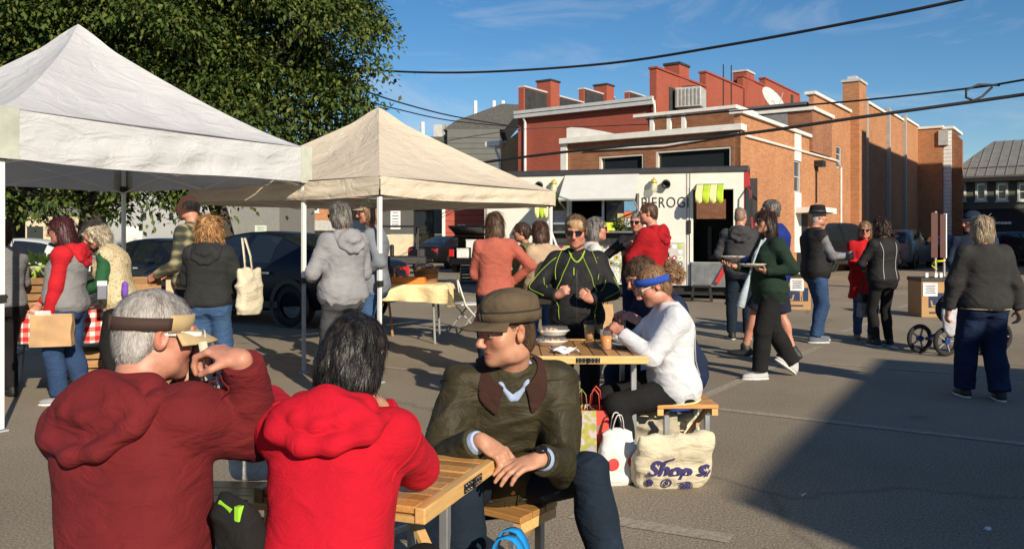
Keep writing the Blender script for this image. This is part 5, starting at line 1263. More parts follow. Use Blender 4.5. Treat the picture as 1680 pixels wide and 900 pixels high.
    def upper(s, name, mat, inf=.028, hem=-.06, hemk=None, sleeve=1.0, sl=(.066, .056, .045), folds=.006, hood=False, hoodmat=None, collar=None, h=None, seed=0, sleevemat=None, cuffs=True, vest=False, extra=None):
        F = Field(); f = s.f; h = h or (s.h*1.22 if s.h < .0055 else s.h*1.45); inf = inf*.8; sl = tuple(x*.93 for x in sl)
        hk = hemk or [(hem-.02, .97), (hem+.03, 1.0), (.08, 1.06), (.2, 1.04), (.34, 1.0), (.6, 1.0)]
        s.torso(F, inf, z0=hem-.02, hemk=hk)
        Fs = F if (sleevemat is None) else Field()
        if sleevemat is not None: sl = tuple(x*1.10 for x in sl)
        if not vest:
            for sd in 'LR':
                S, E, W_ = s.S[sd], s.E[sd], s.Wr[sd]; r0, r1, r2 = [x*f*(.92+.08*s.g) for x in sl]
                if sleevemat is not None: Fs.ell(S+V3(0, 0, -.01), (.092*f,)*3, None, .03)
                Fs.cone(S, E, r0, r1, .04)
                if sleeve > .5:
                    e = E+(W_-E)*(sleeve-.02); Fs.cone(E, e, r1*.98, r2, .02, flat=True)
                    if cuffs: u = unit(W_-E); Fs.cone(e-u*.05*f, e-u*.008*f, r2*.93, r2*.88, .008, flat=True)
        if hood: s.hood(None, hoodmat or mat, h, seed, *((1.0, 1.0) if hood is True else hood))
        if extra: extra(F)
        F.half(s.P0+s.T @ V3(0, 0, hem*f), -s.T[:, 2], .012)
        s.last = F
        o = field_obj(name, F, h, mat, s.o, s.foldfn(folds, [s.P0+s.T @ V3(x*f, y*f, (hem+.05)*f) for x in (-.14, .14) for y in (-.08, .1)]+[s.S['L']*.75+s.E['L']*.25, s.S['R']*.75+s.E['R']*.25], seed))
        if sleevemat is not None and not vest: field_obj('sleeves', Fs, h, sleevemat, s.o, s.foldfn(folds, (), seed+4))
        return o
    def hood(s, F, mat, h, seed, big=1.0, wide=1.0):
        F = Field(); f = s.f; q = lambda x, y, z: s.N+s.T @ (V3(x, y, z)*f)
        F.chain([q(-.06, .085, -.06), q(-.098, .02, -.012), q(-.09, -.06, .012), q(0, -.112, .022), q(.09, -.06, .012), q(.098, .02, -.012), q(.06, .085, -.06)], [.018*f, .028*f, .036*f, .04*f, .036*f, .028*f, .018*f], .02)
        F.ell(q(0, -.132, -.055*big), np.array([.125*wide, .042, .095*big])*f, s.T @ rx_(R(10)), .04)
        F.chain([q(-.125*wide, -.085, -.02), q(-.10*wide, -.148, -.095*big), q(-.03*wide, -.168, -.140*big), q(.04*wide, -.168, -.138*big), q(.105*wide, -.146, -.09*big), q(.125*wide, -.085, -.02)], .020*f, .03)
        F.chain([q(-.085, -.112, .005), q(-.06, -.164, -.04), q(0, -.174, -.06), q(.06, -.164, -.04), q(.085, -.112, .005)], .012*f, .02)
        F.ell(q(0, -.075, .075), np.array([.062, .05, .06])*f, s.T, .015, 's')
        return field_obj('hood', F, h*.9, mat, s.o, s.foldfn(.006, (), seed+5))
    def lower(s, name, mat, rt=.096, rk=.072, ra=.062, top=.09, length=1.0, folds=.005, h=None, seed=0, inf=.014):
        F = Field(); f, g = s.f, s.g; h = h or (s.h*1.4 if s.h < .0055 else s.h*1.6); m = s.sex == 'm'; gg = 1+(g-1)*.9
        T0 = s.T if not s.sit else rz_(math.atan2(s.T[1, 0], s.T[0, 0]))
        zs = [-.11*f, -.04*f, .02*f, top*f+.02]; rx = [(.140+inf)*gg*f, (.168+inf)*gg*f, (.162+inf)*gg*f, (.146+inf)*gg*f]; ry = [(.095+inf)*gg*f, (.110+inf)*gg*f, (.110+inf)*gg*f, (.098+inf)*gg*f]
        F.tube(s.P0, T0, zs, rx, ry, [-.0, -.012*f, -.008*f, .0], .03)
        F.half(s.P0+T0 @ V3(0, 0, top*f), T0[:, 2], .006)
        for sg, sd in ((-1, 'L'), (1, 'R')):
            Hp, K, A = s.Hp[sd], s.K[sd], s.A[sd]
            F.ell(s.P0+T0 @ (V3(sg*.080, -.044, -.05)*f), np.array([.084, .074, .088])*f*gg, T0, .04)
            kt = 1.0
            if length <= .5: F.cone(Hp, Hp+(K-Hp)*(length*2), rt*f*gg, (rk*1.25)*f*gg, .03, flat=True)
            else:
                F.cone(Hp, K, rt*f*gg, rk*f*(1+(gg-1)*.6), .035); e = K+(A-K)*((length-.5)*2-.02); cm = K+(A-K)*.35-s.fwdleg(sd)*.01
                F.cone(K, e, rk*f*.98*(1+(gg-1)*.5), ra*f, .02, flat=True); F.ell(cm, np.array([.066, .066, .12])*f*(ra+.02)/.08, np.array(frame(Vector(A-K))), .03)
        s.lastlow = F
        return field_obj(name, F, h, mat, s.o, s.foldfn(folds, [s.Hp['L'], s.Hp['R']], seed, (6, 6, 12)))
    def shoes(s, mat, solemat=None, name='shoe', k=1.0, h=None):
        f = s.f
        for sd in 'LR':
            F = Field(); y = s.footframe(sd); A = s.A[sd]; q = lambda a, b, c: A+y @ (V3(a*k, b*k, c)*f); h_ = h or max(.008, s.h*1.15)
            F.ell(q(0, .045, -.045), np.array([.046*k, .135*k, .036])*f, y, .02); F.ell(q(0, -.02, -.02), np.array([.04, .06, .05])*f, y, .03); F.cone(q(0, -.015, .0), q(0, .0, .03), .043*f, .046*f, .02)
            F.half(q(0, 0, -.076), -y[:, 2], .004); o = field_obj(name, F, h_, mat, s.o)
            if solemat:
                G = Field(); G.ell(q(0, .045, -.07), np.array([.05*k, .142*k, .022])*f, y, .01); G.half(q(0, 0, -.0775), -y[:, 2]); G.half(q(0, 0, -.056), y[:, 2]); field_obj('sole', G, h_, solemat, o)
    # ---- hair: a soft mass plus loose strands
    def hair(s, style, mat, seed=0, noise_amp=.006, strands=0, slen=.09, sw=.0022, h=None, vol=1.0):
        F = Field(); HS = s.hs; e = lambda c, r, k=.02, op='u': F.ell(s.hp(*c), [x*HS for x in r], s.Rh, k*HS, op)
        v = vol-1
        e((0, -.014, .037), (.084+v*.05, .104+v*.05, .090+v*.05))
        if style in ('bob', 'long', 'curly', 'mid'):
            for sg in (-1, 1): e((sg*(.066+v*.03), -.030, -.035), (.028+v*.02, .050, .085 if style != 'mid' else .06), .03)
            e((0, -.062, -.045), (.078+v*.04, .052+v*.03, .09), .03)
        if style == 'short': e((0, -.055, -.03), (.070, .052, .065), .03)
        if style == 'long':
            for sg in (-1, 1): e((sg*.066, -.025, -.13), (.030, .045, .11), .03)
            e((0, -.075, -.14), (.085, .04, .12), .03)
        if style == 'bob': e((0, -.06, -.09), (.08+v*.04, .05, .06), .03)
        if style == 'curly':
            for k_ in range(26):
                r_ = np.random.default_rng(seed*50+k_); a = r_.uniform(-2.6, 2.6)-math.pi/2; z = r_.uniform(-.11, .10); q = math.sqrt(max(.1, 1-(z/.14)**2)); e((math.cos(a)*.085*q, math.sin(a)*.095*q-.01, z), (.032,)*3, .012)
        # open the face
        top_open = .052 if style not in ('fringe',) else .03
        e((0, .125, -.045), (.070, .090, .098), .012, 's')
        if style == 'short':
            e((0, .06, -.10), (.12, .10, .085), .015, 's'); e((.085, .012, -.03), (.02, .03, .05), .01, 's'); e((-.085, .012, -.03), (.02, .03, .05), .01, 's')
        h = h or max(.0055, s.h*1.05)
        def disp(Vv):
            q = (Vv-s.HC) @ s.Rh
            return noise_amp*(vnoise(q, (55, 55, 14), seed)+.7*vnoise(q, (25, 25, 9), seed+1)+.5*vnoise(q, (110, 110, 30), seed+2)) if style != 'curly' else noise_amp*1.4*(vnoise(q, 42, seed)+.8*vnoise(q, 85, seed+1))
        o = field_obj('hair', F, h, mat, s.o, disp); s.hairF = F
        if strands: s.strands(F, o, mat, strands, slen, sw, style, seed)
        return o
    def strands(s, F, o, mat, n, L_, w, style, seed):
        me = o.data; r_ = np.random.default_rng(seed+3); nv = len(me.vertices); co = np.empty(nv*3, np.float32); me.vertices.foreach_get('co', co); co = co.reshape(-1, 3); no = np.empty(nv*3, np.float32); me.vertex_normals.foreach_get('vector', no); no = no.reshape(-1, 3)
        n = int(n*1.4); w = w*.62; i = r_.integers(0, nv, n); qh = (co[i]-s.HC) @ s.Rh; i = i[~((qh[:, 1] > .03) & (qh[:, 2] < .075))]; n = len(i); p = co[i]; nn = no[i]; up = s.Rh[:, 2]; crown = s.hp(0, -.03, .115)
        away = p-crown; away -= nn*(away*nn).sum(1)[:, None]; away /= np.linalg.norm(away, axis=1)[:, None]+1e-6
        d = away*(.9 if style == 'short' else .45)-up*(.35 if style == 'short' else .9)+r_.normal(size=p.shape)*(.28 if style != 'curly' else .7); d -= nn*((d*nn).sum(1)[:, None]-(.03 if style != 'curly' else .12)); d /= np.linalg.norm(d, axis=1)[:, None]
        ln = L_*r_.uniform(.4, 1.2, n)[:, None]; sd = np.cross(d, nn); sd /= np.linalg.norm(sd, axis=1)[:, None]+1e-6; sd = sd*w*r_.uniform(.6, 1.4, n)[:, None]
        lift = (r_.uniform(.0, .005, n) if style != 'curly' else r_.uniform(.0, .018, n))[:, None]; bend = (-up*.5-nn*.45)
        pts = [p-d*ln*.1-nn*.002, p+d*ln*.3+nn*lift*.7, p+d*ln*.65+nn*lift+bend*ln*.10, p+d*ln+nn*lift*.7+bend*ln*.28]
        wd = [1, 1, .8, .1]; V_ = np.stack([q+sgn*sd*k for q, k in zip(pts, wd) for sgn in (-1, 1)], 1).reshape(-1, 3); b = np.arange(n)[:, None]*8
        F_ = np.concatenate([b+[2*k, 2*k+1, 2*k+3, 2*k+2] for k in range(3)]); tag(link('loose_hair', raw_mesh('loose_hair', V_, F_, mat, True), o), kind='stuff')
    # ---- things worn on the head
    def hm(s): return Matrix(((*s.Rh[0]*s.hs, s.HC[0]), (*s.Rh[1]*s.hs, s.HC[1]), (*s.Rh[2]*s.hs, s.HC[2]), (0, 0, 0, 1)))
    def onhead(s, mb, name, mat, smooth=True, parent=None, **kw):
        mm = s.hm(); mb.v = [tuple(mm @ Vector(v)) for v in mb.v]; return mb.build(name, mat, parent or s.o, smooth, **kw)
    def sunglasses(s, mat, frame_=None):
        mb = MB()
        for sg in (-1, 1):
            vs = []
            for (a, b) in ((-.024, .014), (.004, .017), (.024, .012), (.026, -.004), (.016, -.019), (-.006, -.02), (-.022, -.012)): vs.append((sg*(.033+a*1.05), .108-abs(.033+a)**2*4.5, .004+b*1.1))
            n = len(vs); vs2 = [(x, y-.004, z) for x, y, z in vs]; mb.add(vs+vs2, [tuple(range(n)), tuple(range(2*n-1, n-1, -1))]+[(i, (i+1) % n, (i+1) % n+n, i+n) for i in range(n)])
        g = s.onhead(mb, 'sunglasses', mat, False)
        fr = MB().tube([(-.012, .109, .012), (0, .111, .014), (.012, .109, .012)], .002, 5)
        s.onhead(fr, 'bridge', frame_ or mat, True, g)
        for sg in (-1, 1): s.onhead(MB().bar((sg*.06, .092, .013), (sg*.079, -.005, .012), .0032, .006), 'temple', frame_ or mat, False, g)
        return g
    def eyes(s, iris=(.12, .16, .2)):
        wm = M('eye white', (.62, .58, .54), .25, var=0); im = M('iris %.2f' % iris[2], iris, .2, var=0); bm_ = M('pupil', (.01,)*3, .1, var=0)
        for sg in (-1, 1):
            e = MB().lathe([(.0131*math.sin(a), -.0131*math.cos(a)) for a in np.linspace(.05, math.pi-.05, 9)], 14, (sg*.032, .0855, .0025), Matrix.Rotation(R(-90), 3, 'X'))
            eo = s.onhead(e, 'eye', wm); s.onhead(MB().lathe([(.0, .0), (.0055, 0), (.006, -.001)], 12, (sg*.032, .0989, .002), Matrix.Rotation(R(-90), 3, 'X'), caps=False), 'iris', im, True, eo)
    def brows(s, mat):
        for sg in (-1, 1): s.onhead(MB().tube([(sg*.014, .102, .026), (sg*.03, .099, .031), (sg*.05, .083, .025)], [.0035, .004, .002], 6), 'eyebrow', mat)
    def point(s, v): return s.o.matrix_basis @ Vector([float(x) for x in v])
    def piping(s, F, pts, r, mat, name='piping', parent=None, off=.004, n=4):
        P = np.array(pts, np.float32); t = np.linspace(0, len(P)-1, (len(P)-1)*n+1); P = np.stack([np.interp(t, np.arange(len(P)), P[:, i]) for i in range(3)], 1)
        for k in range(3): P[1:-1] = P[1:-1]*.5+(P[:-2]+P[2:])*.25
        P = F.project(P, off); return MB().tube([Vector([float(x) for x in p]) for p in P], r, 5).build(name, mat, parent or s.o, True)
    def tp(s, x, y, z): return s.P0+s.T @ (V3(x, y, z)*s.f)
# ---------------------------------------------------------------- the people
def loc(pos, face, px, py, Y):
    w = at(px, py, Y)-Vector((pos[0], pos[1], 0)); v = rotz(-R(face)) @ w; return (v.x, v.y, v.z, 1)
def locv(face, v): q = rotz(-R(face)) @ Vector(v); return V3(q.x, q.y, q.z)
SUNG = M('sunglass lens', (.008, .007, .008), .08, var=0, spec=.8)
H_BLACK = hairmat('black grey hair', (.003, .0028, .0028), (.038, .034, .032)); H_GREY = hairmat('short grey hair', (.16, .14, .13), (.42, .40, .39)); H_SALT = hairmat('salt pepper hair', (.06, .052, .046), (.26, .24, .22))
H_BROWN = hairmat('brown hair', (.03, .016, .009), (.13, .07, .038)); H_DARK = hairmat('dark brown hair', (.012, .007, .006), (.06, .03, .022)); H_PLUM = hairmat('plum hair', (.014, .004, .006), (.07, .015, .02))
H_BLOND = hairmat('dark blond hair', (.16, .075, .03), (.50, .27, .11)); H_SANDY = hairmat('sandy hair', (.13, .07, .035), (.36, .21, .11)); H_WHITE = hairmat('silver blond hair', (.22, .18, .13), (.50, .44, .34))
HIK = M('black metal frame', (.015,)*3, .4)
SHOE_G = M('grey trainer', (.24, .24, .25), .8); SHOE_W = M('white sole', (.6, .6, .58), .7); SHOE_B = M('brown shoe', (.13, .085, .05), .7); SHOE_K = M('black shoe', (.012,)*3, .6)
J_BLUE = denim('blue jeans', (.028, .058, .135)); J_MID = denim('mid blue jeans', (.045, .095, .20)); J_DARK = denim('dark jeans', (.010, .018, .032), 2.0); J_NAVY = denim('navy jeans', (.010, .020, .055), 2.2)
BLACKT = fabric('black trousers', (.010, .010, .011), wr=.4)
# 1 --- man in maroon hoodie and visor, hands up at his face
ps = (-.955, 2.01); fc = -14
wl = loc(ps, fc, 312, 632, 2.36); wrr = loc(ps, fc, 396, 590, 2.12)
p = Person('seated man in a maroon hoodie and brown visor, holding a camera up to his face', ps, fc, 1.76, 'm', .95, lean=17, side=-10, hip=(0, 0, .465), wr={'L': wl, 'R': wrr}, elb={'L': (-.3, .5, -1.0), 'R': loc(ps, fc, 420, 712, 2.26)}, head=(-38, 8, 0), h=.005, curl={'L': .75, 'R': .95}, feet={'L': (-.16, .42, 0), 'R': (.16, .42, 0)}, kpole={'L': (-.2, .3, 1), 'R': (.2, .3, 1)}, sit=True,
           handdir={'L': (locv(fc, (.10, -.1, 1)), locv(fc, (-.6, .75, .2))), 'R': (locv(fc, (-.85, .30, .22)), locv(fc, (.42, -.25, .85)))}, belly=.05, skin='pink')
MAR = fabric('maroon fleece', (.122, .0105, .0135), wr=.6, weave=420)
p.upper('hoodie', MAR, .036, -.06, hood=(1.05, 1.15), folds=.010, sl=(.086, .074, .056), seed=1)
p.lower('jeans', J_DARK, seed=2, h=.016)
p.hair('short', H_GREY, 3, .002, 5200, .024, .0011, vol=.95)
p.eyes()
VB = M('visor strap brown', (.045, .022, .017), .85, bump=.3, bs=200); VT = M('visor tan cloth', (.42, .31, .16), .9, bump=.3, bs=150)
def band(a0, a1, n, z0, z1, rx, ry, oy=-.014, th=.003, tilt=.0):
    mb = MB(); vs = []
    for i in range(n):
        a = a0+(a1-a0)*i/(n-1)
        for rr in (0, th):
            for z in (z0, z1): vs.append(((rx+rr)*math.sin(a), oy+(ry+rr)*math.cos(a), z+tilt*math.cos(a)))
    fs = []
    for i in range(n-1):
        b, c = i*4, (i+1)*4; fs += [(b, c, c+1, b+1), (b+2, b+3, c+3, c+2), (b+1, c+1, c+3, b+3), (b, b+2, c+2, c)]
    return mb.add(vs, fs+[(0, 1, 3, 2), (4*n-4, 4*n-2, 4*n-1, 4*n-3)])
v = p.onhead(band(math.pi*.42, math.pi*1.58, 28, .018, .052, .0870, .1065, tilt=.008), 'visor_strap', VB)
p.onhead(band(-math.pi*.44, math.pi*.44, 24, .012, .060, .0862, .1040, tilt=.008), 'visor_band', VT, parent=v)
p.onhead(band(math.pi*.95, math.pi*1.58, 14, .016, .054, .0900, .1096, tilt=.008), 'strap_flap', VB, parent=v)
def brim(u, w): a = (u-.5)*2*1.15; r = .101+.075*w*math.cos(a*1.1)**.7; return (.092*math.sin(a)*(1+.25*w), -.014+r*math.cos(a)*1.02, .022-.030*w-.02*math.sin(a)**2+.008)
p.onhead(MB().grid(brim, 21, 6), 'visor_brim', VT, parent=v, solid=.005)
GLW = M('glasses frame white', (.6, .62, .64), .3)
g = p.onhead(MB().bar((.0805, -.002, .012), (.066, .098, .016), .004, .012), 'glasses', GLW, False); p.onhead(MB().bar((-.0805, -.002, .012), (-.066, .098, .016), .004, .012), 'temple', GLW, False, g)
for sg in (-1, 1): p.onhead(MB().lathe([(.024, 0), (.024, .003), (.021, .003), (.021, 0)], 16, (sg*.033, .112, .004), Matrix.Rotation(R(-90), 3, 'X'), caps=False), 'rim', GLW, True, g)
F = Field(); q = lambda x, y, z: p.N+p.T @ (V3(x, y, z)*p.f)
F.chain([q(-.05, .055, -.005), q(-.075, -.01, .022), q(-.055, -.068, .04), q(0, -.088, .046), q(.055, -.068, .04), q(.075, -.01, .022), q(.05, .055, -.005)], .0095, .01); field_obj('shirt_collar', F, .004, fabric('pale green cotton', (.25, .36, .21)), p.o)
MAROON = p
def seams(p, F, mat, r=.0028):
    for sg, sd in ((-1, 'L'), (1, 'R')):
        S, E = p.S[sd], p.E[sd]; u = unit(E-S); x = unit(np.cross(u, p.T[:, 1])); y = np.cross(u, x); c = S+u*.015-V3(0, 0, .0)
        p.piping(F, [c+(x*math.cos(a)+y*math.sin(a))*.12 for a in np.linspace(0, 2*math.pi, 15)], r, mat, 'armhole_seam', off=.0015)
seams(MAROON, MAROON.last, MAR)
cw = at(330, 604, 2.28); cmr = thing('camera', 'small dark camera with hanging white straps held by the maroon hoodie man', 'camera', cw, R(-52))
MB().box((0, 0, 0), (.10, .035, .065)).build('body', BLK, cmr, bevel=.006, seg=2); MB().lathe([(.026, 0), (.026, .03), (.022, .034), (.0, .03)], 16, (0, .017, 0), Matrix.Rotation(R(-90), 3, 'X')).build('lens', BLK, cmr, True)
STR = fabric('cream webbing', (.5, .47, .36), wr=.2)
def ribbon(mb, pts, w, side):
    side = Vector(side).normalized()*w/2; vs = []
    for q_ in pts: vs += [Vector(q_)-side, Vector(q_)+side]
    return mb.add(vs, [(2*i, 2*i+1, 2*i+3, 2*i+2) for i in range(len(pts)-1)])
mi = cmr.matrix_basis.copy(); mi = (Matrix.Translation(cw) @ Matrix.Rotation(R(-52), 4, 'Z')).inverted()
for pts, w_ in (([(332, 560, 2.22), (338, 592, 2.22), (345, 630, 2.22), (352, 668, 2.21), (352, 690, 2.2)], .022), ([(352, 580, 2.23), (362, 620, 2.24), (372, 650, 2.24), (366, 672, 2.23), (352, 685, 2.21)], .018)):
    ribbon(MB(), [mi @ at(*q_) for q_ in pts], w_, mi.to_3x3() @ Vector((1, .3, .1))).build('strap', STR, cmr, True, solid=.002)
# 2 --- woman in bright red hoodie
ps = (-.485, 2.03); fc = -8
p = Person('seated woman in a bright red hoodie with tousled black grey hair', ps, fc, 1.60, 'f', 1.0, lean=21, hip=(0, 0, .475), wr={'L': loc(ps, fc, 480, 770, 2.3), 'R': loc(ps, fc, 622, 668, 2.28)}, elb={'L': (-.35, .9, -.7), 'R': (.25, .85, -.9)}, head=(-6, 24, 0), h=.005, curl=1.0, feet={'L': (-.14, .4, 0), 'R': (.14, .4, 0)}, kpole={'L': (-.2, .3, 1), 'R': (.2, .3, 1)}, sit=True, belly=.05,
           handdir={'R': (locv(fc, (-.55, -.15, .75)), locv(fc, (.4, .5, .6)))})
REDF = fabric('bright red fleece', (.43, .004, .017), wr=.5, weave=420, var=.08)
p.upper('hoodie', REDF, .032, -.08, folds=.007, sl=(.080, .070, .055), seed=11, hood=(.8, 1.25))
p.lower('trousers', BLACKT, seed=12, h=.016)
p.hair('mid', H_BLACK, 13, .007, 7500, .042, .0016, vol=1.03)
REDW = p
seams(REDW, REDW.last, REDF)
# 3 --- man in olive waxed jacket and cap, facing left
ps = (-.045, 3.27); fc = 186
hl = (locv(fc, (-.80, -.45, -.12)), locv(fc, (.1, -.25, 1))); hr = (locv(fc, (.78, -.30, -.42)), locv(fc, (.25, -.45, .9)))
p = Person('seated man in an olive waxed jacket and brown cap, hands clasped, looking left', ps, fc, 1.76, 'm', .86, lean=26, hip=(0, 0, .425), twist=4, wr={'R': loc(ps, fc, 788, 722, 2.76), 'L': loc(ps, fc, 888, 752, 2.74)}, elb={'R': (.6, -.2, -1), 'L': (-.32, -.2, -1)}, head=(-62, 4, 0), h=.0045, curl={'L': .35, 'R': .85}, feet={'R': (.16, .52, .07), 'L': (-.34, .47, .09)}, kpole={'R': (.2, .6, 1), 'L': (-.45, .8, 1)}, sit=True, handdir={'L': hl, 'R': hr}, neckfwd=.03)
OLV = fabric('olive waxed cotton', (.034, .028, .0135), rough=.62, wr=.65, weave=380, var=.25, sheen=0)
p.upper('jacket', OLV, .038, -.07, folds=.013, sl=(.078, .068, .056), seed=21, sleeve=.93)
JF = p.last; CORD = fabric('brown corduroy', (.038, .016, .012), wr=.5, weave=500); BRS = M('brass button', (.5, .34, .12), .3, .9)
p.piping(JF, [p.tp(.005, .22, z) for z in (.47, .4, .3, .2, .1, 0, -.06)], .004, OLV, 'placket_edge', off=.003); p.piping(JF, [p.tp(-.05, .22, z) for z in (.45, .4, .3, .2, .1, 0, -.06)], .004, OLV, 'placket_edge', off=.002)
for z in (.40, .29, .19, .08, -.03):
    c = JF.project(np.array([p.tp(-.022, .22, z)]), .003)[0]; n_ = JF.grad(np.array([c]))[0]; MB().lathe([(.0, .002), (.009, .002), (.010, 0), (.006, 0)], 12, [float(x) for x in c], frame(Vector([float(x) for x in n_])), caps=False).build('button', BRS, p.o, True)
for sg in (-1, 1):   # hand-warmer and bellows pocket lines
    p.piping(JF, [p.tp(sg*.09, .22, .20), p.tp(sg*.16, .20, .13)], .004, OLV, 'pocket_welt'); p.piping(JF, [p.tp(sg*.06, .22, .03), p.tp(sg*.17, .18, .03), p.tp(sg*.19, .15, -.05)], .004, OLV, 'pocket_flap')
    nu, nv = 15, 7; G = []
    for j in range(nv):
        for i in range(nu):
            u, v = i/(nu-1), j/(nv-1); a_ = math.pi*(1-.86*u); r0 = .082; z0 = .05-.062*u**1.6; wd = .045+.05*u**2.2
            G.append(p.N+p.T @ (V3(sg*(r0+.7*wd*v)*math.sin(a_), (r0+.65*wd*v)*math.cos(a_)-.005, z0+.016*math.sin(math.pi*min(1, v*1.3))-wd*v*.95)*p.f))
    G = np.array(G, np.float32); d = JF.ev(G, .3); n_ = JF.grad(G); push = np.maximum(.010-d, 0); G = G+n_*push[:, None]
    d = JF.ev(G, .3); lowv = np.repeat(np.linspace(0, 1, nv), nu); pull = np.where((lowv > .5) & (d > .012), d-.012, 0)*np.clip((lowv-.5)*2, 0, 1); G = G-n_*pull[:, None]
    mbc = MB(); mbc.add([Vector([float(x) for x in g_]) for g_ in G], [(j*nu+i, j*nu+i+1, (j+1)*nu+i+1, (j+1)*nu+i) for j in range(nv-1) for i in range(nu-1)]); mbc.build('collar', CORD, p.o, True, solid=.006, subsurf=1)
q = lambda x, y, z: p.N+p.T @ (V3(x, y, z)*p.f)
Fs = Field(); SHB = fabric('pale blue shirting', (.30, .38, .56), wr=.3)
Fs.chain([q(0, -.07, .055), q(.05, -.045, .05), q(.066, .01, .035), q(.045, .07, -.005), q(.01, .09, -.05)], .009*p.f, .012); Fs.chain([q(0, -.07, .055), q(-.05, -.045, .05), q(-.066, .01, .035), q(-.045, .07, -.005), q(-.01, .09, -.05)], .009*p.f, .012)
Fs.ell(q(0, .070, -.065), np.array([.026, .022, .05])*p.f, p.T, .02); field_obj('shirt', Fs, .0045, SHB, p.o)
for sd in 'LR':
    E, W_ = p.E[sd], p.Wr[sd]; Fq = Field(); Fq.cone(E+(W_-E)*.90, E+(W_-E)*.985, .041, .036, .01, flat=True); field_obj('shirt_cuff', Fq, .0045, SHB, p.o)
E, W_ = p.E['L'], p.Wr['L']; u = unit(W_-E); wc = W_+u*.005
fm = frame(Vector([float(x) for x in u]), (0, 0, 1)); MB().lathe([(.031, -.011), (.034, -.011), (.034, .011), (.031, .011)], 20, [float(x) for x in wc], fm, caps=False).build('wristwatch', BLK, p.o, True); 
wp_ = wc+p.hand['L'][1]*.034; MB().lathe([(0, .006), (.017, .006), (.019, .003), (.019, -.004)], 16, [float(x) for x in wp_], frame(Vector([float(x) for x in p.hand['L'][1]])), caps=False).build('watch_case', M('dark steel', (.05,)*3, .25, .8), p.o, True)
p.lower('jeans', J_DARK, .098, .076, .066, seed=22, folds=.008)
p.shoes(SHOE_B, SHOE_K)
p.hair('short', H_BROWN, 23, .0012, 1600, .012, .0009, vol=.86); p.eyes((.1, .14, .16)); p.brows(H_BROWN)
CAPM = fabric('brown cap tweed', (.085, .062, .038), wr=.35, weave=320, var=.25)
Fh = Field(); e_ = lambda c, r, k=.02, op='u': Fh.ell(p.hp(*c), [x for x in r], p.Rh, k, op)
e_((0, -.016, .062), (.094, .116, .080), .0); e_((0, -.02, .105), (.088, .108, .05), .03); Fh.half(p.hp(0, 0, .042), -(p.Rh @ V3(0, .05, 1)), .006); cp_ = field_obj('cap', Fh, .0045, CAPM, p.o, lambda Vv: .003*vnoise(Vv, 22, 5)+.002*vnoise(Vv, 60, 6)); 
p.onhead(band(0, 2*math.pi, 48, .042, .078, .096, .118, oy=-.016, th=.006, tilt=.003), 'cap_band', CAPM, parent=cp_)
p.onhead(band(0, 2*math.pi, 48, .078, .082, .0975, .1195, oy=-.016, th=.006, tilt=.003), 'band_piping', M('dark brown', (.02, .013, .009), .9), parent=cp_)
def brim2(u, w): a = (u-.5)*2*1.05; r = .118+.085*w*math.cos(a*1.2)**.6; return (.10*math.sin(a)*(1+.1*w), -.016+r*math.cos(a), .046-.012*w-.024*math.sin(a)**2*w)
p.onhead(MB().grid(brim2, 25, 7), 'cap_brim', CAPM, parent=cp_, solid=.007)
OLIVE = p
seams(OLIVE, JF, OLV)
# ---------------------------------------------------------------- standing people
def stand(label, px, Y, face, H, **kw):
    return Person(label, ((px-CXP)/FPX*Y, Y), face, H, **kw)
def hem_band(p, F, mat, z, name='hem_band'): pass
# 4 left edge
p = stand('person in a grey top and black trousers cut off by the left edge', 2, 7.25, 62, 1.58, sex='f', g=1.15, h=.0095, wr={'L': (-.2, .3, 1.0), 'R': (.2, .3, 1.0)})
p.upper('shirt', fabric('grey marl jersey', (.17, .17, .18)), .03, -.02, seed=31, folds=.007); p.lower('trousers', BLACKT, rt=.105, seed=32); p.shoes(SHOE_K); p.hair('mid', H_DARK, 33, .006, 700, .08, .004)
# 5 red sleeves
ps_x, Y = 112, 7.05
p = stand('woman in a grey hoodie with red sleeves and hood, carrying a brown paper bag', ps_x, Y, 96, 1.60, sex='f', g=1.1, h=.008, wr={'L': (-.20, .10, .80), 'R': (.12, .30, .90)}, elb={'L': (-.6, -.9, -.2), 'R': (.5, -.8, -.4)}, head=(4, 10, 0), belly=.05, feet={'L': (-.10, .03, 0, 8), 'R': (.10, -.1, 0, -8)}, skin='pink')
p.upper('sweatshirt', fabric('grey marl fleece', (.20, .195, .20)), .03, -.06, seed=41, folds=.008, sleevemat=fabric('red fleece', (.42, .012, .02)), hood=True, hoodmat=fabric('red fleece', (.42, .012, .02)))
p.lower('jeans', J_BLUE, .102, .08, .075, seed=42, folds=.008); p.shoes(SHOE_G, SHOE_W); p.hair('long', H_PLUM, 43, .006, 1400, .12, .003); p.sunglasses(M('clear lens', (.12, .1, .1), .1, var=0), HIK)
REDSL = p
# 6 green sweater, patterned vest
p = stand('grey curly haired woman in a green sweater and cream patterned vest', 196, 7.55, 100, 1.60, sex='f', g=1.08, h=.008, lean=12, wr={'L': (-.14, .32, .98), 'R': (.10, .42, 1.02)}, elb={'L': (-.6, -.7, -.5), 'R': (.6, -.6, -.4)}, head=(10, 30, 0), skin='pink')
p.upper('sweater', fabric('green knit', (.020, .085, .038)), .028, -.05, seed=51, folds=.007)
def vestmat():
    m, nt, b = newmat('patterned fleece'); b.inputs['Roughness'].default_value = .95
    t = noise(nt, 26, 5, rough=.7); r = ramp(nt, t.outputs['Color'], [(.36, (.30, .13, .09)), (.44, (.48, .36, .19)), (.52, (.58, .50, .34)), (.60, (.33, .36, .25)), (.7, (.55, .44, .28))]); nt.links.new(r.outputs[0], b.inputs['Base Color']); f_ = noise(nt, 60, 4); bumpn(nt, b, f_.outputs['Fac'], .8, .02); return m
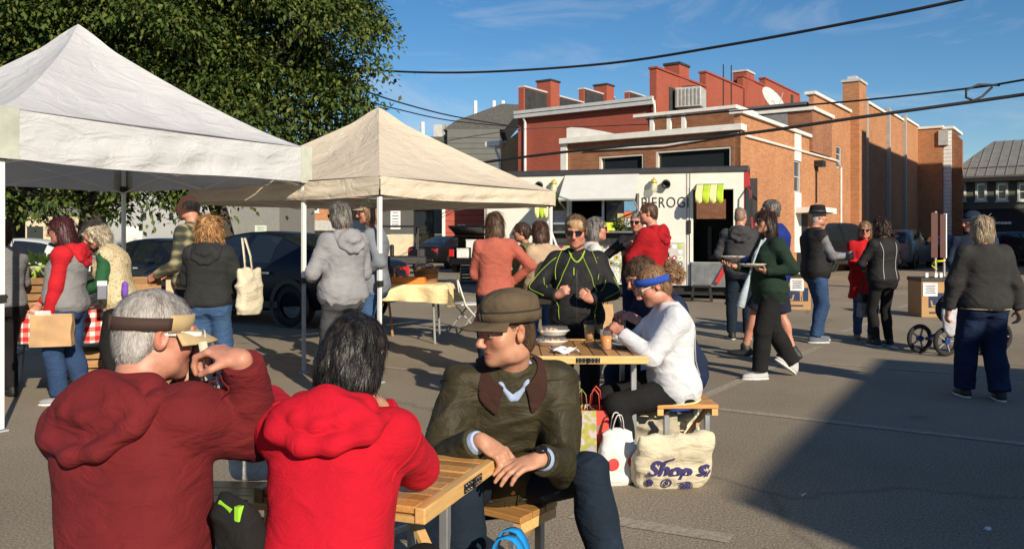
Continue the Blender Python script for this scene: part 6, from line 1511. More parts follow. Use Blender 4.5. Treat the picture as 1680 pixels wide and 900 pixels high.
p.upper('vest', vestmat(), .045, -.10, seed=52, folds=.007, vest=True)
p.lower('trousers', BLACKT, seed=53); p.shoes(SHOE_K); p.hair('curly', H_WHITE, 54, .009, 1500, .05, .0035, vol=1.1)
# 7 plaid man
def plaid():
    m, nt, b = newmat('plaid flannel'); b.inputs['Roughness'].default_value = .95
    tcn = N(nt, 'ShaderNodeTexCoord'); sp = N(nt, 'ShaderNodeSeparateXYZ'); nt.links.new(tcn.outputs['Object'], sp.inputs[0]); outs = []
    for k, sc_ in ((0, 78), (2, 70), (1, 78)):
        mu = N(nt, 'ShaderNodeMath', operation='MULTIPLY'); mu.inputs[1].default_value = sc_; sn = N(nt, 'ShaderNodeMath', operation='SINE'); nt.links.new(sp.outputs[k], mu.inputs[0]); nt.links.new(mu.outputs[0], sn.inputs[0]); outs.append(sn)
    ad = N(nt, 'ShaderNodeMath', operation='ADD'); nt.links.new(outs[0].outputs[0], ad.inputs[0]); nt.links.new(outs[1].outputs[0], ad.inputs[1])
    r = ramp(nt, ad.outputs[0], [(0, (.022, .026, .03)), (.42, (.05, .052, .036)), (.55, (.12, .11, .065)), (1, (.30, .27, .16))]); mr = N(nt, 'ShaderNodeMapRange'); mr.inputs[1].default_value = -2; mr.inputs[2].default_value = 2; nt.links.new(ad.outputs[0], mr.inputs[0]); nt.links.new(mr.outputs[0], r.inputs[0])
    nt.links.new(r.outputs[0], b.inputs['Base Color']); w = noise(nt, 13, 4, dist=.6); bumpn(nt, b, w.outputs['Fac'], .5, .02); return m
PLAID = plaid()
p = stand('balding man in a plaid flannel shirt looking left beside the dark car', 316, 8.05, 82, 1.85, g=1.05, h=.0085, wr={'L': (-.16, .26, .98), 'R': (.16, .3, 1.0)}, head=(8, 4, 0), skin='pink', elb={'L': (-.4, -1, -.3), 'R': (.4, -1, -.3)})
p.upper('shirt', PLAID, .03, -.12, seed=61, folds=.008); p.lower('jeans', J_DARK, seed=62); p.shoes(SHOE_B); 
Fh = Field(); p.hairF = Fh
for sg in (-1, 1): Fh.ell(p.hp(sg*.062, -.03, .015), (.022, .062, .045), p.Rh, .02)
Fh.ell(p.hp(0, -.085, .0), (.062, .03, .06), p.Rh, .03); field_obj('hair', Fh, .007, H_SALT, p.o, lambda Vv: .003*vnoise(Vv, 80, 3)); p.eyes(); p.brows(H_SALT)
# 8 blonde with tote
p = stand('woman with curly blond hair in a charcoal hoodie seen from behind, tote on her shoulder', 343, 7.4, 4, 1.60, sex='f', g=1.14, h=.008, wr={'L': (-.10, .28, 1.0), 'R': (.14, .26, 1.0)}, elb={'L': (-1, -.5, -.6), 'R': (1, -.5, -.6)}, feet={'L': (-.08, 0, 0, 15), 'R': (.12, .05, 0, -20)}, head=(12, 0, 0))
p.upper('hoodie', fabric('charcoal fleece', (.022, .023, .024)), .034, -.03, seed=71, folds=.009, hood=True, sl=(.078, .07, .055)); p.lower('jeans', J_MID, .103, .078, .07, seed=72, folds=.008); p.shoes(SHOE_G, SHOE_W); p.hair('curly', H_BLOND, 73, .010, 2600, .07, .004, vol=1.12)
BLONDE = p
# 9 grey hoodie
p = stand('grey haired woman in a light grey hoodie holding a paper, seen from behind left', 563, 7.25, 42, 1.74, sex='f', g=1.05, h=.0075, wr={'L': (-.16, .26, 1.06), 'R': (.10, .26, 1.08)}, elb={'L': (-.8, -.9, -.4), 'R': (.6, -.7, -.4)}, head=(14, 6, 0))
p.upper('hoodie', fabric('light grey fleece', (.24, .24, .255)), .038, -.08, seed=81, folds=.011, hood=True, sl=(.078, .070, .055)); p.lower('trousers', fabric('dark grey cotton', (.06, .06, .065)), seed=82, folds=.008); p.shoes(SHOE_K); p.hair('mid', H_SALT, 83, .006, 1800, .07, .003, vol=1.05); p.sunglasses(SUNG)
GREYH = p
# 10 cap
p = stand('person in a khaki cap and grey jacket over a blue shirt beside the grey hoodie', 612, 8.3, 88, 1.80, sex='f', g=1.05, h=.0085, wr={'L': (-.20, .10, 1.02), 'R': (.14, .24, 1.05)}, elb={'L': (-.5, -1, -.1), 'R': (.6, -.7, -.4)}, head=(10, 4, 0), feet={'L': (-.08, .0, 0, -10), 'R': (.1, .16, 0, -6)}, skin='pink')
p.upper('jacket', fabric('blue grey fleece', (.17, .19, .22)), .034, -.08, seed=91, folds=.009); p.lower('jeans', J_MID, .09, .068, .062, seed=92, folds=.007); p.shoes(M('tan suede', (.26, .18, .10), .9), SHOE_B); p.hair('mid', H_SANDY, 93, .006, 900, .08, .003); p.sunglasses(SUNG)
Fc = Field(); Fc.chain([p.tp(-.05, .06, .52), p.tp(0, .09, .48), p.tp(.05, .06, .52)], .018, .02); field_obj('shirt_collar', Fc, .008, fabric('royal blue cotton', (.015, .04, .32)), p.o)
def ballcap(p, mat, brimmat=None, name='cap'):
    Fh = Field(); Fh.ell(p.hp(0, -.016, .055), [x*p.hs for x in (.091, .113, .088)], p.Rh, 0); Fh.half(p.hp(0, 0, .036), -(p.Rh @ V3(0, .1, 1)), .006); o = field_obj(name, Fh, max(.006, p.h*.8), mat, p.o)
    p.onhead(MB().grid(lambda u, w: brim2(u, w*.72), 19, 5), 'cap_brim', brimmat or mat, parent=o, solid=.006); return o
ballcap(p, fabric('khaki cotton', (.36, .32, .23), wr=.2))
# 11 coral cardigan
p = stand('woman in a long coral cardigan with a hand on her hip, seen from behind', 812, 8.15, 8, 1.68, sex='f', g=1.0, h=.008, wr={'L': (-.06, .27, 1.12), 'R': (.185, .02, 1.0)}, elb={'L': (-.25, .1, -1), 'R': (1, -.55, .1)}, head=(-16, 0, 0), handdir={'R': (V3(-.5, -.8, -.2), V3(.5, -.5, .6))})
p.upper('cardigan', fabric('coral knit', (.36, .095, .066), wr=.5), .024, -.36, hemk=[(-.4, 1.5), (-.3, 1.3), (-.15, 1.12), (.0, 1.02), (.2, 1.03), (.6, 1)], seed=101, folds=.011, sl=(.068, .056, .044)); p.lower('jeans', J_DARK, seed=102); p.shoes(SHOE_B); p.hair('long', H_BROWN, 103, .005, 1800, .11, .003, vol=1.0)
# 12 olive green
p = stand('dark haired person in an olive green jacket queueing at the truck, facing left', 862, 9.9, 70, 1.60, sex='f', g=1.1, h=.0095, wr={'L': (-.16, .24, 1.02), 'R': (.14, .26, 1.02)}, head=(16, 4, 0), skin='tan')
p.upper('jacket', fabric('olive green cotton', (.115, .112, .045)), .036, -.14, seed=111, folds=.009); p.lower('jeans', J_DARK, seed=112); p.shoes(SHOE_K); p.hair('short', H_DARK, 113, .004, 500, .05, .003, vol=1.1); p.sunglasses(SUNG)
Fb = Field(); Fb.ell(p.hp(0, -.13, -.01), (.035, .04, .04), p.Rh); field_obj('hair_bun', Fb, .008, H_DARK, p.o)
# 13 tan coat
p = stand('woman in a tan coat and blue jeans with a brown bob, seen from behind', 889, 9.15, 36, 1.60, sex='f', g=1.12, h=.009, wr={'L': (-.16, .26, 1.04), 'R': (.12, .26, 1.04)}, elb={'L': (-.8, -.9, -.4), 'R': (.6, -.7, -.4)}, head=(-8, 4, 0), feet={'L': (-.07, 0, 0), 'R': (.09, -.12, 0)})
p.upper('coat', fabric('tan wool', (.40, .285, .19)), .036, -.16, seed=121, folds=.008); p.lower('jeans', J_MID, .092, .07, .062, seed=122); p.shoes(SHOE_K); p.hair('bob', H_DARK if False else hairmat('chestnut hair', (.022, .010, .008), (.10, .045, .03)), 123, .005, 1100, .08, .003, vol=1.15)
# 14 neon piping
p = stand('woman in sunglasses and a black jacket with neon yellow piping, eating behind the table', 946, 5.95, 176, 1.575, sex='f', g=1.12, h=.0065, wr={'R': (.145, .245, 1.10), 'L': (-.10, .26, 1.07)}, elb={'R': (1.0, -.3, -.55), 'L': (-1.0, -.3, -.6)}, head=(-8, 10, 0), curl=1.15, skin='pink', handdir={'R': (V3(-.55, .45, .45), V3(.5, .75, .1)), 'L': (V3(.45, .45, .4), V3(-.55, .6, -.3))}, belly=.03)
BLKF = fabric('black softshell', (.013, .013, .0145), rough=.75, wr=.5)
p.upper('jacket', BLKF, .030, -.06, seed=131, folds=.007, sl=(.07, .062, .05)); JF = p.last
NEON = M('neon yellow piping', (.30, .46, .03), .6, var=.05)
for sg in (-1, 1):
    p.piping(JF, [p.tp(sg*.04, .10, .54), p.tp(sg*.075, .16, .47), p.tp(sg*.11, .2, .40), p.tp(sg*.15, .2, .30), p.tp(sg*.16, .2, .15), p.tp(sg*.15, .2, .0)], .0023, NEON)
    p.piping(JF, [p.tp(sg*.11, .0, .545), p.tp(sg*.15, .1, .48), p.tp(sg*.185, .12, .40), p.tp(sg*.175, .14, .32)], .0023, NEON)
    S, E, W_ = p.S['R' if sg > 0 else 'L'], p.E['R' if sg > 0 else 'L'], p.Wr['R' if sg > 0 else 'L']; o_ = V3(sg*.10, .08, .03)
    p.piping(JF, [S+V3(sg*.0, .1, .03), S+(E-S)*.5+o_, E+o_*.9, E+(W_-E)*.4+V3(sg*.03, .1, -.03)], .0023, NEON)
    p.piping(JF, [S+(E-S)*.55+V3(0, .1, .0), S+(E-S)*.8+V3(-sg*.06, .08, 0), E+(W_-E)*.3+V3(-sg*.03, .1, .08)], .0023, NEON)
p.piping(JF, [p.tp(-.062, .05, .545), p.tp(-.045, .10, .50), p.tp(0, .14, .455), p.tp(.045, .10, .50), p.tp(.062, .05, .545)], .006, NEON, 'collar_trim'); p.piping(JF, [p.tp(0, .2, z) for z in (.46, .3, .1, -.05)], .003, M('zip dark', (.04,)*3, .4), 'zip', off=.002); p.piping(JF, [p.tp(.02, .2, .455), p.tp(.022, .2, .40), p.tp(.02, .2, .36)], .004, NEON, 'drawcord')
p.lower('trousers', BLACKT, seed=132); p.shoes(SHOE_K); p.hair('fringe', hairmat('fair brown hair', (.045, .026, .015), (.20, .125, .068)), 133, .005, 1500, .05, .002, vol=1.0); p.sunglasses(SUNG)
Ff = Field(); Ff.ell(p.hp(0, .062, .070), (.058, .030, .030), p.Rh @ rx_(R(-35)), .01); Ff.ell(p.hp(-.02, .085, .045), (.045, .014, .026), p.Rh, .015); field_obj('fringe', Ff, .006, hairmat('fair fringe hair', (.14, .08, .04), (.42, .27, .14)), p.o, lambda Vv: .004*vnoise((Vv-p.HC) @ p.Rh, (70, 30, 16), 3))
NEONW = p
# 15 grey haired behind
p = stand('grey haired person facing right behind the neon piped jacket, paper bag in hand', 972, 8.1, -82, 1.62, sex='f', g=1.1, h=.0085, wr={'L': (-.18, .06, .80), 'R': (.22, .06, .80)}, head=(-6, 0, 0), skin='pink')
p.upper('shirt', fabric('white cotton', (.5, .48, .46)), .026, -.05, seed=141); p.lower('jeans', J_DARK, seed=142); p.shoes(SHOE_K); p.hair('mid', H_SALT, 143, .006, 900, .07, .003, vol=.98); p.sunglasses(SUNG)
GREYB = p
# 16 sunglasses man behind the red hoodie
p = stand('balding person in sunglasses and black top half hidden behind the red hooded man', 1046, 10.2, 168, 1.74, g=1.05, h=.0095, wr={'L': (-.12, .30, 1.3), 'R': (.14, .26, 1.32)}, elb={'R': (1, -.2, -.6), 'L': (-1, -.2, -.6)}, head=(-14, 4, 0), skin='pink')
p.upper('jacket', BLKF, .03, -.06, seed=151); p.lower('jeans', J_NAVY, seed=152); p.shoes(SHOE_K); p.hair('short', H_SALT, 153, .002, 300, .02, .002, vol=.9); p.sunglasses(SUNG)
# 17 red hooded man
p = stand('man in sunglasses and a red hoodie standing before the truck, arms folded', 1070, 9.45, 56, 1.83, g=1.08, h=.0085, wr={'L': (-.02, .24, 1.20), 'R': (.02, .26, 1.16)}, elb={'L': (-.9, -.3, -.6), 'R': (.9, -.3, -.6)}, head=(24, 4, 0), skin='pink', feet={'L': (-.1, .06, 0), 'R': (.1, -.05, 0)})
p.upper('hoodie', fabric('crimson fleece', (.30, .007, .012)), .034, -.06, seed=161, folds=.010, hood=True, sl=(.08, .072, .058)); p.lower('jeans', J_NAVY, seed=162); p.shoes(SHOE_G, SHOE_W); p.hair('short', H_BROWN, 163, .003, 900, .03, .0025, vol=1.0); p.sunglasses(SUNG)
# 18 seated man with brown hair at the far side of the second table
Y = 5.55; ps = ((1120-CXP)/FPX*Y, Y)
p = Person('seated man with short brown hair leaning over the far side of the second table', ps, 112, 1.74, 'm', 1.0, lean=24, hip=(0, 0, .53), wr={'L': (-.16, .42, .86), 'R': (.12, .42, .86)}, elb={'L': (-.8, -.3, -.6), 'R': (.8, -.3, -.6)}, head=(6, 26, 0), h=.0065, feet={'L': (-.14, .42, 0), 'R': (.14, .42, 0)}, kpole={'L': (-.2, .3, 1), 'R': (.2, .3, 1)}, sit=True, skin='pink')
p.upper('shirt', fabric('navy jersey', (.012, .02, .05)), .03, -.05, seed=171); p.lower('jeans', J_NAVY, seed=172); p.shoes(SHOE_K); p.hair('short', H_BROWN, 173, .005, 2200, .045, .0022, vol=1.03); p.eyes(); p.brows(H_BROWN)
# 19 white sweatshirt, blue headband
Y = 4.95; ps = ((1106-CXP)/FPX*Y, Y)
p = Person('seated woman in a white sweatshirt and blue headband with a curly ponytail', ps, 95, 1.58, 'f', 1.08, bare=True, lean=5, hip=(0, 0, .505), wr={'L': (-.05, .36, .92), 'R': (.16, .38, .90)}, elb={'L': (-.6, -.3, -.9), 'R': (.8, -.3, -.6)}, head=(2, 27, 0), h=.006, feet={'L': (-.10, .30, .0, 10), 'R': (.10, .42, 0)}, kpole={'L': (-.1, 1, .75), 'R': (.1, 1, .8)}, sit=True, skin='pink', curl=1.0)
WH = fabric('white sweatshirt fleece', (.56, .57, .61), wr=.5, var=.05)
p.upper('sweatshirt', WH, .034, -.07, seed=181, folds=.008, sl=(.078, .066, .05), h=.0065); JF = p.last
BLUEK = fabric('royal blue knit', (.02, .07, .38)); YEL = M('pale yellow rib', (.62, .52, .24), .9)
for mat_, z0, z1, nm, inf_ in ((BLUEK, -.115, -.07, 'shirt_hem', .036), (YEL, -.078, -.062, 'hem_trim', .040)):
    Fq = Field(); p.torso(Fq, inf_, z0=z0-.02, hemk=[(z0-.03, .98), (.2, 1.02), (.6, 1)]); Fq.half(p.tp(0, 0, z0), -p.T[:, 2], .004); Fq.half(p.tp(0, 0, z1), p.T[:, 2], .004); field_obj(nm, Fq, .007, mat_, p.o)
p.piping(JF, [p.tp(.02, -.2, .50), p.tp(-.02, -.2, .40), p.tp(-.08, -.2, .25), p.tp(-.12, -.2, .1)], .003, M('seam grey', (.3, .3, .32)), 'seam')
p.lower('leggings', BLACKT, .098, .072, .06, length=.80, seed=182, folds=.004); p.shoes(SHOE_K, SHOE_W); p.hair('short', H_SANDY, 183, .004, 1900, .04, .0018, vol=.97)
Fb = Field()
for k_ in range(16):
    r_ = np.random.default_rng(300+k_); o_ = r_.normal(size=3)*[.024, .024, .024]; Fb.ell(p.hp(*(V3(0, -.15, .03)+o_)), (.029,)*3, None, .012)
Fb.cone(p.hp(0, -.10, .04), p.hp(0, -.13, .035), .022, .03, .02); pt_ = field_obj('ponytail', Fb, .006, H_SANDY, p.o, lambda Vv: .010*vnoise(Vv, 45, 3)+.006*vnoise(Vv, 90, 4)); p.strands(Fb, pt_, H_SANDY, 900, .03, .0022, 'curly', 9)
p.onhead(band(-math.pi, math.pi, 40, .010, .054, .0915, .112, th=.004, tilt=.028), 'headband', BLUEK)
p.sunglasses(M('pale lens', (.25, .22, .16), .15, var=0), M('cream frame', (.6, .55, .35), .4))
WHITEW = p
# 20 bald grey hoodie
p = stand('man with cropped hair in a charcoal hoodie seen from behind by the truck door', 1214, 11.5, -14, 1.86, g=1.05, h=.0095, wr={'L': (-.18, .2, 1.0), 'R': (.16, .24, 1.02)}, head=(-24, 4, 0), skin='pink')
p.upper('hoodie', fabric('slate fleece', (.045, .045, .05)), .034, -.06, seed=191, folds=.010, hood=True); p.lower('jeans', J_DARK, seed=192); p.shoes(SHOE_K, SHOE_W); p.hair('short', hairmat('cropped hair', (.16, .10, .07), (.28, .19, .14)), 193, .001, 0, vol=.87)
# 21 blue fleece, shorts
p = stand('tall man in a royal blue fleece and navy shorts behind the dark green pullover', 1270, 9.5, 60, 1.87, g=1.1, bare=True, h=.009, wr={'L': (-.2, .28, 1.05), 'R': (.2, .2, 1.0)}, head=(22, 0, 0), skin='pink', feet={'L': (-.1, .30, 0), 'R': (.12, -.18, .0)})
p.upper('fleece', fabric('royal blue fleece', (.009, .024, .16)), .034, -.06, seed=201, folds=.010); p.lower('shorts', fabric('navy twill', (.012, .014, .03)), .105, .08, length=.46, seed=202); p.shoes(SHOE_K, name='trainer', k=1.05); p.hair('short', H_SALT, 203, .004, 700, .04, .003, vol=1.02); p.sunglasses(SUNG)
# 22 dark green pullover with plates
p = stand('woman in a dark green pullover and black trousers walking left with two plates', 1262, 8.3, 98, 1.70, sex='f', g=1.1, h=.0075, wr={'L': (-.20, .13, 1.10), 'R': (.16, .30, 1.14)}, elb={'L': (-.5, -1, -.3), 'R': (.6, -.7, -.4)}, head=(8, 2, 0), feet={'L': (-.06, .13, .0, 0), 'R': (.09, -.30, .05, 0, -35)}, curl=.45, handdir={'L': (V3(.05, .9, .25), V3(-.2, .3, -.9)), 'R': (V3(-.1, .95, .1), V3(.1, -.1, -.95))})
DG = fabric('dark green fleece', (.012, .028, .018), wr=.5)
p.upper('pullover', DG, .032, -.14, seed=211, folds=.008, sl=(.076, .066, .05)); JF = p.last; p.lower('trousers', BLACKT, .105, .085, .08, seed=212, folds=.008); p.shoes(M('white grey trainer', (.42, .42, .43), .8), SHOE_W, k=1.05); p.hair('long', H_DARK, 213, .005, 2200, .12, .0028, vol=1.0); p.sunglasses(SUNG)
p.piping(JF, [p.tp(-.06, .05, .52), p.tp(-.03, .2, .40), p.tp(.06, .2, .22), p.tp(.17, .1, .06)], .012, fabric('pale blue strap', (.35, .42, .46)), 'bag_strap', off=.008)
GREENW = p
# 23 hat man
p = stand('man in a black brimmed hat, black vest and grey shirt holding a cup', 1338, 11.25, -86, 1.84, g=1.08, h=.0085, wr={'R': (.14, .36, 1.10), 'L': (-.16, .33, 1.12)}, elb={'R': (.5, -1, -.4), 'L': (-.5, -1, -.4)}, head=(-4, 0, 0), skin='pink', feet={'L': (-.1, .08, 0), 'R': (.12, -.06, 0)}, curl=.9)
p.upper('shirt', fabric('grey check shirt', (.16, .16, .18), var=.3), .028, -.05, seed=221, folds=.008); p.upper('vest', BLKF, .048, -.08, seed=222, vest=True, folds=.008); p.lower('jeans', J_BLUE, .098, .076, .072, seed=223, folds=.008); p.shoes(M('blue grey trainer', (.10, .12, .16), .8), SHOE_W); p.hair('short', H_GREY, 224, .002, 400, .02, .002)
ht = p.onhead(MB().lathe([(.175, .050), (.178, .056), (.12, .060), (.098, .066), (.092, .12), (.080, .160), (.05, .168), (.0, .160)], 32, (0, -.014, 0), caps=False, sy=1.16), 'hat', fabric('black felt', (.010, .010, .011), wr=.15))
p.onhead(band(-math.pi, math.pi, 36, .066, .088, .0965, .1135, th=.003), 'hat_band', M('hat band', (.03, .03, .03), .5), parent=ht)
HATM = p
# 24 red coat
p = stand('woman in a red coat and sunglasses facing the camera, arms folded', 1418, 11.55, 172, 1.65, sex='f', g=1.1, h=.0085, wr={'L': (.03, .23, 1.12), 'R': (-.02, .25, 1.08)}, elb={'L': (-.9, -.3, -.7), 'R': (.9, -.3, -.7)}, head=(-14, 4, 0), skin='pink', curl=.6)
RC = fabric('red wool', (.44, .010, .014)); p.upper('coat', RC, .034, -.30, hemk=[(-.34, 1.22), (-.15, 1.1), (.0, 1.02), (.2, 1), (.6, 1)], seed=231, folds=.008); p.lower('jeans', J_MID, .088, .066, .056, seed=232); p.shoes(M('tan suede', (.26, .18, .10), .9)); p.hair('bob', H_SANDY, 233, .005, 900, .08, .003, vol=1.08); p.sunglasses(SUNG)
# 25 black jacket woman
p = stand('woman in a black sports jacket with white side stripes and black trousers, back to us', 1448, 10.8, 14, 1.68, sex='f', g=1.08, h=.0085, wr={'L': (-.12, .26, 1.05), 'R': (.14, .24, 1.02)}, elb={'L': (-1, -.5, -.6), 'R': (1, -.5, -.6)}, head=(14, 0, 0))
p.upper('jacket', BLKF, .032, -.06, seed=241, folds=.007); JF = p.last; WP = M('white piping', (.5, .5, .5), .6)
for sg in (-1, 1): p.piping(JF, [p.tp(sg*.12, -.1, .50), p.tp(sg*.115, -.2, .38), p.tp(sg*.11, -.2, .2), p.tp(sg*.11, -.2, .0)], .004, WP)
p.lower('leggings', BLACKT, .088, .064, .056, seed=242); p.shoes(SHOE_K, SHOE_W); p.hair('curly', H_DARK, 243, .008, 1300, .06, .004, vol=1.1)
# 26 blue cap behind
p = stand('man in a dark blue cap half hidden behind the grey haired walker', 1598, 10.1, 150, 1.74, g=1.1, h=.0095, wr={'L': (-.2, .35, 1.0), 'R': (.2, .35, 1.0)}, head=(-50, 6, 0), skin='pink')
p.upper('jacket', fabric('slate blue jersey', (.018, .026, .05)), .03, -.06, seed=251); p.lower('jeans', J_NAVY, seed=252); p.shoes(SHOE_K); p.hair('short', H_GREY, 253, .002, 300, .02, .002); ballcap(p, fabric('navy cotton', (.010, .018, .04)))
# 27 dark jacket walker
p = stand('grey blond person in a dark bomber jacket and blue jeans walking away in the shade', 1614, 7.2, -4, 1.60, sex='f', g=1.18, h=.008, wr={'L': (-.31, .04, .82), 'R': (.33, .02, .80)}, elb={'L': (-1, -.6, .2), 'R': (1, -.6, .2)}, head=(10, 2, 0), feet={'L': (-.12, .12, .0), 'R': (.12, -.06, .0)})
p.upper('jacket', fabric('dark grey wool', (.028, .027, .027)), .04, -.05, seed=261, folds=.010, sl=(.09, .082, .06)); JF = p.last
Fq = Field(); p.torso(Fq, .041, z0=-.07, hemk=[(-.08, .99), (.2, 1.02), (.6, 1)]); Fq.half(p.tp(0, 0, -.045), -p.T[:, 2], .003); Fq.half(p.tp(0, 0, -.033), p.T[:, 2], .003); field_obj('hem_stripe', Fq, .006, M('tan rib', (.35, .27, .16), .9), p.o)
p.lower('jeans', J_NAVY, .108, .092, .092, seed=262, folds=.009); p.shoes(SHOE_K, SHOE_W); p.hair('mid', hairmat('ash blond hair', (.18, .13, .08), (.44, .35, .23)), 263, .006, 1900, .06, .003, vol=1.12)
WALK = p
# 28 someone serving inside the truck
q_ = tk.matrix_basis @ Vector((th(965, 350)[0], 1.0, 0)) if False else (Matrix.Translation(tk.location) @ Matrix.Rotation(tk.rotation_euler.z, 4, 'Z')) @ Vector((th(965, 350)[0], .75, 0))
p = Person('person in dark clothes serving inside the food truck window', (q_.x, q_.y, zb+.06+.0), 180+math.degrees(tk.rotation_euler.z), 1.66, 'f', 1.05, h=.011, wr={'L': (-.2, .3, 1.0), 'R': (.2, .3, 1.0)})
p.upper('shirt', BLKF, .03, -.06, seed=271); p.lower('trousers', BLACKT, seed=272); p.shoes(SHOE_K); p.hair('short', H_DARK, 273, .003)
# ================================================================ tables, benches and the things on them
W_SL = wood('oiled slat wood', (.36, .165, .045), (.55, .29, .095), 9, .42, (1.2, 14, 14), .25)
W_FR = wood('pale frame wood', (.52, .30, .10), (.66, .42, .17), 7, .45, (1.2, 10, 10), .2)
STEELP = M('galvanised steel leg', (.34, .36, .38), .4, .6); HINGE = M('black hinge', (.015,)*3, .45, .4); SCREW = M('screw steel', (.55,)*3, .3, .9)
def slat_table(label, corner, du, W_, L_, z, nsl, group='slatted folding tables', hinge=.62, along='v', legs=True, th_=.045, latch=True):
    "corner = near end corner; du runs along the visible end; the table runs away to du's left"
    t = thing('slatted_table', label, 'table', (corner[0], corner[1], 0), math.atan2(du[1], du[0]), group)
    e = .032
    MB().box2((0, 0, z-th_), (W_, e, z)).build('end_rail', W_FR, t, bevel=.004, seg=2); MB().box2((0, L_-e, z-th_), (W_, L_, z)).build('end_rail', W_FR, t, bevel=.004, seg=2)
    g = .006; sw = (W_-g*(nsl+1))/nsl; me = None
    for k in range(nsl):
        x = g+k*(sw+g)
        if me is None: me = MB().box((0, 0, 0), (sw, L_-2*e-.004, .02)).mesh('slat', W_SL)
        o = link('slat', me, t); o.location = (x+sw/2, L_/2, z-.011-.0012*(k % 3)); m_ = o.modifiers.new('bevel', 'BEVEL'); m_.width = .003; m_.segments = 1
    for y in (.17, L_-.17): MB().box2((.03, y-.03, z-th_+.003), (W_-.03, y+.03, z-.024)).build('cross_rail', W_FR, t)
    for x in (.004, W_-.036): MB().box2((x, e+.002, z-th_), (x+.028, L_-e-.002, z-.026)).build('side_rail', W_FR, t)
    if latch:
        hx = W_*hinge
        for s in (-1, 1):
            h_ = MB().box((hx+s*.036, -.003, z-th_*.52), (.064, .005, th_*.62)).build('hinge_plate', HINGE, t, bevel=.001)
            for a in (-.02, .0, .02):
                for b in (-.008, .008): MB().lathe([(0, .002), (.0034, .002), (.0038, 0)], 8, (hx+s*.036+a, -.0058, z-th_*.52+b), Matrix.Rotation(R(90), 3, 'X'), caps=False).build('screw', SCREW, h_)
        MB().tube([(hx, -.008, z-th_*.85), (hx, -.008, z-th_*.2)], .004, 8).build('hinge_pin', HINGE, t)
    if legs:
        for y in (.16, L_-.16):
            for x in (.06, W_-.06): MB().box((x, y, (z-th_)/2), (.032, .032, z-th_)).build('leg', STEELP, t, bevel=.003)
            MB().box((W_/2, y, .30), (W_-.16, .02, .025)).build('brace', STEELP, t)
    return t
def bench(label, mid, dl, L_, D_, z, nsl=3, group='slatted benches', steel=True):
    "mid = centre on the ground, dl = long direction"
    t = thing('slatted_bench', label, 'bench', (mid[0], mid[1], 0), math.atan2(dl[1], dl[0]), group)
    sw = D_/nsl-.006; me = MB().box((0, 0, 0), (L_, sw, .024)).mesh('slat', W_SL)
    for k in range(nsl): o = link('slat', me, t); o.location = (0, -D_/2+(k+.5)*D_/nsl, z-.012); m_ = o.modifiers.new('bevel', 'BEVEL'); m_.width = .003
    for x in (-L_/2+.02, L_/2-.02): MB().box((x, 0, z-.045), (.035, D_-.02, .038)).build('end_rail', W_FR, t)
    for x in (-L_/2+.06, L_/2-.06):
        for y in (-D_/2+.04, D_/2-.04): MB().box((x, y, (z-.065)/2), (.03, .03, z-.065)).build('leg', STEELP, t, bevel=.003)
        MB().box((x, 0, .14), (.02, D_-.08, .02)).build('brace', STEELP, t)
        MB().bar((x+.03, 0, z-.07), (x+.22 if x < 0 else x-.22, 0, .03), .05, .02).build('wood_strut', W_FR, t)
    return t
TZ = .74
def topp(px, py, z=TZ): s_ = (py-HYP)/(CAMZ-z); return Vector(((px-CXP)/s_, FPX/s_, 0))
c0 = topp(697, 834, .67); c1 = topp(814, 752, .67); du = (c1-c0)
T1 = slat_table('slatted wooden folding table in front of the man in the olive jacket', c0, du.normalized(), du.length, .56, .67, 9, hinge=.62)
p2a, p2b = topp(866, 584), topp(1063, 583.5)
T2 = slat_table('second slatted wooden folding table with cups and takeaway boxes on it', p2a+Vector((0, 0, 0)), (1, 0), p2b.x-p2a.x, .82, TZ, 9, hinge=.50)
bench('slatted bench under the man in the olive jacket', (-.22, 3.36), (-GB.x, -GB.y), .8, .26, .375)
bench('slatted bench under the woman in the white sweatshirt', (1.02, 4.95), (.995, .03), .36, .36, .44, 3)
q = gp(420, 822)
p = topp(412, 812, .46); bench('slatted bench end with a cloth bag between the two hooded people', (p.x-.13, p.y+.05), (1, -.06), .5, .27, .46)
bench('slatted bench carrying the two hooded people in front', (-.68, 2.04), (.985, -.15), .80, .27, .365)
# things on the second table
def on(px, py, z=TZ): v = topp(px, py, z); v.z = z+.001; return v
KRAFT = M('kraft paper', (.42, .26, .13), .85, bump=.2, bs=40); CLEAR = M('clear plastic', (.62, .60, .58), .12, var=0, alpha=.13, spec=.7); BEER = M('amber drink', (.72, .25, .004), .2, var=0)
o = thing('paper_cup', 'tan paper coffee cup with black lid on the second table', 'cup', on(967, 556)); MB().lathe([(.028, 0), (.040, .105)], 20, caps=True).build('cup', KRAFT, o, True); MB().lathe([(.042, .100), (.042, .108), (.037, .112), (.036, .120), (.0, .120)], 20).build('lid', BLK, o, True)
o = thing('plastic_cup', 'clear plastic cup of amber drink at the table edge', 'cup', on(995, 573)); MB().lathe([(.030, 0), (.041, .115), (.043, .117), (.041, .117), (.030, .004)], 20, caps=False).build('cup', CLEAR, o, True); MB().lathe([(.0285, .004), (.037, .082), (.0, .082)], 20).build('drink', BEER, o, True)
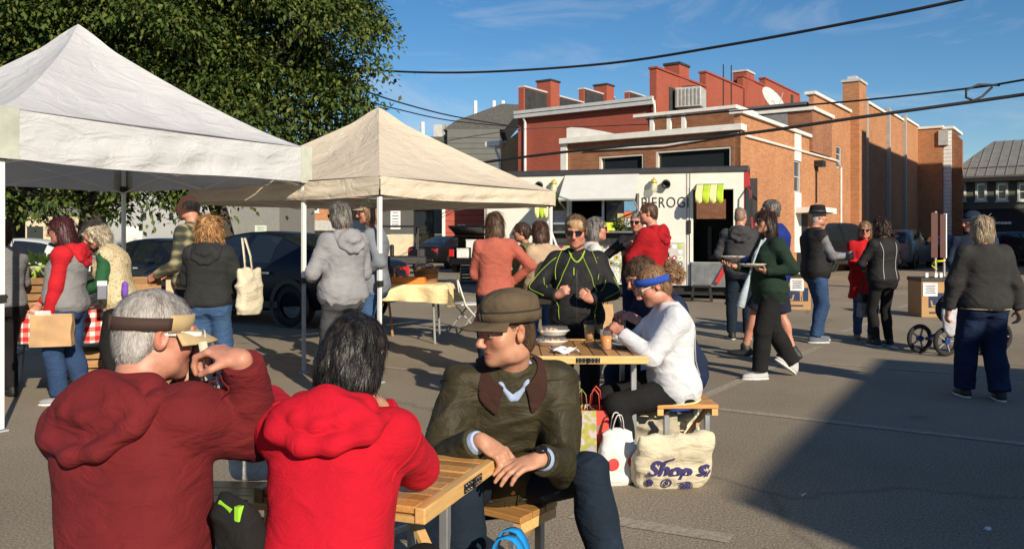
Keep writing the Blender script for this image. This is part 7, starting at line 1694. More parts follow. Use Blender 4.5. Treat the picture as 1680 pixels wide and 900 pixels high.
for k, (px, py, z0, lab) in enumerate(((905, 566, 0, 'clear takeaway box at the bottom of the stack on the second table'), (908, 565, .062, 'clear takeaway box with food, topmost on the second table'))):
    o = thing('takeaway_box', lab, 'food box', on(px, py)+Vector((0, 0, z0)), .05+k*.06, 'takeaway boxes on the second table')
    MB().lathe([(.075, 0), (.098, .026), (.104, .028)], 28, sy=.85).build('tray', M('white tray', (.66, .65, .62), .5), o, True); MB().lathe([(.104, .030), (.098, .036), (.085, .054), (.0, .057)], 28, sy=.85, caps=False).build('lid', CLEAR, o, True)
    P = np.random.default_rng(k).normal(size=(9, 3))*[.03, .025, .004]+[0, 0, .027]
    mb = MB()
    for v in P: mb.lathe([(0, -.012), (.018, 0), (0, .012)], 8, v)
    tag(mb.build('food', M('dumplings', (.55, .30, .12), .6), o, True), kind='stuff')
o = thing('napkin', 'crumpled white napkin beside the takeaway boxes', 'napkin', on(925, 577)); 
MB().grid(lambda u, v: (.14*(u-.5)+.02*math.sin(7*v), .11*(v-.5), .012+.010*math.sin(9*u+4*v)+.009*math.sin(13*v-5*u)), 16, 14).build('sheet', M('tissue white', (.68, .68, .68), .9), o, True, solid=.002)
o = thing('paper_plate', 'dark takeaway plate between the white sweatshirt and the amber drink', 'plate', on(1030, 569)); MB().lathe([(.0, .004), (.07, .004), (.10, .022), (.105, .022), (.072, 0), (0, 0)], 24, caps=False).build('plate', M('grey plate', (.22, .23, .25), .5), o, True); MB().lathe([(0, .03), (.03, .026), (.045, .012), (.04, .006)], 12, (0.01, 0, 0), caps=False).build('food', M('dumplings', (.55, .3, .12)), o, True)
# fork held by the neon jacket woman, small bag behind her
pl_, Q_ = NEONW.palm['R']; a = NEONW.point(pl_); o = thing('fork', 'dark fork held in the right hand of the woman with neon piping', 'fork', a)
MB().bar((0, 0, -.01), (.045, -.05, .085), .007, .003).bar((.045, -.05, .085), (.055, -.062, .115), .016, .002).build('handle', BLK, o)
def paper_bag(label, loc_, w, d, h_, rz=0, mat=KRAFT, handles=True, name='paper_bag'):
    o = thing(name, label, 'paper bag', loc_, rz); r_ = random.Random(hash(label) % 99)
    def side(u, v):
        a = u*4; k = int(a) % 4; f_ = a-int(a); c = [(-w/2, -d/2), (w/2, -d/2), (w/2, d/2), (-w/2, d/2), (-w/2, -d/2)]; x = c[k][0]+(c[k+1][0]-c[k][0])*f_; y = c[k][1]+(c[k+1][1]-c[k][1])*f_
        pin = 1-.55*v*v; return (x*(1+.03*math.sin(9*v+k)), y*pin*(1+.05*math.sin(14*v+u*20)), v*h_)
    MB().grid(side, 33, 12).build('bag', mat, o, False, solid=.0015, fix=False); MB().quad((-w/2, -d/2, .002), (w/2, -d/2, .002), (w/2, d/2, .002), (-w/2, d/2, .002)).build('base', mat, o)
    if handles:
        for s in (-1, 1): MB().tube([(-w*.2, s*d*.2, h_), (-w*.17, s*d*.14, h_+.08), (0, s*d*.1, h_+.105), (w*.17, s*d*.14, h_+.08), (w*.2, s*d*.2, h_)], .0045, 6).build('handle', mat, o, True)
    return o
a = GREYB.point(GREYB.palm['R'][0]) if False else at(995, 545, 7.8); paper_bag('small brown paper bag hanging from the hand behind the neon jacket', a, .11, .09, .27, R(20))
# bag of the red sleeved woman
a = at(86, 514, 6.85); o = paper_bag('brown paper bag held by the woman with red sleeves', a+Vector((0, 0, -.27)), .31, .13, .27, R(14), handles=False); MB().box((-.06, -.04, .275), (.12, .004, .05), Matrix.Rotation(R(30), 3, 'X')).build('receipt', M('paper white', (.7, .7, .7), .7), o)
# plates of the dark green pullover woman
for sd, lab, px, py, Y in (('R', 'white foam plate of food, farther of the two in the green pullover hands', 1203, 424, 8.45), ('L', 'white foam plate of food, nearer of the two in the green pullover hands', 1235, 437, 8.05)):
    v = at(px, py, Y); o = thing('foam_plate', lab, 'plate', v, 0, 'plates carried by the green pullover woman')
    MB().lathe([(0, .0), (.085, .0), (.125, .022), (.128, .026), (.12, .026), (.082, .006), (0, .006)], 26, caps=False).build('plate', M('foam white', (.68, .67, .63), .6), o, True)
    P = np.random.default_rng(3).normal(size=(7, 3))*[.03, .03, .002]+[0, 0, .018]; mb = MB()
    for q_ in P: mb.lathe([(0, -.012), (.022, 0), (0, .014)], 8, q_)
    tag(mb.build('food', M('dumplings', (.55, .3, .12)), o, True), kind='stuff')
v = at(1224, 470, 8.05); o = thing('umbrella', 'pale blue folded umbrella hanging from the shoulder strap of the green pullover', 'umbrella', v); MB().lathe([(.008, .12), (.024, .05), (.038, -.10), (.042, -.20), (.03, -.215), (0, -.215)], 14, rot=Matrix.Rotation(R(16), 3, 'Y'), caps=False).build('cover', fabric('pale blue strap', 0), o, True); MB().tube([(.03, 0, .12), (.09, -.01, .30), (.15, -.02, .46)], .010, 6).build('strap', fabric('pale blue strap', 0), o, True)
pl_, Q_ = HATM.palm['R']; a = HATM.point(pl_); o = thing('paper_cup', 'pale paper cup in the hand of the man in the black hat', 'cup', a-Vector((0, 0, .03))); MB().lathe([(.028, 0), (.040, .10)], 16).build('cup', M('cup rust', (.45, .25, .18), .7), o, True); MB().lathe([(.042, .098), (.042, .108), (0, .11)], 16).build('lid', M('foam white', 0), o, True)
# ---------------------------------------------------------------- bags beside the second table
CANV = fabric('natural canvas', (.56, .50, .37), wr=.7, weave=340, var=.08); CANV2 = fabric('grey canvas in use', (.40, .36, .28), wr=.6, weave=340)
def soft_bag(name, label, loc_, w, h_, d, rz, mat, tilt=0, seed=0, slump=.12, handles=1, hmat=None, hw=.022, hh=.2, open_top=True, group=None):
    o = thing(name, label, 'bag', loc_, rz, group); F = Field(); Tm = rx_(R(tilt)); zs = [.0, h_*.12, h_*.45, h_*.8, h_]; r_ = np.random.default_rng(seed)
    F.tube((0, 0, 0), Tm, zs, [w*.46, w*.5, w*.51, w*.49, w*.47], [d*.42, d*.5, d*.48, d*.30, d*.10], [0, 0, 0, 0, .0], .02, n=3.2)
    o2 = field_obj('body', F, .0095, mat, o, lambda Vv: .022*(1-np.abs(vnoise(Vv+seed, (7, 7, 11), seed))*2)*np.clip(Vv[:, 2]/h_+.2, 0, 1)+.010*vnoise(Vv, 16, seed+2))
    for s in (-1, 1)[:2 if handles else 0]:
        pts = []
        for a in np.linspace(-1, 1, 11): pts.append(Vector([float(x) for x in Tm @ V3(w*.2*(abs(a)**.7)*(1 if a > 0 else -1), s*(d*.08)+slump*(1-a*a)*s*.8, h_*.93+hh*(1-a*a)-slump*(1-a*a))]))
        ribbon(MB(), pts, hw, (1, 0, 0) if False else (.3, 1, 0)).build('handle', hmat or mat, o, True, solid=.004)
    o['fld'] = 0; del o['fld']; return o, F, Tm
b1, Fb, Tm = soft_bag('tote_bag', 'cream canvas tote lettered Shop Small lying nearest the camera', gp(1097, 793)+Vector((0, 0, 0)), .44, .34, .17, R(8), CANV, 24, 5, handles=0)
PUR = M('purple print', (.035, .026, .13), .8, var=.2)
def print_on(parent, F, Tm, pts, r, name, mat=PUR): P = F.project(np.array([Tm @ V3(*q_) for q_ in pts], np.float32), .012); return MB().tube([Vector([float(x) for x in q_]) for q_ in P], r, 5).build(name, mat, parent, True)
bt = bpy.data.curves.new('lettering', 'FONT'); bt.body = 'Shop Small'; bt.size = .140; bt.shear = .35; bt.offset = .0045; bt.extrude = .0; bt.resolution_u = 4; bt.align_x = 'LEFT'; bt.align_y = 'CENTER'
to = bpy.data.objects.new('tmp_text', bt); dg = bpy.context.evaluated_depsgraph_get() if False else None
tm_ = bpy.data.meshes.new_from_object(to); vv = np.array([tuple(v.co) for v in tm_.vertices], np.float32)
bmx = bmesh.new(); bmx.from_mesh(tm_); bmesh.ops.subdivide_edges(bmx, edges=bmx.edges, cuts=1); bmesh.ops.triangulate(bmx, faces=bmx.faces); bmx.to_mesh(tm_); bmx.free(); vv = np.array([tuple(v.co) for v in tm_.vertices], np.float32)
loc2 = np.stack([vv[:, 0]*.9-.175, np.full(len(vv), -.2, np.float32), .205+vv[:, 1]-.20*(vv[:, 0]-.0)**2-.02*vv[:, 0]], 1)
keepx = np.clip(loc2[:, 0], -.2, .206); loc2[:, 0] = keepx
P = Fb.project((loc2 @ Tm.T).astype(np.float32), .0135); tm_.vertices.foreach_set('co', P.ravel()); tm_.materials.clear(); tm_.materials.append(PUR); tm_.name = 'lettering'; tm_.update(); link('lettering', tm_, b1); bpy.data.objects.remove(to)
def ring(cx_, cz_, r, k=16, e=1.0): return [(cx_+r*math.cos(a)*e, -.2, cz_+r*math.sin(a)) for a in np.linspace(0, 2*math.pi, k)]
for (cx_, cz_, r, e) in ((-.155, .095, .022, .8), (-.155, .095, .013, .8), (-.055, .092, .026, 1.1), (-.055, .092, .012, .6), (.065, .065, .030, 1.2), (.065, .065, .017, 1.0)): print_on(b1, Fb, Tm, ring(cx_, cz_, r, 16, e), .0032 if r > .02 else .004, 'printed_badge')
for k in range(3): print_on(b1, Fb, Tm, [(.01+.012*k, -.2, .085-.01*k), (.035+.012*k, -.2, .09-.01*k)], .0025, 'printed_mark')
print_on(b1, Fb, Tm, [(-.07, -.2, .275), (-.02, -.2, .268)], .006, 'bag_tag')
soft_bag('tote_bag', 'plain cream canvas tote standing behind the lettered one', gp(1062, 768), .36, .36, .16, R(-14), CANV2, 8, 8, handles=1, hmat=CANV, hw=.028, hh=.16)
soft_bag('tote_bag', 'cream canvas tote slumped between the bench legs', gp(1108, 768)+Vector((-.02, .1, 0)), .34, .33, .15, R(20), CANV, 10, 9, handles=1, hmat=CANV, hw=.028, hh=.08)
o, Fq, Tq = soft_bag('tote_bag', 'white bag with red dots and a tall loop handle', gp(1010, 792), .20, .30, .11, R(16), fabric('white vinyl', (.62, .61, .60), wr=.25, weave=100), 4, 3, handles=1, hw=.02, hh=.15, slump=.02)
REDD = M('red dot', (.55, .03, .03), .5)
for (x, z) in ((-.045, .16), (.085, .165)):
    c = Fq.project(np.array([Tq @ V3(x, -.2, z)], np.float32), .012)[0]; MB().lathe([(0, .003), (.034, .002), (.035, -.004)], 20, [float(v) for v in c], Matrix.Rotation(R(86), 3, 'X'), caps=False).build('dot', REDD, o)
def gift_bag(name, label, loc_, w, d, h_, rz, mat, tilt=0):
    o = thing(name, label, 'bag', loc_, rz); o.rotation_euler = (R(tilt), 0, rz)
    MB().add([(-w/2, -d/2, 0), (w/2, -d/2, 0), (w/2, d/2, 0), (-w/2, d/2, 0), (-w/2*.97, -d*.42, h_), (w/2*.97, -d*.42, h_), (w/2*.97, d*.42, h_), (-w/2*.97, d*.42, h_), (-w/2-.012, 0, 0), (-w/2*.85, 0, h_), (w/2+.012, 0, 0), (w/2*.85, 0, h_)], [(0, 1, 5, 4), (1, 10, 11, 5), (10, 2, 6, 11), (2, 3, 7, 6), (3, 8, 9, 7), (8, 0, 4, 9), (0, 8, 3, 2, 10, 1)]).build('bag', mat, o, solid=.003)
    for s in (-1, 1): ribbon(MB(), [Vector((-w*.18, s*d*.4, h_)), Vector((-w*.14, s*d*.3, h_+.09)), Vector((0, s*d*.25, h_+.12)), Vector((w*.14, s*d*.3, h_+.09)), Vector((w*.18, s*d*.4, h_))], .018, (0, 1, .2)).build('handle', mat, o, True, solid=.003)
    return o
gift_bag('shopping_bag', 'coral red shopping bag beside the white dotted bag', gp(977, 778), .17, .20, .40, R(-10), M('coral bag', (.62, .075, .055), .55, var=.06))
def florals():
    m, nt, b = newmat('floral print'); t = noise(nt, 18, 3, rough=.4); r = ramp(nt, t.outputs['Fac'], [(.36, (.33, .29, .40)), (.42, (.25, .26, .05)), (.56, (.36, .33, .08)), (.62, (.45, .38, .5)), (.7, (.30, .30, .07))]); nt.links.new(r.outputs[0], b.inputs['Base Color']); return m
gift_bag('shopping_bag', 'olive floral shopping bag half hidden by the olive jacket', gp(951, 786), .16, .22, .42, R(6), florals())
soft_bag('backpack', 'dark backpack on the ground under the second table', gp(975, 740), .34, .30, .2, R(30), fabric('navy black nylon', (.012, .014, .022)), 10, 12, handles=0)
o, Fq, Tq = soft_bag('backpack', 'dark rucksack with a red flap behind the coral bag', gp(985, 752), .26, .40, .16, R(0), fabric('crimson nylon', (.25, .005, .03)), 4, 14, handles=0)
# blue handled tote under the olive man, striped pouch at the maroon man's hip
o, _, _ = soft_bag('tote_bag', 'bag with bright blue handles on the ground below the olive jacket', (.0, 2.55, 0), .34, .38, .16, R(-12), CANV, 4, 21, handles=1, hmat=fabric('bright blue webbing', (.01, .22, .55), wr=.1), hw=.036, hh=.17, slump=.02)
soft_bag('tote_bag', 'cream tote just right of the blue handled bag', (.15, 2.6, 0), .32, .38, .15, R(16), CANV, 6, 22, handles=0)
p = topp(424, 775, .46); soft_bag('cloth_bag', 'white and grey cloth bag resting on the bench between the hooded people', (p.x, p.y-.02, .462), .20, .24, .12, R(14), fabric('white grey cloth', (.5, .49, .46), wr=.5), 12, 25, handles=0)
v = at(405, 848, 2.06); o, _, _ = soft_bag('belt_pouch', 'black pouch with lime green tags at the hip of the maroon hoodie', v-Vector((0, 0, .09)), .11, .17, .07, R(-30), fabric('black nylon', (.012,)*3), 14, 26, handles=0)
LIME = M('lime tag', (.32, .72, .04), .5)
MB().box((-.02, -.05, .11), (.045, .02, .055), Matrix.Rotation(R(20), 3, 'Y')).build('tag', LIME, o); MB().box((.03, -.05, .12), (.014, .02, .035)).build('tag', LIME, o)
# tote on the blonde woman's shoulder
sp_ = BLONDE.point(BLONDE.S['R']); v = at(409, 515, 7.33); o, Fq, Tq = soft_bag('tote_bag', 'cream canvas tote hanging from the blond woman\'s right shoulder', (v.x, v.y, v.z+.0), .30, .40, .13, R(72), CANV, 0, 31, handles=0)
for s in (-1, 1): ribbon(MB(), [Vector((.05*s, 0, .37)), Vector((.045*s, .02, .52)), Vector((.02*s, .06, .68))], .03, (1, 0, 0)).build('strap', CANV, o, True, solid=.004)
v = WALK.point(WALK.Wr['R']); 
# ---------------------------------------------------------------- market tables at the left and centre
GING = None
def gingham():
    m, nt, b = newmat('red gingham'); b.inputs['Roughness'].default_value = .9; tcn = N(nt, 'ShaderNodeTexCoord'); sp = N(nt, 'ShaderNodeSeparateXYZ'); nt.links.new(tcn.outputs['UV'], sp.inputs[0]); hs_ = []
    for k in (0, 1):
        mu = N(nt, 'ShaderNodeMath', operation='MULTIPLY'); mu.inputs[1].default_value = 1/.085; fr = N(nt, 'ShaderNodeMath', operation='FRACT'); gt = N(nt, 'ShaderNodeMath', operation='GREATER_THAN'); gt.inputs[1].default_value = .5; nt.links.new(sp.outputs[k], mu.inputs[0]); nt.links.new(mu.outputs[0], fr.inputs[0]); nt.links.new(fr.outputs[0], gt.inputs[0]); hs_.append(gt)
    ad = N(nt, 'ShaderNodeMath', operation='ADD'); nt.links.new(hs_[0].outputs[0], ad.inputs[0]); nt.links.new(hs_[1].outputs[0], ad.inputs[1]); hf = N(nt, 'ShaderNodeMath', operation='MULTIPLY'); hf.inputs[1].default_value = .5; nt.links.new(ad.outputs[0], hf.inputs[0])
    r = ramp(nt, hf.outputs[0], [(0, (.66, .62, .58)), (.5, (.55, .16, .14)), (1, (.42, .015, .02))]); r.color_ramp.interpolation = 'CONSTANT'; r.color_ramp.elements[1].position = .25; r.color_ramp.elements[2].position = .75; nt.links.new(r.outputs[0], b.inputs['Base Color']); return m
def folding_table(label, c, rz, L_, D_, z, group='folding market tables'):
    t = thing('folding_table', label, 'table', (c[0], c[1], 0), rz, group); MB().box((0, 0, z-.02), (L_, D_, .04)).build('table_top', M('grey plastic top', (.4, .4, .38), .5), t, bevel=.01)
    for x in (-L_/2+.15, L_/2-.15):
        for y in (-D_/2+.08, D_/2-.08): MB().tube([(x*.93, y, z-.04), (x, y*1.05, .0)], .016, 8).build('leg', M('grey steel leg', (.25,)*3), t)
        MB().tube([(x*.97, -D_/2+.08, .3), (x*.97, D_/2-.08, .3)], .012, 6).build('brace', M('grey steel leg', (.25,)*3), t)
    return t
def tablecloth(label, c, rz, L_, D_, z, drop, mat, seed=0, uneven=0):
    r_ = np.random.default_rng(seed); n = 60; m_ = 40; X = np.linspace(-L_/2-drop, L_/2+drop, n); Y = np.linspace(-D_/2-drop, D_/2+drop, m_); V_, UV = [], []
    for j, y in enumerate(Y):
        for i, x in enumerate(X):
            ox, oy = max(abs(x)-L_/2, 0), max(abs(y)-D_/2, 0); o_ = max(ox, oy); k = (1+uneven*math.sin(x*3+seed)+uneven*math.cos(y*4)); zz = z+.004-o_*k; fl = .02+.035*o_/max(drop, .01)*math.sin((x if oy > ox else y)*19+seed)+.02*math.sin((x+y)*9)*(o_ > 0)
            px = math.copysign(min(abs(x), L_/2+(fl if ox > 0 else 0)), x); py = math.copysign(min(abs(y), D_/2+(fl if oy > 0 else 0)), y)
            if ox > 0 and oy > 0: px = math.copysign(L_/2+.02+min(ox, oy)*.55+fl*.3, x); py = math.copysign(D_/2+.02+min(ox, oy)*.55+fl*.3, y)
            V_.append((px, py, zz)); UV.append((x, y))
    F_ = np.array([(j*n+i, j*n+i+1, (j+1)*n+i+1, (j+1)*n+i) for j in range(m_-1) for i in range(n-1)]); me = raw_mesh('tablecloth', V_, F_, mat, True); uv = me.uv_layers.new(name='UVMap'); li = np.empty(len(me.loops), np.int32); me.loops.foreach_get('vertex_index', li); uv.data.foreach_set('uv', np.array(UV, np.float32)[li].ravel())
    o = link('tablecloth', me); o.location = (c[0], c[1], 0); o.rotation_euler = (0, 0, rz); return tag(o, label, 'tablecloth')
g0 = gp(36, 655); c = Vector((-4.02, 7.95, 0)); folding_table('folding table under the red checked cloth', c, R(18), 1.75, .72, .74); tablecloth('red and white checked cloth over the market table', c, R(18), 1.75, .72, .745, .30, gingham(), 2, .05)
CRATE = wood('crate wood', (.24, .12, .045), (.42, .24, .10), 8, .7, (2, 10, 10), 0)
def crate(label, loc_, rz, w, d, h_, group='wooden crates on the market table'):
    t = thing('wooden_crate', label, 'crate', loc_, rz, group); n = 4; sh = h_/n; s1 = MB().box((0, 0, 0), (w, .012, sh*.82)).mesh('slat', CRATE); s2 = MB().box((0, 0, 0), (.012, d-.026, sh*.82)).mesh('slat', CRATE)
    for k in range(n):
        for s in (-1, 1): o = link('slat', s1, t); o.location = (0, s*(d/2-.006), (k+.5)*sh); o = link('slat', s2, t); o.location = (s*(w/2-.006), 0, (k+.5)*sh)
    for x in (-1, 1):
        for y in (-1, 1): MB().box((x*(w/2-.026), y*(d/2-.026), h_/2), (.026, .026, h_-.01)).build('corner_post', CRATE, t)
    MB().box((0, 0, .012), (w-.03, d-.03, .012)).build('base', CRATE, t); return t
a = at(62, 505, 7.75); crate('wooden crate under the bowl of greens', (a.x, 7.80, .752), R(10), .46, .34, .30)
a = at(96, 470, 8.0); crate('wooden crate behind the red sleeved woman, farther along the table', (-3.72, 8.10, .752), R(24), .46, .34, .28)
a = at(40, 505, 8.0); crate('wooden crate at the left end of the checked table', (-4.62, 7.80, .752), R(14), .44, .34, .26)
o = thing('salad_bowl', 'white bowl heaped with pale green leaves on a crate', 'bowl', (at(64, 440, 7.8).x, 7.8, 1.056)); MB().lathe([(.08, 0), (.13, .03), (.19, .09), (.195, .095), (.185, .09), (.12, .035), (0, .02)], 24, caps=False).build('bowl', M('bowl white', (.65, .65, .63), .3), o, True)
P = np.random.default_rng(4).normal(size=(260, 3))*[.085, .085, .022]+[0, 0, .10]; lv = leaves('greens', P, .09, o, np.random.default_rng(4)); lv.data.materials.clear(); lv.data.materials.append(M('lettuce', (.35, .48, .08), .6)); tag(lv, kind='stuff')
for k, (x, y, lab) in enumerate(((-3.42, 7.78, 'cream box of goods on the checked table by the green sweater'), (-3.30, 8.0, 'paper carton standing at the right end of the checked table'))):
    o = thing('carton', lab, 'box', (x, y, .752), R(20)); MB().box((0, 0, .09+.04*k), (.14, .1, .18+.08*k)).build('box', M('cream card', (.5, .42, .26), .8), o, bevel=.004); MB().box((0, -.052, .1), (.09, .003, .07)).build('label', M('paper white', (.7,)*3, .7), o)
for k, (x, lab) in enumerate(((-4.2, 'dark wooden crate stored under the checked table, left one'), (-3.55, 'dark wooden crate stored under the checked table, right one'))): crate(lab, (x, 8.0, .0), R(16), .5, .4, .34, 'crates stored under the table')
# yellow cloth table under the beige canopy
a = at(668, 462, 12.2); c = Vector((-1.50, 11.3, 0)); YC = fabric('butter yellow cloth', (.70, .57, .33), wr=.6, weave=60)
folding_table('folding table under the yellow cloth', c, R(-3), 1.25, .6, .79); tablecloth('butter yellow cloth hanging unevenly over the market table', c, R(-3), 1.25, .6, .795, .26, YC, 5, .1)
WICK = wood('wicker', (.20, .09, .03), (.40, .20, .08), 30, .7, (8, 8, 30), 0)
def basket(label, loc_, r, h_, tall=0):
    o = thing('wicker_basket', label, 'basket', loc_, 0, 'baskets on the yellow table'); n = 8
    for k in range(n): z = h_*(k+.5)/n; MB().tube([((r*(.85+.15*k/n))*math.cos(a_), (r*(.85+.15*k/n))*math.sin(a_), z+.004*math.sin(a_*9)) for a_ in np.linspace(0, 2*math.pi, 25)[:-1]], h_/n*.62, 5, closed=True).build('weave_ring', WICK, o, True)
    MB().lathe([(0, .004), (r*.83, .004), (r*.84, .012)], 18, caps=False).build('base', WICK, o); 
    MB().tube([(r*math.cos(a_), 0, h_*.9+tall*math.sin(a_)) for a_ in np.linspace(0, math.pi, 13)], .010, 6).build('handle', WICK, o, True)
basket('brown wicker basket with an arched handle on the yellow table', (-1.86, 11.35, .80), .15, .17, .2); basket('low wicker basket behind the orange tray', (-1.20, 11.45, .80), .17, .2, .08)
o = thing('orange_tray', 'orange plastic carrier tray on the yellow table', 'tray', (-1.40, 11.15, .80), R(-4)); OR = M('orange plastic', (.62, .20, .03), .45); MB().box((0, 0, .006), (.44, .22, .012)).build('tray', OR, o); MB().box((0, -.105, .05), (.418, .010, .088)).build('tray_side', OR, o); MB().box((0, .105, .05), (.418, .010, .088)).build('tray_side', OR, o); MB().box((-.215, 0, .05), (.012, .2, .09)).build('tray_end', OR, o); MB().box((.215, 0, .05), (.012, .2, .09)).build('tray_end', OR, o); MB().tube([(-.2, 0, .05), (-.2, 0, .2), (-.14, 0, .24), (-.08, 0, .2)], .012, 6).build('handle', OR, o)
o = thing('sandwich_board', 'small dark easel board leaning behind the yellow table', 'easel', (-1.95, 11.9, 0)); MB().bar((-.2, 0, 0), (-.05, .1, 1.25), .03).bar((.22, 0, 0), (.06, .1, 1.25), .03).build('leg', CRATE, o); MB().box((0, .04, .95), (.34, .03, .42), Matrix.Rotation(R(-6), 3, 'X')).build('board', M('dark brown', (.02, .013, .009)), o)
# folding chair
fc_ = Vector((-.66, 12.3, 0)); o = thing('folding_chair', 'white metal folding chair standing beside the coral cardigan', 'chair', fc_, R(-62)); WM_ = paint('chair white', (.62, .61, .57), .4)
MB().box((0, 0, .44), (.40, .40, .025)).build('seat', WM_, o, bevel=.01); MB().box((0, -.255, .72), (.42, .018, .19), Matrix.Rotation(R(10), 3, 'X')).build('backrest', WM_, o, bevel=.01, seg=2)
for s in (-1, 1):
    MB().tube([(s*.21, -.27, .83), (s*.215, -.14, .44), (s*.22, .24, .02)], .013, 8).build('front_leg', WM_, o, True); MB().tube([(s*.19, .12, .43), (s*.19, -.24, .02)], .012, 8).build('rear_leg', M('grey steel leg', (.25,)*3), o, True)
MB().tube([(-.22, .17, .10), (.22, .17, .10)], .010, 6).build('stretcher', WM_, o); MB().tube([(-.19, -.19, .10), (.19, -.19, .10)], .010, 6).build('rear_stretcher', WM_, o)
# bins, crate near the hatchback
a = gp(772, 466); o = thing('plastic_crate', 'dark plastic crate on the asphalt behind the folding chair', 'crate', a, R(10)); 
for k in range(5): MB().box((0, 0, .06+k*.1), (.62, .42, .06)).build('slat', BLK, o)
MB().box((-.3, 0, .27), (.03, .4, .52)).box((.3, 0, .27), (.03, .4, .52)).build('side', BLK, o)
# cardboard waste boxes
CARD = M('cardboard', (.40, .235, .105), .85, var=.08, vs=4, bump=.1, bs=30); NAVYP = M('navy print', (.015, .03, .085), .8); PW = M('paper white', (.7,)*3, .7)
def waste_box(label, px, py, w, h_, rz, notice=-.15):
    a = gp(px, py); o = thing('waste_box', label, 'waste box', a, rz, 'cardboard waste boxes')
    MB().box((0, 0, h_/2), (w, w, h_)).build('box', CARD, o, bevel=.006); MB().box((0, 0, h_+.02), (w+.03, w+.03, .07)).build('lid', BLK, o, bevel=.006)
    for k in (-.22, .05, .2): MB().box((k*w, -w*.2, h_+.09), (.05, .02, .09)).build('lid_clip', PW, o)
    y = -w/2-.003; MB().box((.04, y, h_*.47), (w*.72, .004, h_*.40)).build('printed_panel', NAVYP, o, bevel=.0)
    y -= .004   # figure and bin pictogram
    MB().lathe([(0, .002), (.028, .002), (.028, -.001)], 12, (.13, y, h_*.61), Matrix.Rotation(R(90), 3, 'X'), caps=False).box((.13, y, h_*.50), (.055, .003, .13)).box((.115, y, h_*.36), (.02, .003, .12)).box((.15, y, h_*.36), (.02, .003, .12)).bar((.10, y, h_*.55), (.02, y, h_*.50), .018, .003).build('pictogram_person', CARD, o)
    MB().prism([(-.15, h_*.46), (-.12, h_*.46), (-.10, h_*.33), (-.05, h_*.33), (-.03, h_*.46), (.0, h_*.46), (-.025, h_*.29), (-.125, h_*.29)], y-.002, y+.002).build('pictogram_bin', CARD, o)
    MB().box((0, y+.003, h_*.13), (w*.55, .003, .03)).build('printed_line', NAVYP, o)
    n_ = MB().box((notice, y-.004, h_*.76), (w*.42, .003, h_*.36)).build('notice', PW, o); b_ = MB()
    for k in range(5): b_.box((notice, y-.007, h_*(.87-k*.05)), (w*(.30-.04*(k % 2)), .002, .014))
    b_.build('notice_print', NAVYP, n_); return o
waste_box('cardboard waste box with bin pictogram and white notice by the sign posts', 1528, 518, .60, .66, R(-4)); waste_box('cardboard waste box half hidden behind the man in the black hat', 1300, 506, .62, .66, R(-12), .05)
# sign posts with two red signs, yellow ribbon
a = atx(1541, 22); o = thing('sign_post', 'pair of steel posts carrying narrow red signs seen edge on', 'sign', a, R(8)); PSS = M('galvanised post', (.30, .31, .30), .5, .5)
MB().box((-.11, 0, 1.08), (.045, .045, 2.16)).build('post', PSS, o); MB().box((.14, 0, 1.05), (.045, .045, 2.1)).build('post', PSS, o); RS = M('shaded sign red', (.065, .015, .012), .6)  # panel red darkened: the shade they stand in is put into the colour
MB().box((-.17, -.035, 1.52), (.19, .02, 1.2)).build('sign_panel', RS, o); MB().box((.09, -.035, 1.5), (.19, .02, 1.16)).build('sign_panel', RS, o); MB().box((.17, -.04, 1.5), (.03, .03, 1.2)).build('edge_trim', PW, o)
YR = M('yellow ribbon', (.62, .60, .03), .6); mb = MB(); mb.tube([(-.15, -.05, .75), (-.1, .0, .9), (-.18, .05, .7), (-.1, -.04, .6)], .02, 6); mb.build('ribbon_knot', YR, o, True); ribbon(MB(), [Vector((-.1, -.04, .82)), Vector((.2, -.04, .84)), Vector((.8, -.06, .78))], .05, (0, 0, 1)).build('ribbon', YR, o, True, solid=.004)
# pale green sign near the tree, small blue one in the back
a = atx(428, 19); o = thing('lot_sign', 'pale green and white parking notice on a post by the leaning tree', 'sign', a); MB().box((0, 0, 1.55), (.27, .02, .36)).build('sign_panel', M('pale green sign', (.50, .56, .47), .5), o); MB().box((0, .03, .85), (.05, .04, 1.7)).build('post', PSS, o)
for k in range(5): MB().box((0, -.012, 1.68-k*.05), (.18-.04*(k % 2), .003, .014)).build('print', M('print green', (.08, .16, .08)), o)
MB().box((0, -.0125, 1.43), (.10, .003, .05)).build('emblem', M('print green', (.08, .16, .08)), o)
a = at(470, 425, 0) if False else None
# child's stroller by the grey haired walker
a = gp(1585, 582); o = thing('stroller', 'three wheeled jogging stroller with black tyres behind the dark jacket walker', 'stroller', a, R(12)); BLF = M('blue frame', (.02, .05, .22), .35, .4)
def sw_(c, r): 
    w_ = MB().tube([(c[0]+r*math.cos(t), c[1], c[2]+r*math.sin(t)) for t in np.linspace(0, 2*math.pi, 25)[:-1]], .028, 8, closed=True).build('wheel', RUB, o, True); b_ = MB()
    for k in range(5): t = k*1.2566; b_.bar((c[0], c[1], c[2]), (c[0]+r*math.cos(t), c[1], c[2]+r*math.sin(t)), .022, .012)
    b_.build('spokes', M('grey steel leg', (.25,)*3), w_); MB().lathe([(0, .03), (.035, .03), (.035, -.03), (0, -.03)], 12, c, Matrix.Rotation(R(90), 3, 'X')).build('hub', BLF, w_)
sw_((-.32, -.05, .18), .15); sw_((-.42, .28, .18), .15); sw_((.55, .1, .2), .17)
MB().tube([(-.32, 0, .18), (.2, .05, .42), (.55, .1, .2)], .02, 8).tube([(-.4, .2, .18), (.2, .1, .45), (.45, .1, 1.0)], .02, 8).build('frame', BLF, o, True)
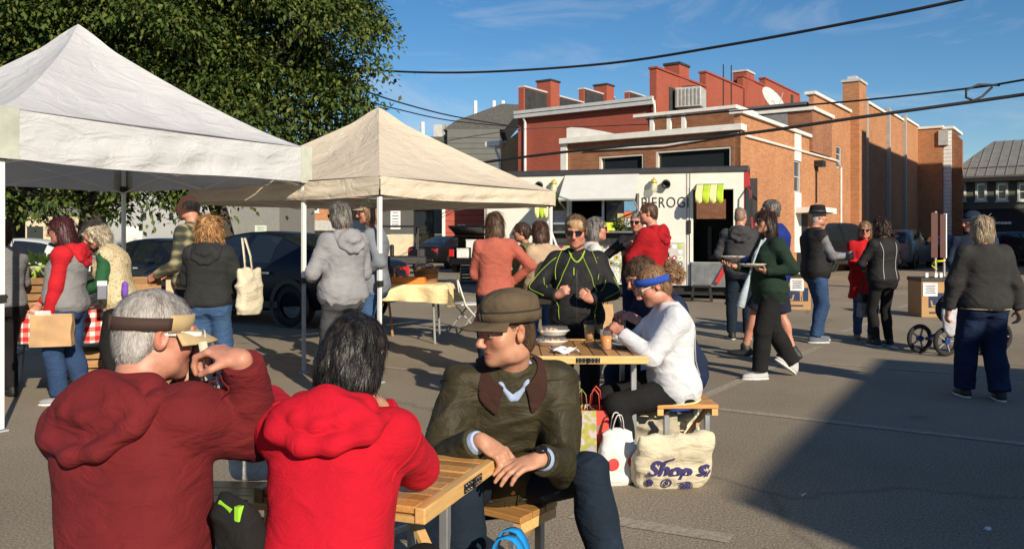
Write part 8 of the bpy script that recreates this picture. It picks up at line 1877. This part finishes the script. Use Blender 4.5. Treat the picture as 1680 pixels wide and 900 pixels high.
Fq = Field(); Fq.ell((-.02, .1, .55), (.3, .17, .22)); Fq.ell((.12, .1, .85), (.25, .18, .2), None, .1); field_obj('seat', Fq, .02, fabric('dark nylon', (.02, .022, .03)), o); 
Fq = Field(); Fq.ell((-.30, -.1, .5), (.12, .05, .26)); field_obj('muslin', Fq, .014, fabric('pale muslin', (.42, .42, .46)), o, lambda Vv: .012*vnoise(Vv, 14, 1))
# handbag of the black jacket woman, bundle by the left tent foot
a = at(1421, 505, 11.0); o = thing('handbag', 'black and white panelled handbag between the red coat and the black jacket', 'handbag', a-Vector((0, 0, .02)), R(10)); MB().box((0, 0, 0), (.24, .12, .20), taper=.9).build('body', M('grey check', (.16, .16, .17), .8, var=.3, vs=30), o, bevel=.02, seg=2); MB().box((0, 0, .16), (.23, .115, .11)).build('top', BLK, o, bevel=.02); MB().tube([(-.09, 0, .2), (-.05, 0, .42), (.05, 0, .42), (.09, 0, .2)], .010, 6).build('strap', BLK, o, True)
a = at(205, 472, 7.3); o = thing('purple_pouch', 'purple cloth pouch hanging by the green sweater sleeve', 'pouch', a); Fq = Field(); Fq.ell((0, 0, -.02), (.035, .025, .075)); field_obj('pouch', Fq, .008, fabric('purple cloth', (.16, .07, .36)), o, lambda Vv: .008*vnoise(Vv, 25, 3))
a = at(168, 470, 7.2); o = thing('white_carton', 'small white and grey carton held by the woman in the green sweater', 'carton', a, R(20)); MB().box((0, 0, -.05), (.075, .06, .12)).build('carton', M('carton grey', (.14, .15, .19), .6), o, bevel=.004); MB().box((0, 0, .03), (.077, .062, .04)).build('carton_top', PW, o)
# papers held by the grey hoodie, dropped litter on the asphalt
r_ = random.Random(8)
for k, (px, py) in ((2, (1318, 812)), (3, (1620, 868))):
    a = gp(px, py); o = MB().grid(lambda u, v: (.03*(u-.5), .02*(v-.5), .006+.008*math.sin(4*u+3*v)), 5, 4).build('litter', PW, None, True, solid=.001); o.location = a; o.rotation_euler = (0, 0, k); tag(o, ['white scrap of paper by the walking woman\'s shoe', 'white scrap of paper on the asphalt under the tables', 'white scrap of paper inside the shadow, near its tip', 'white scrap of paper at the lower right in the shadow'][k], 'litter', 'paper scraps on the asphalt')
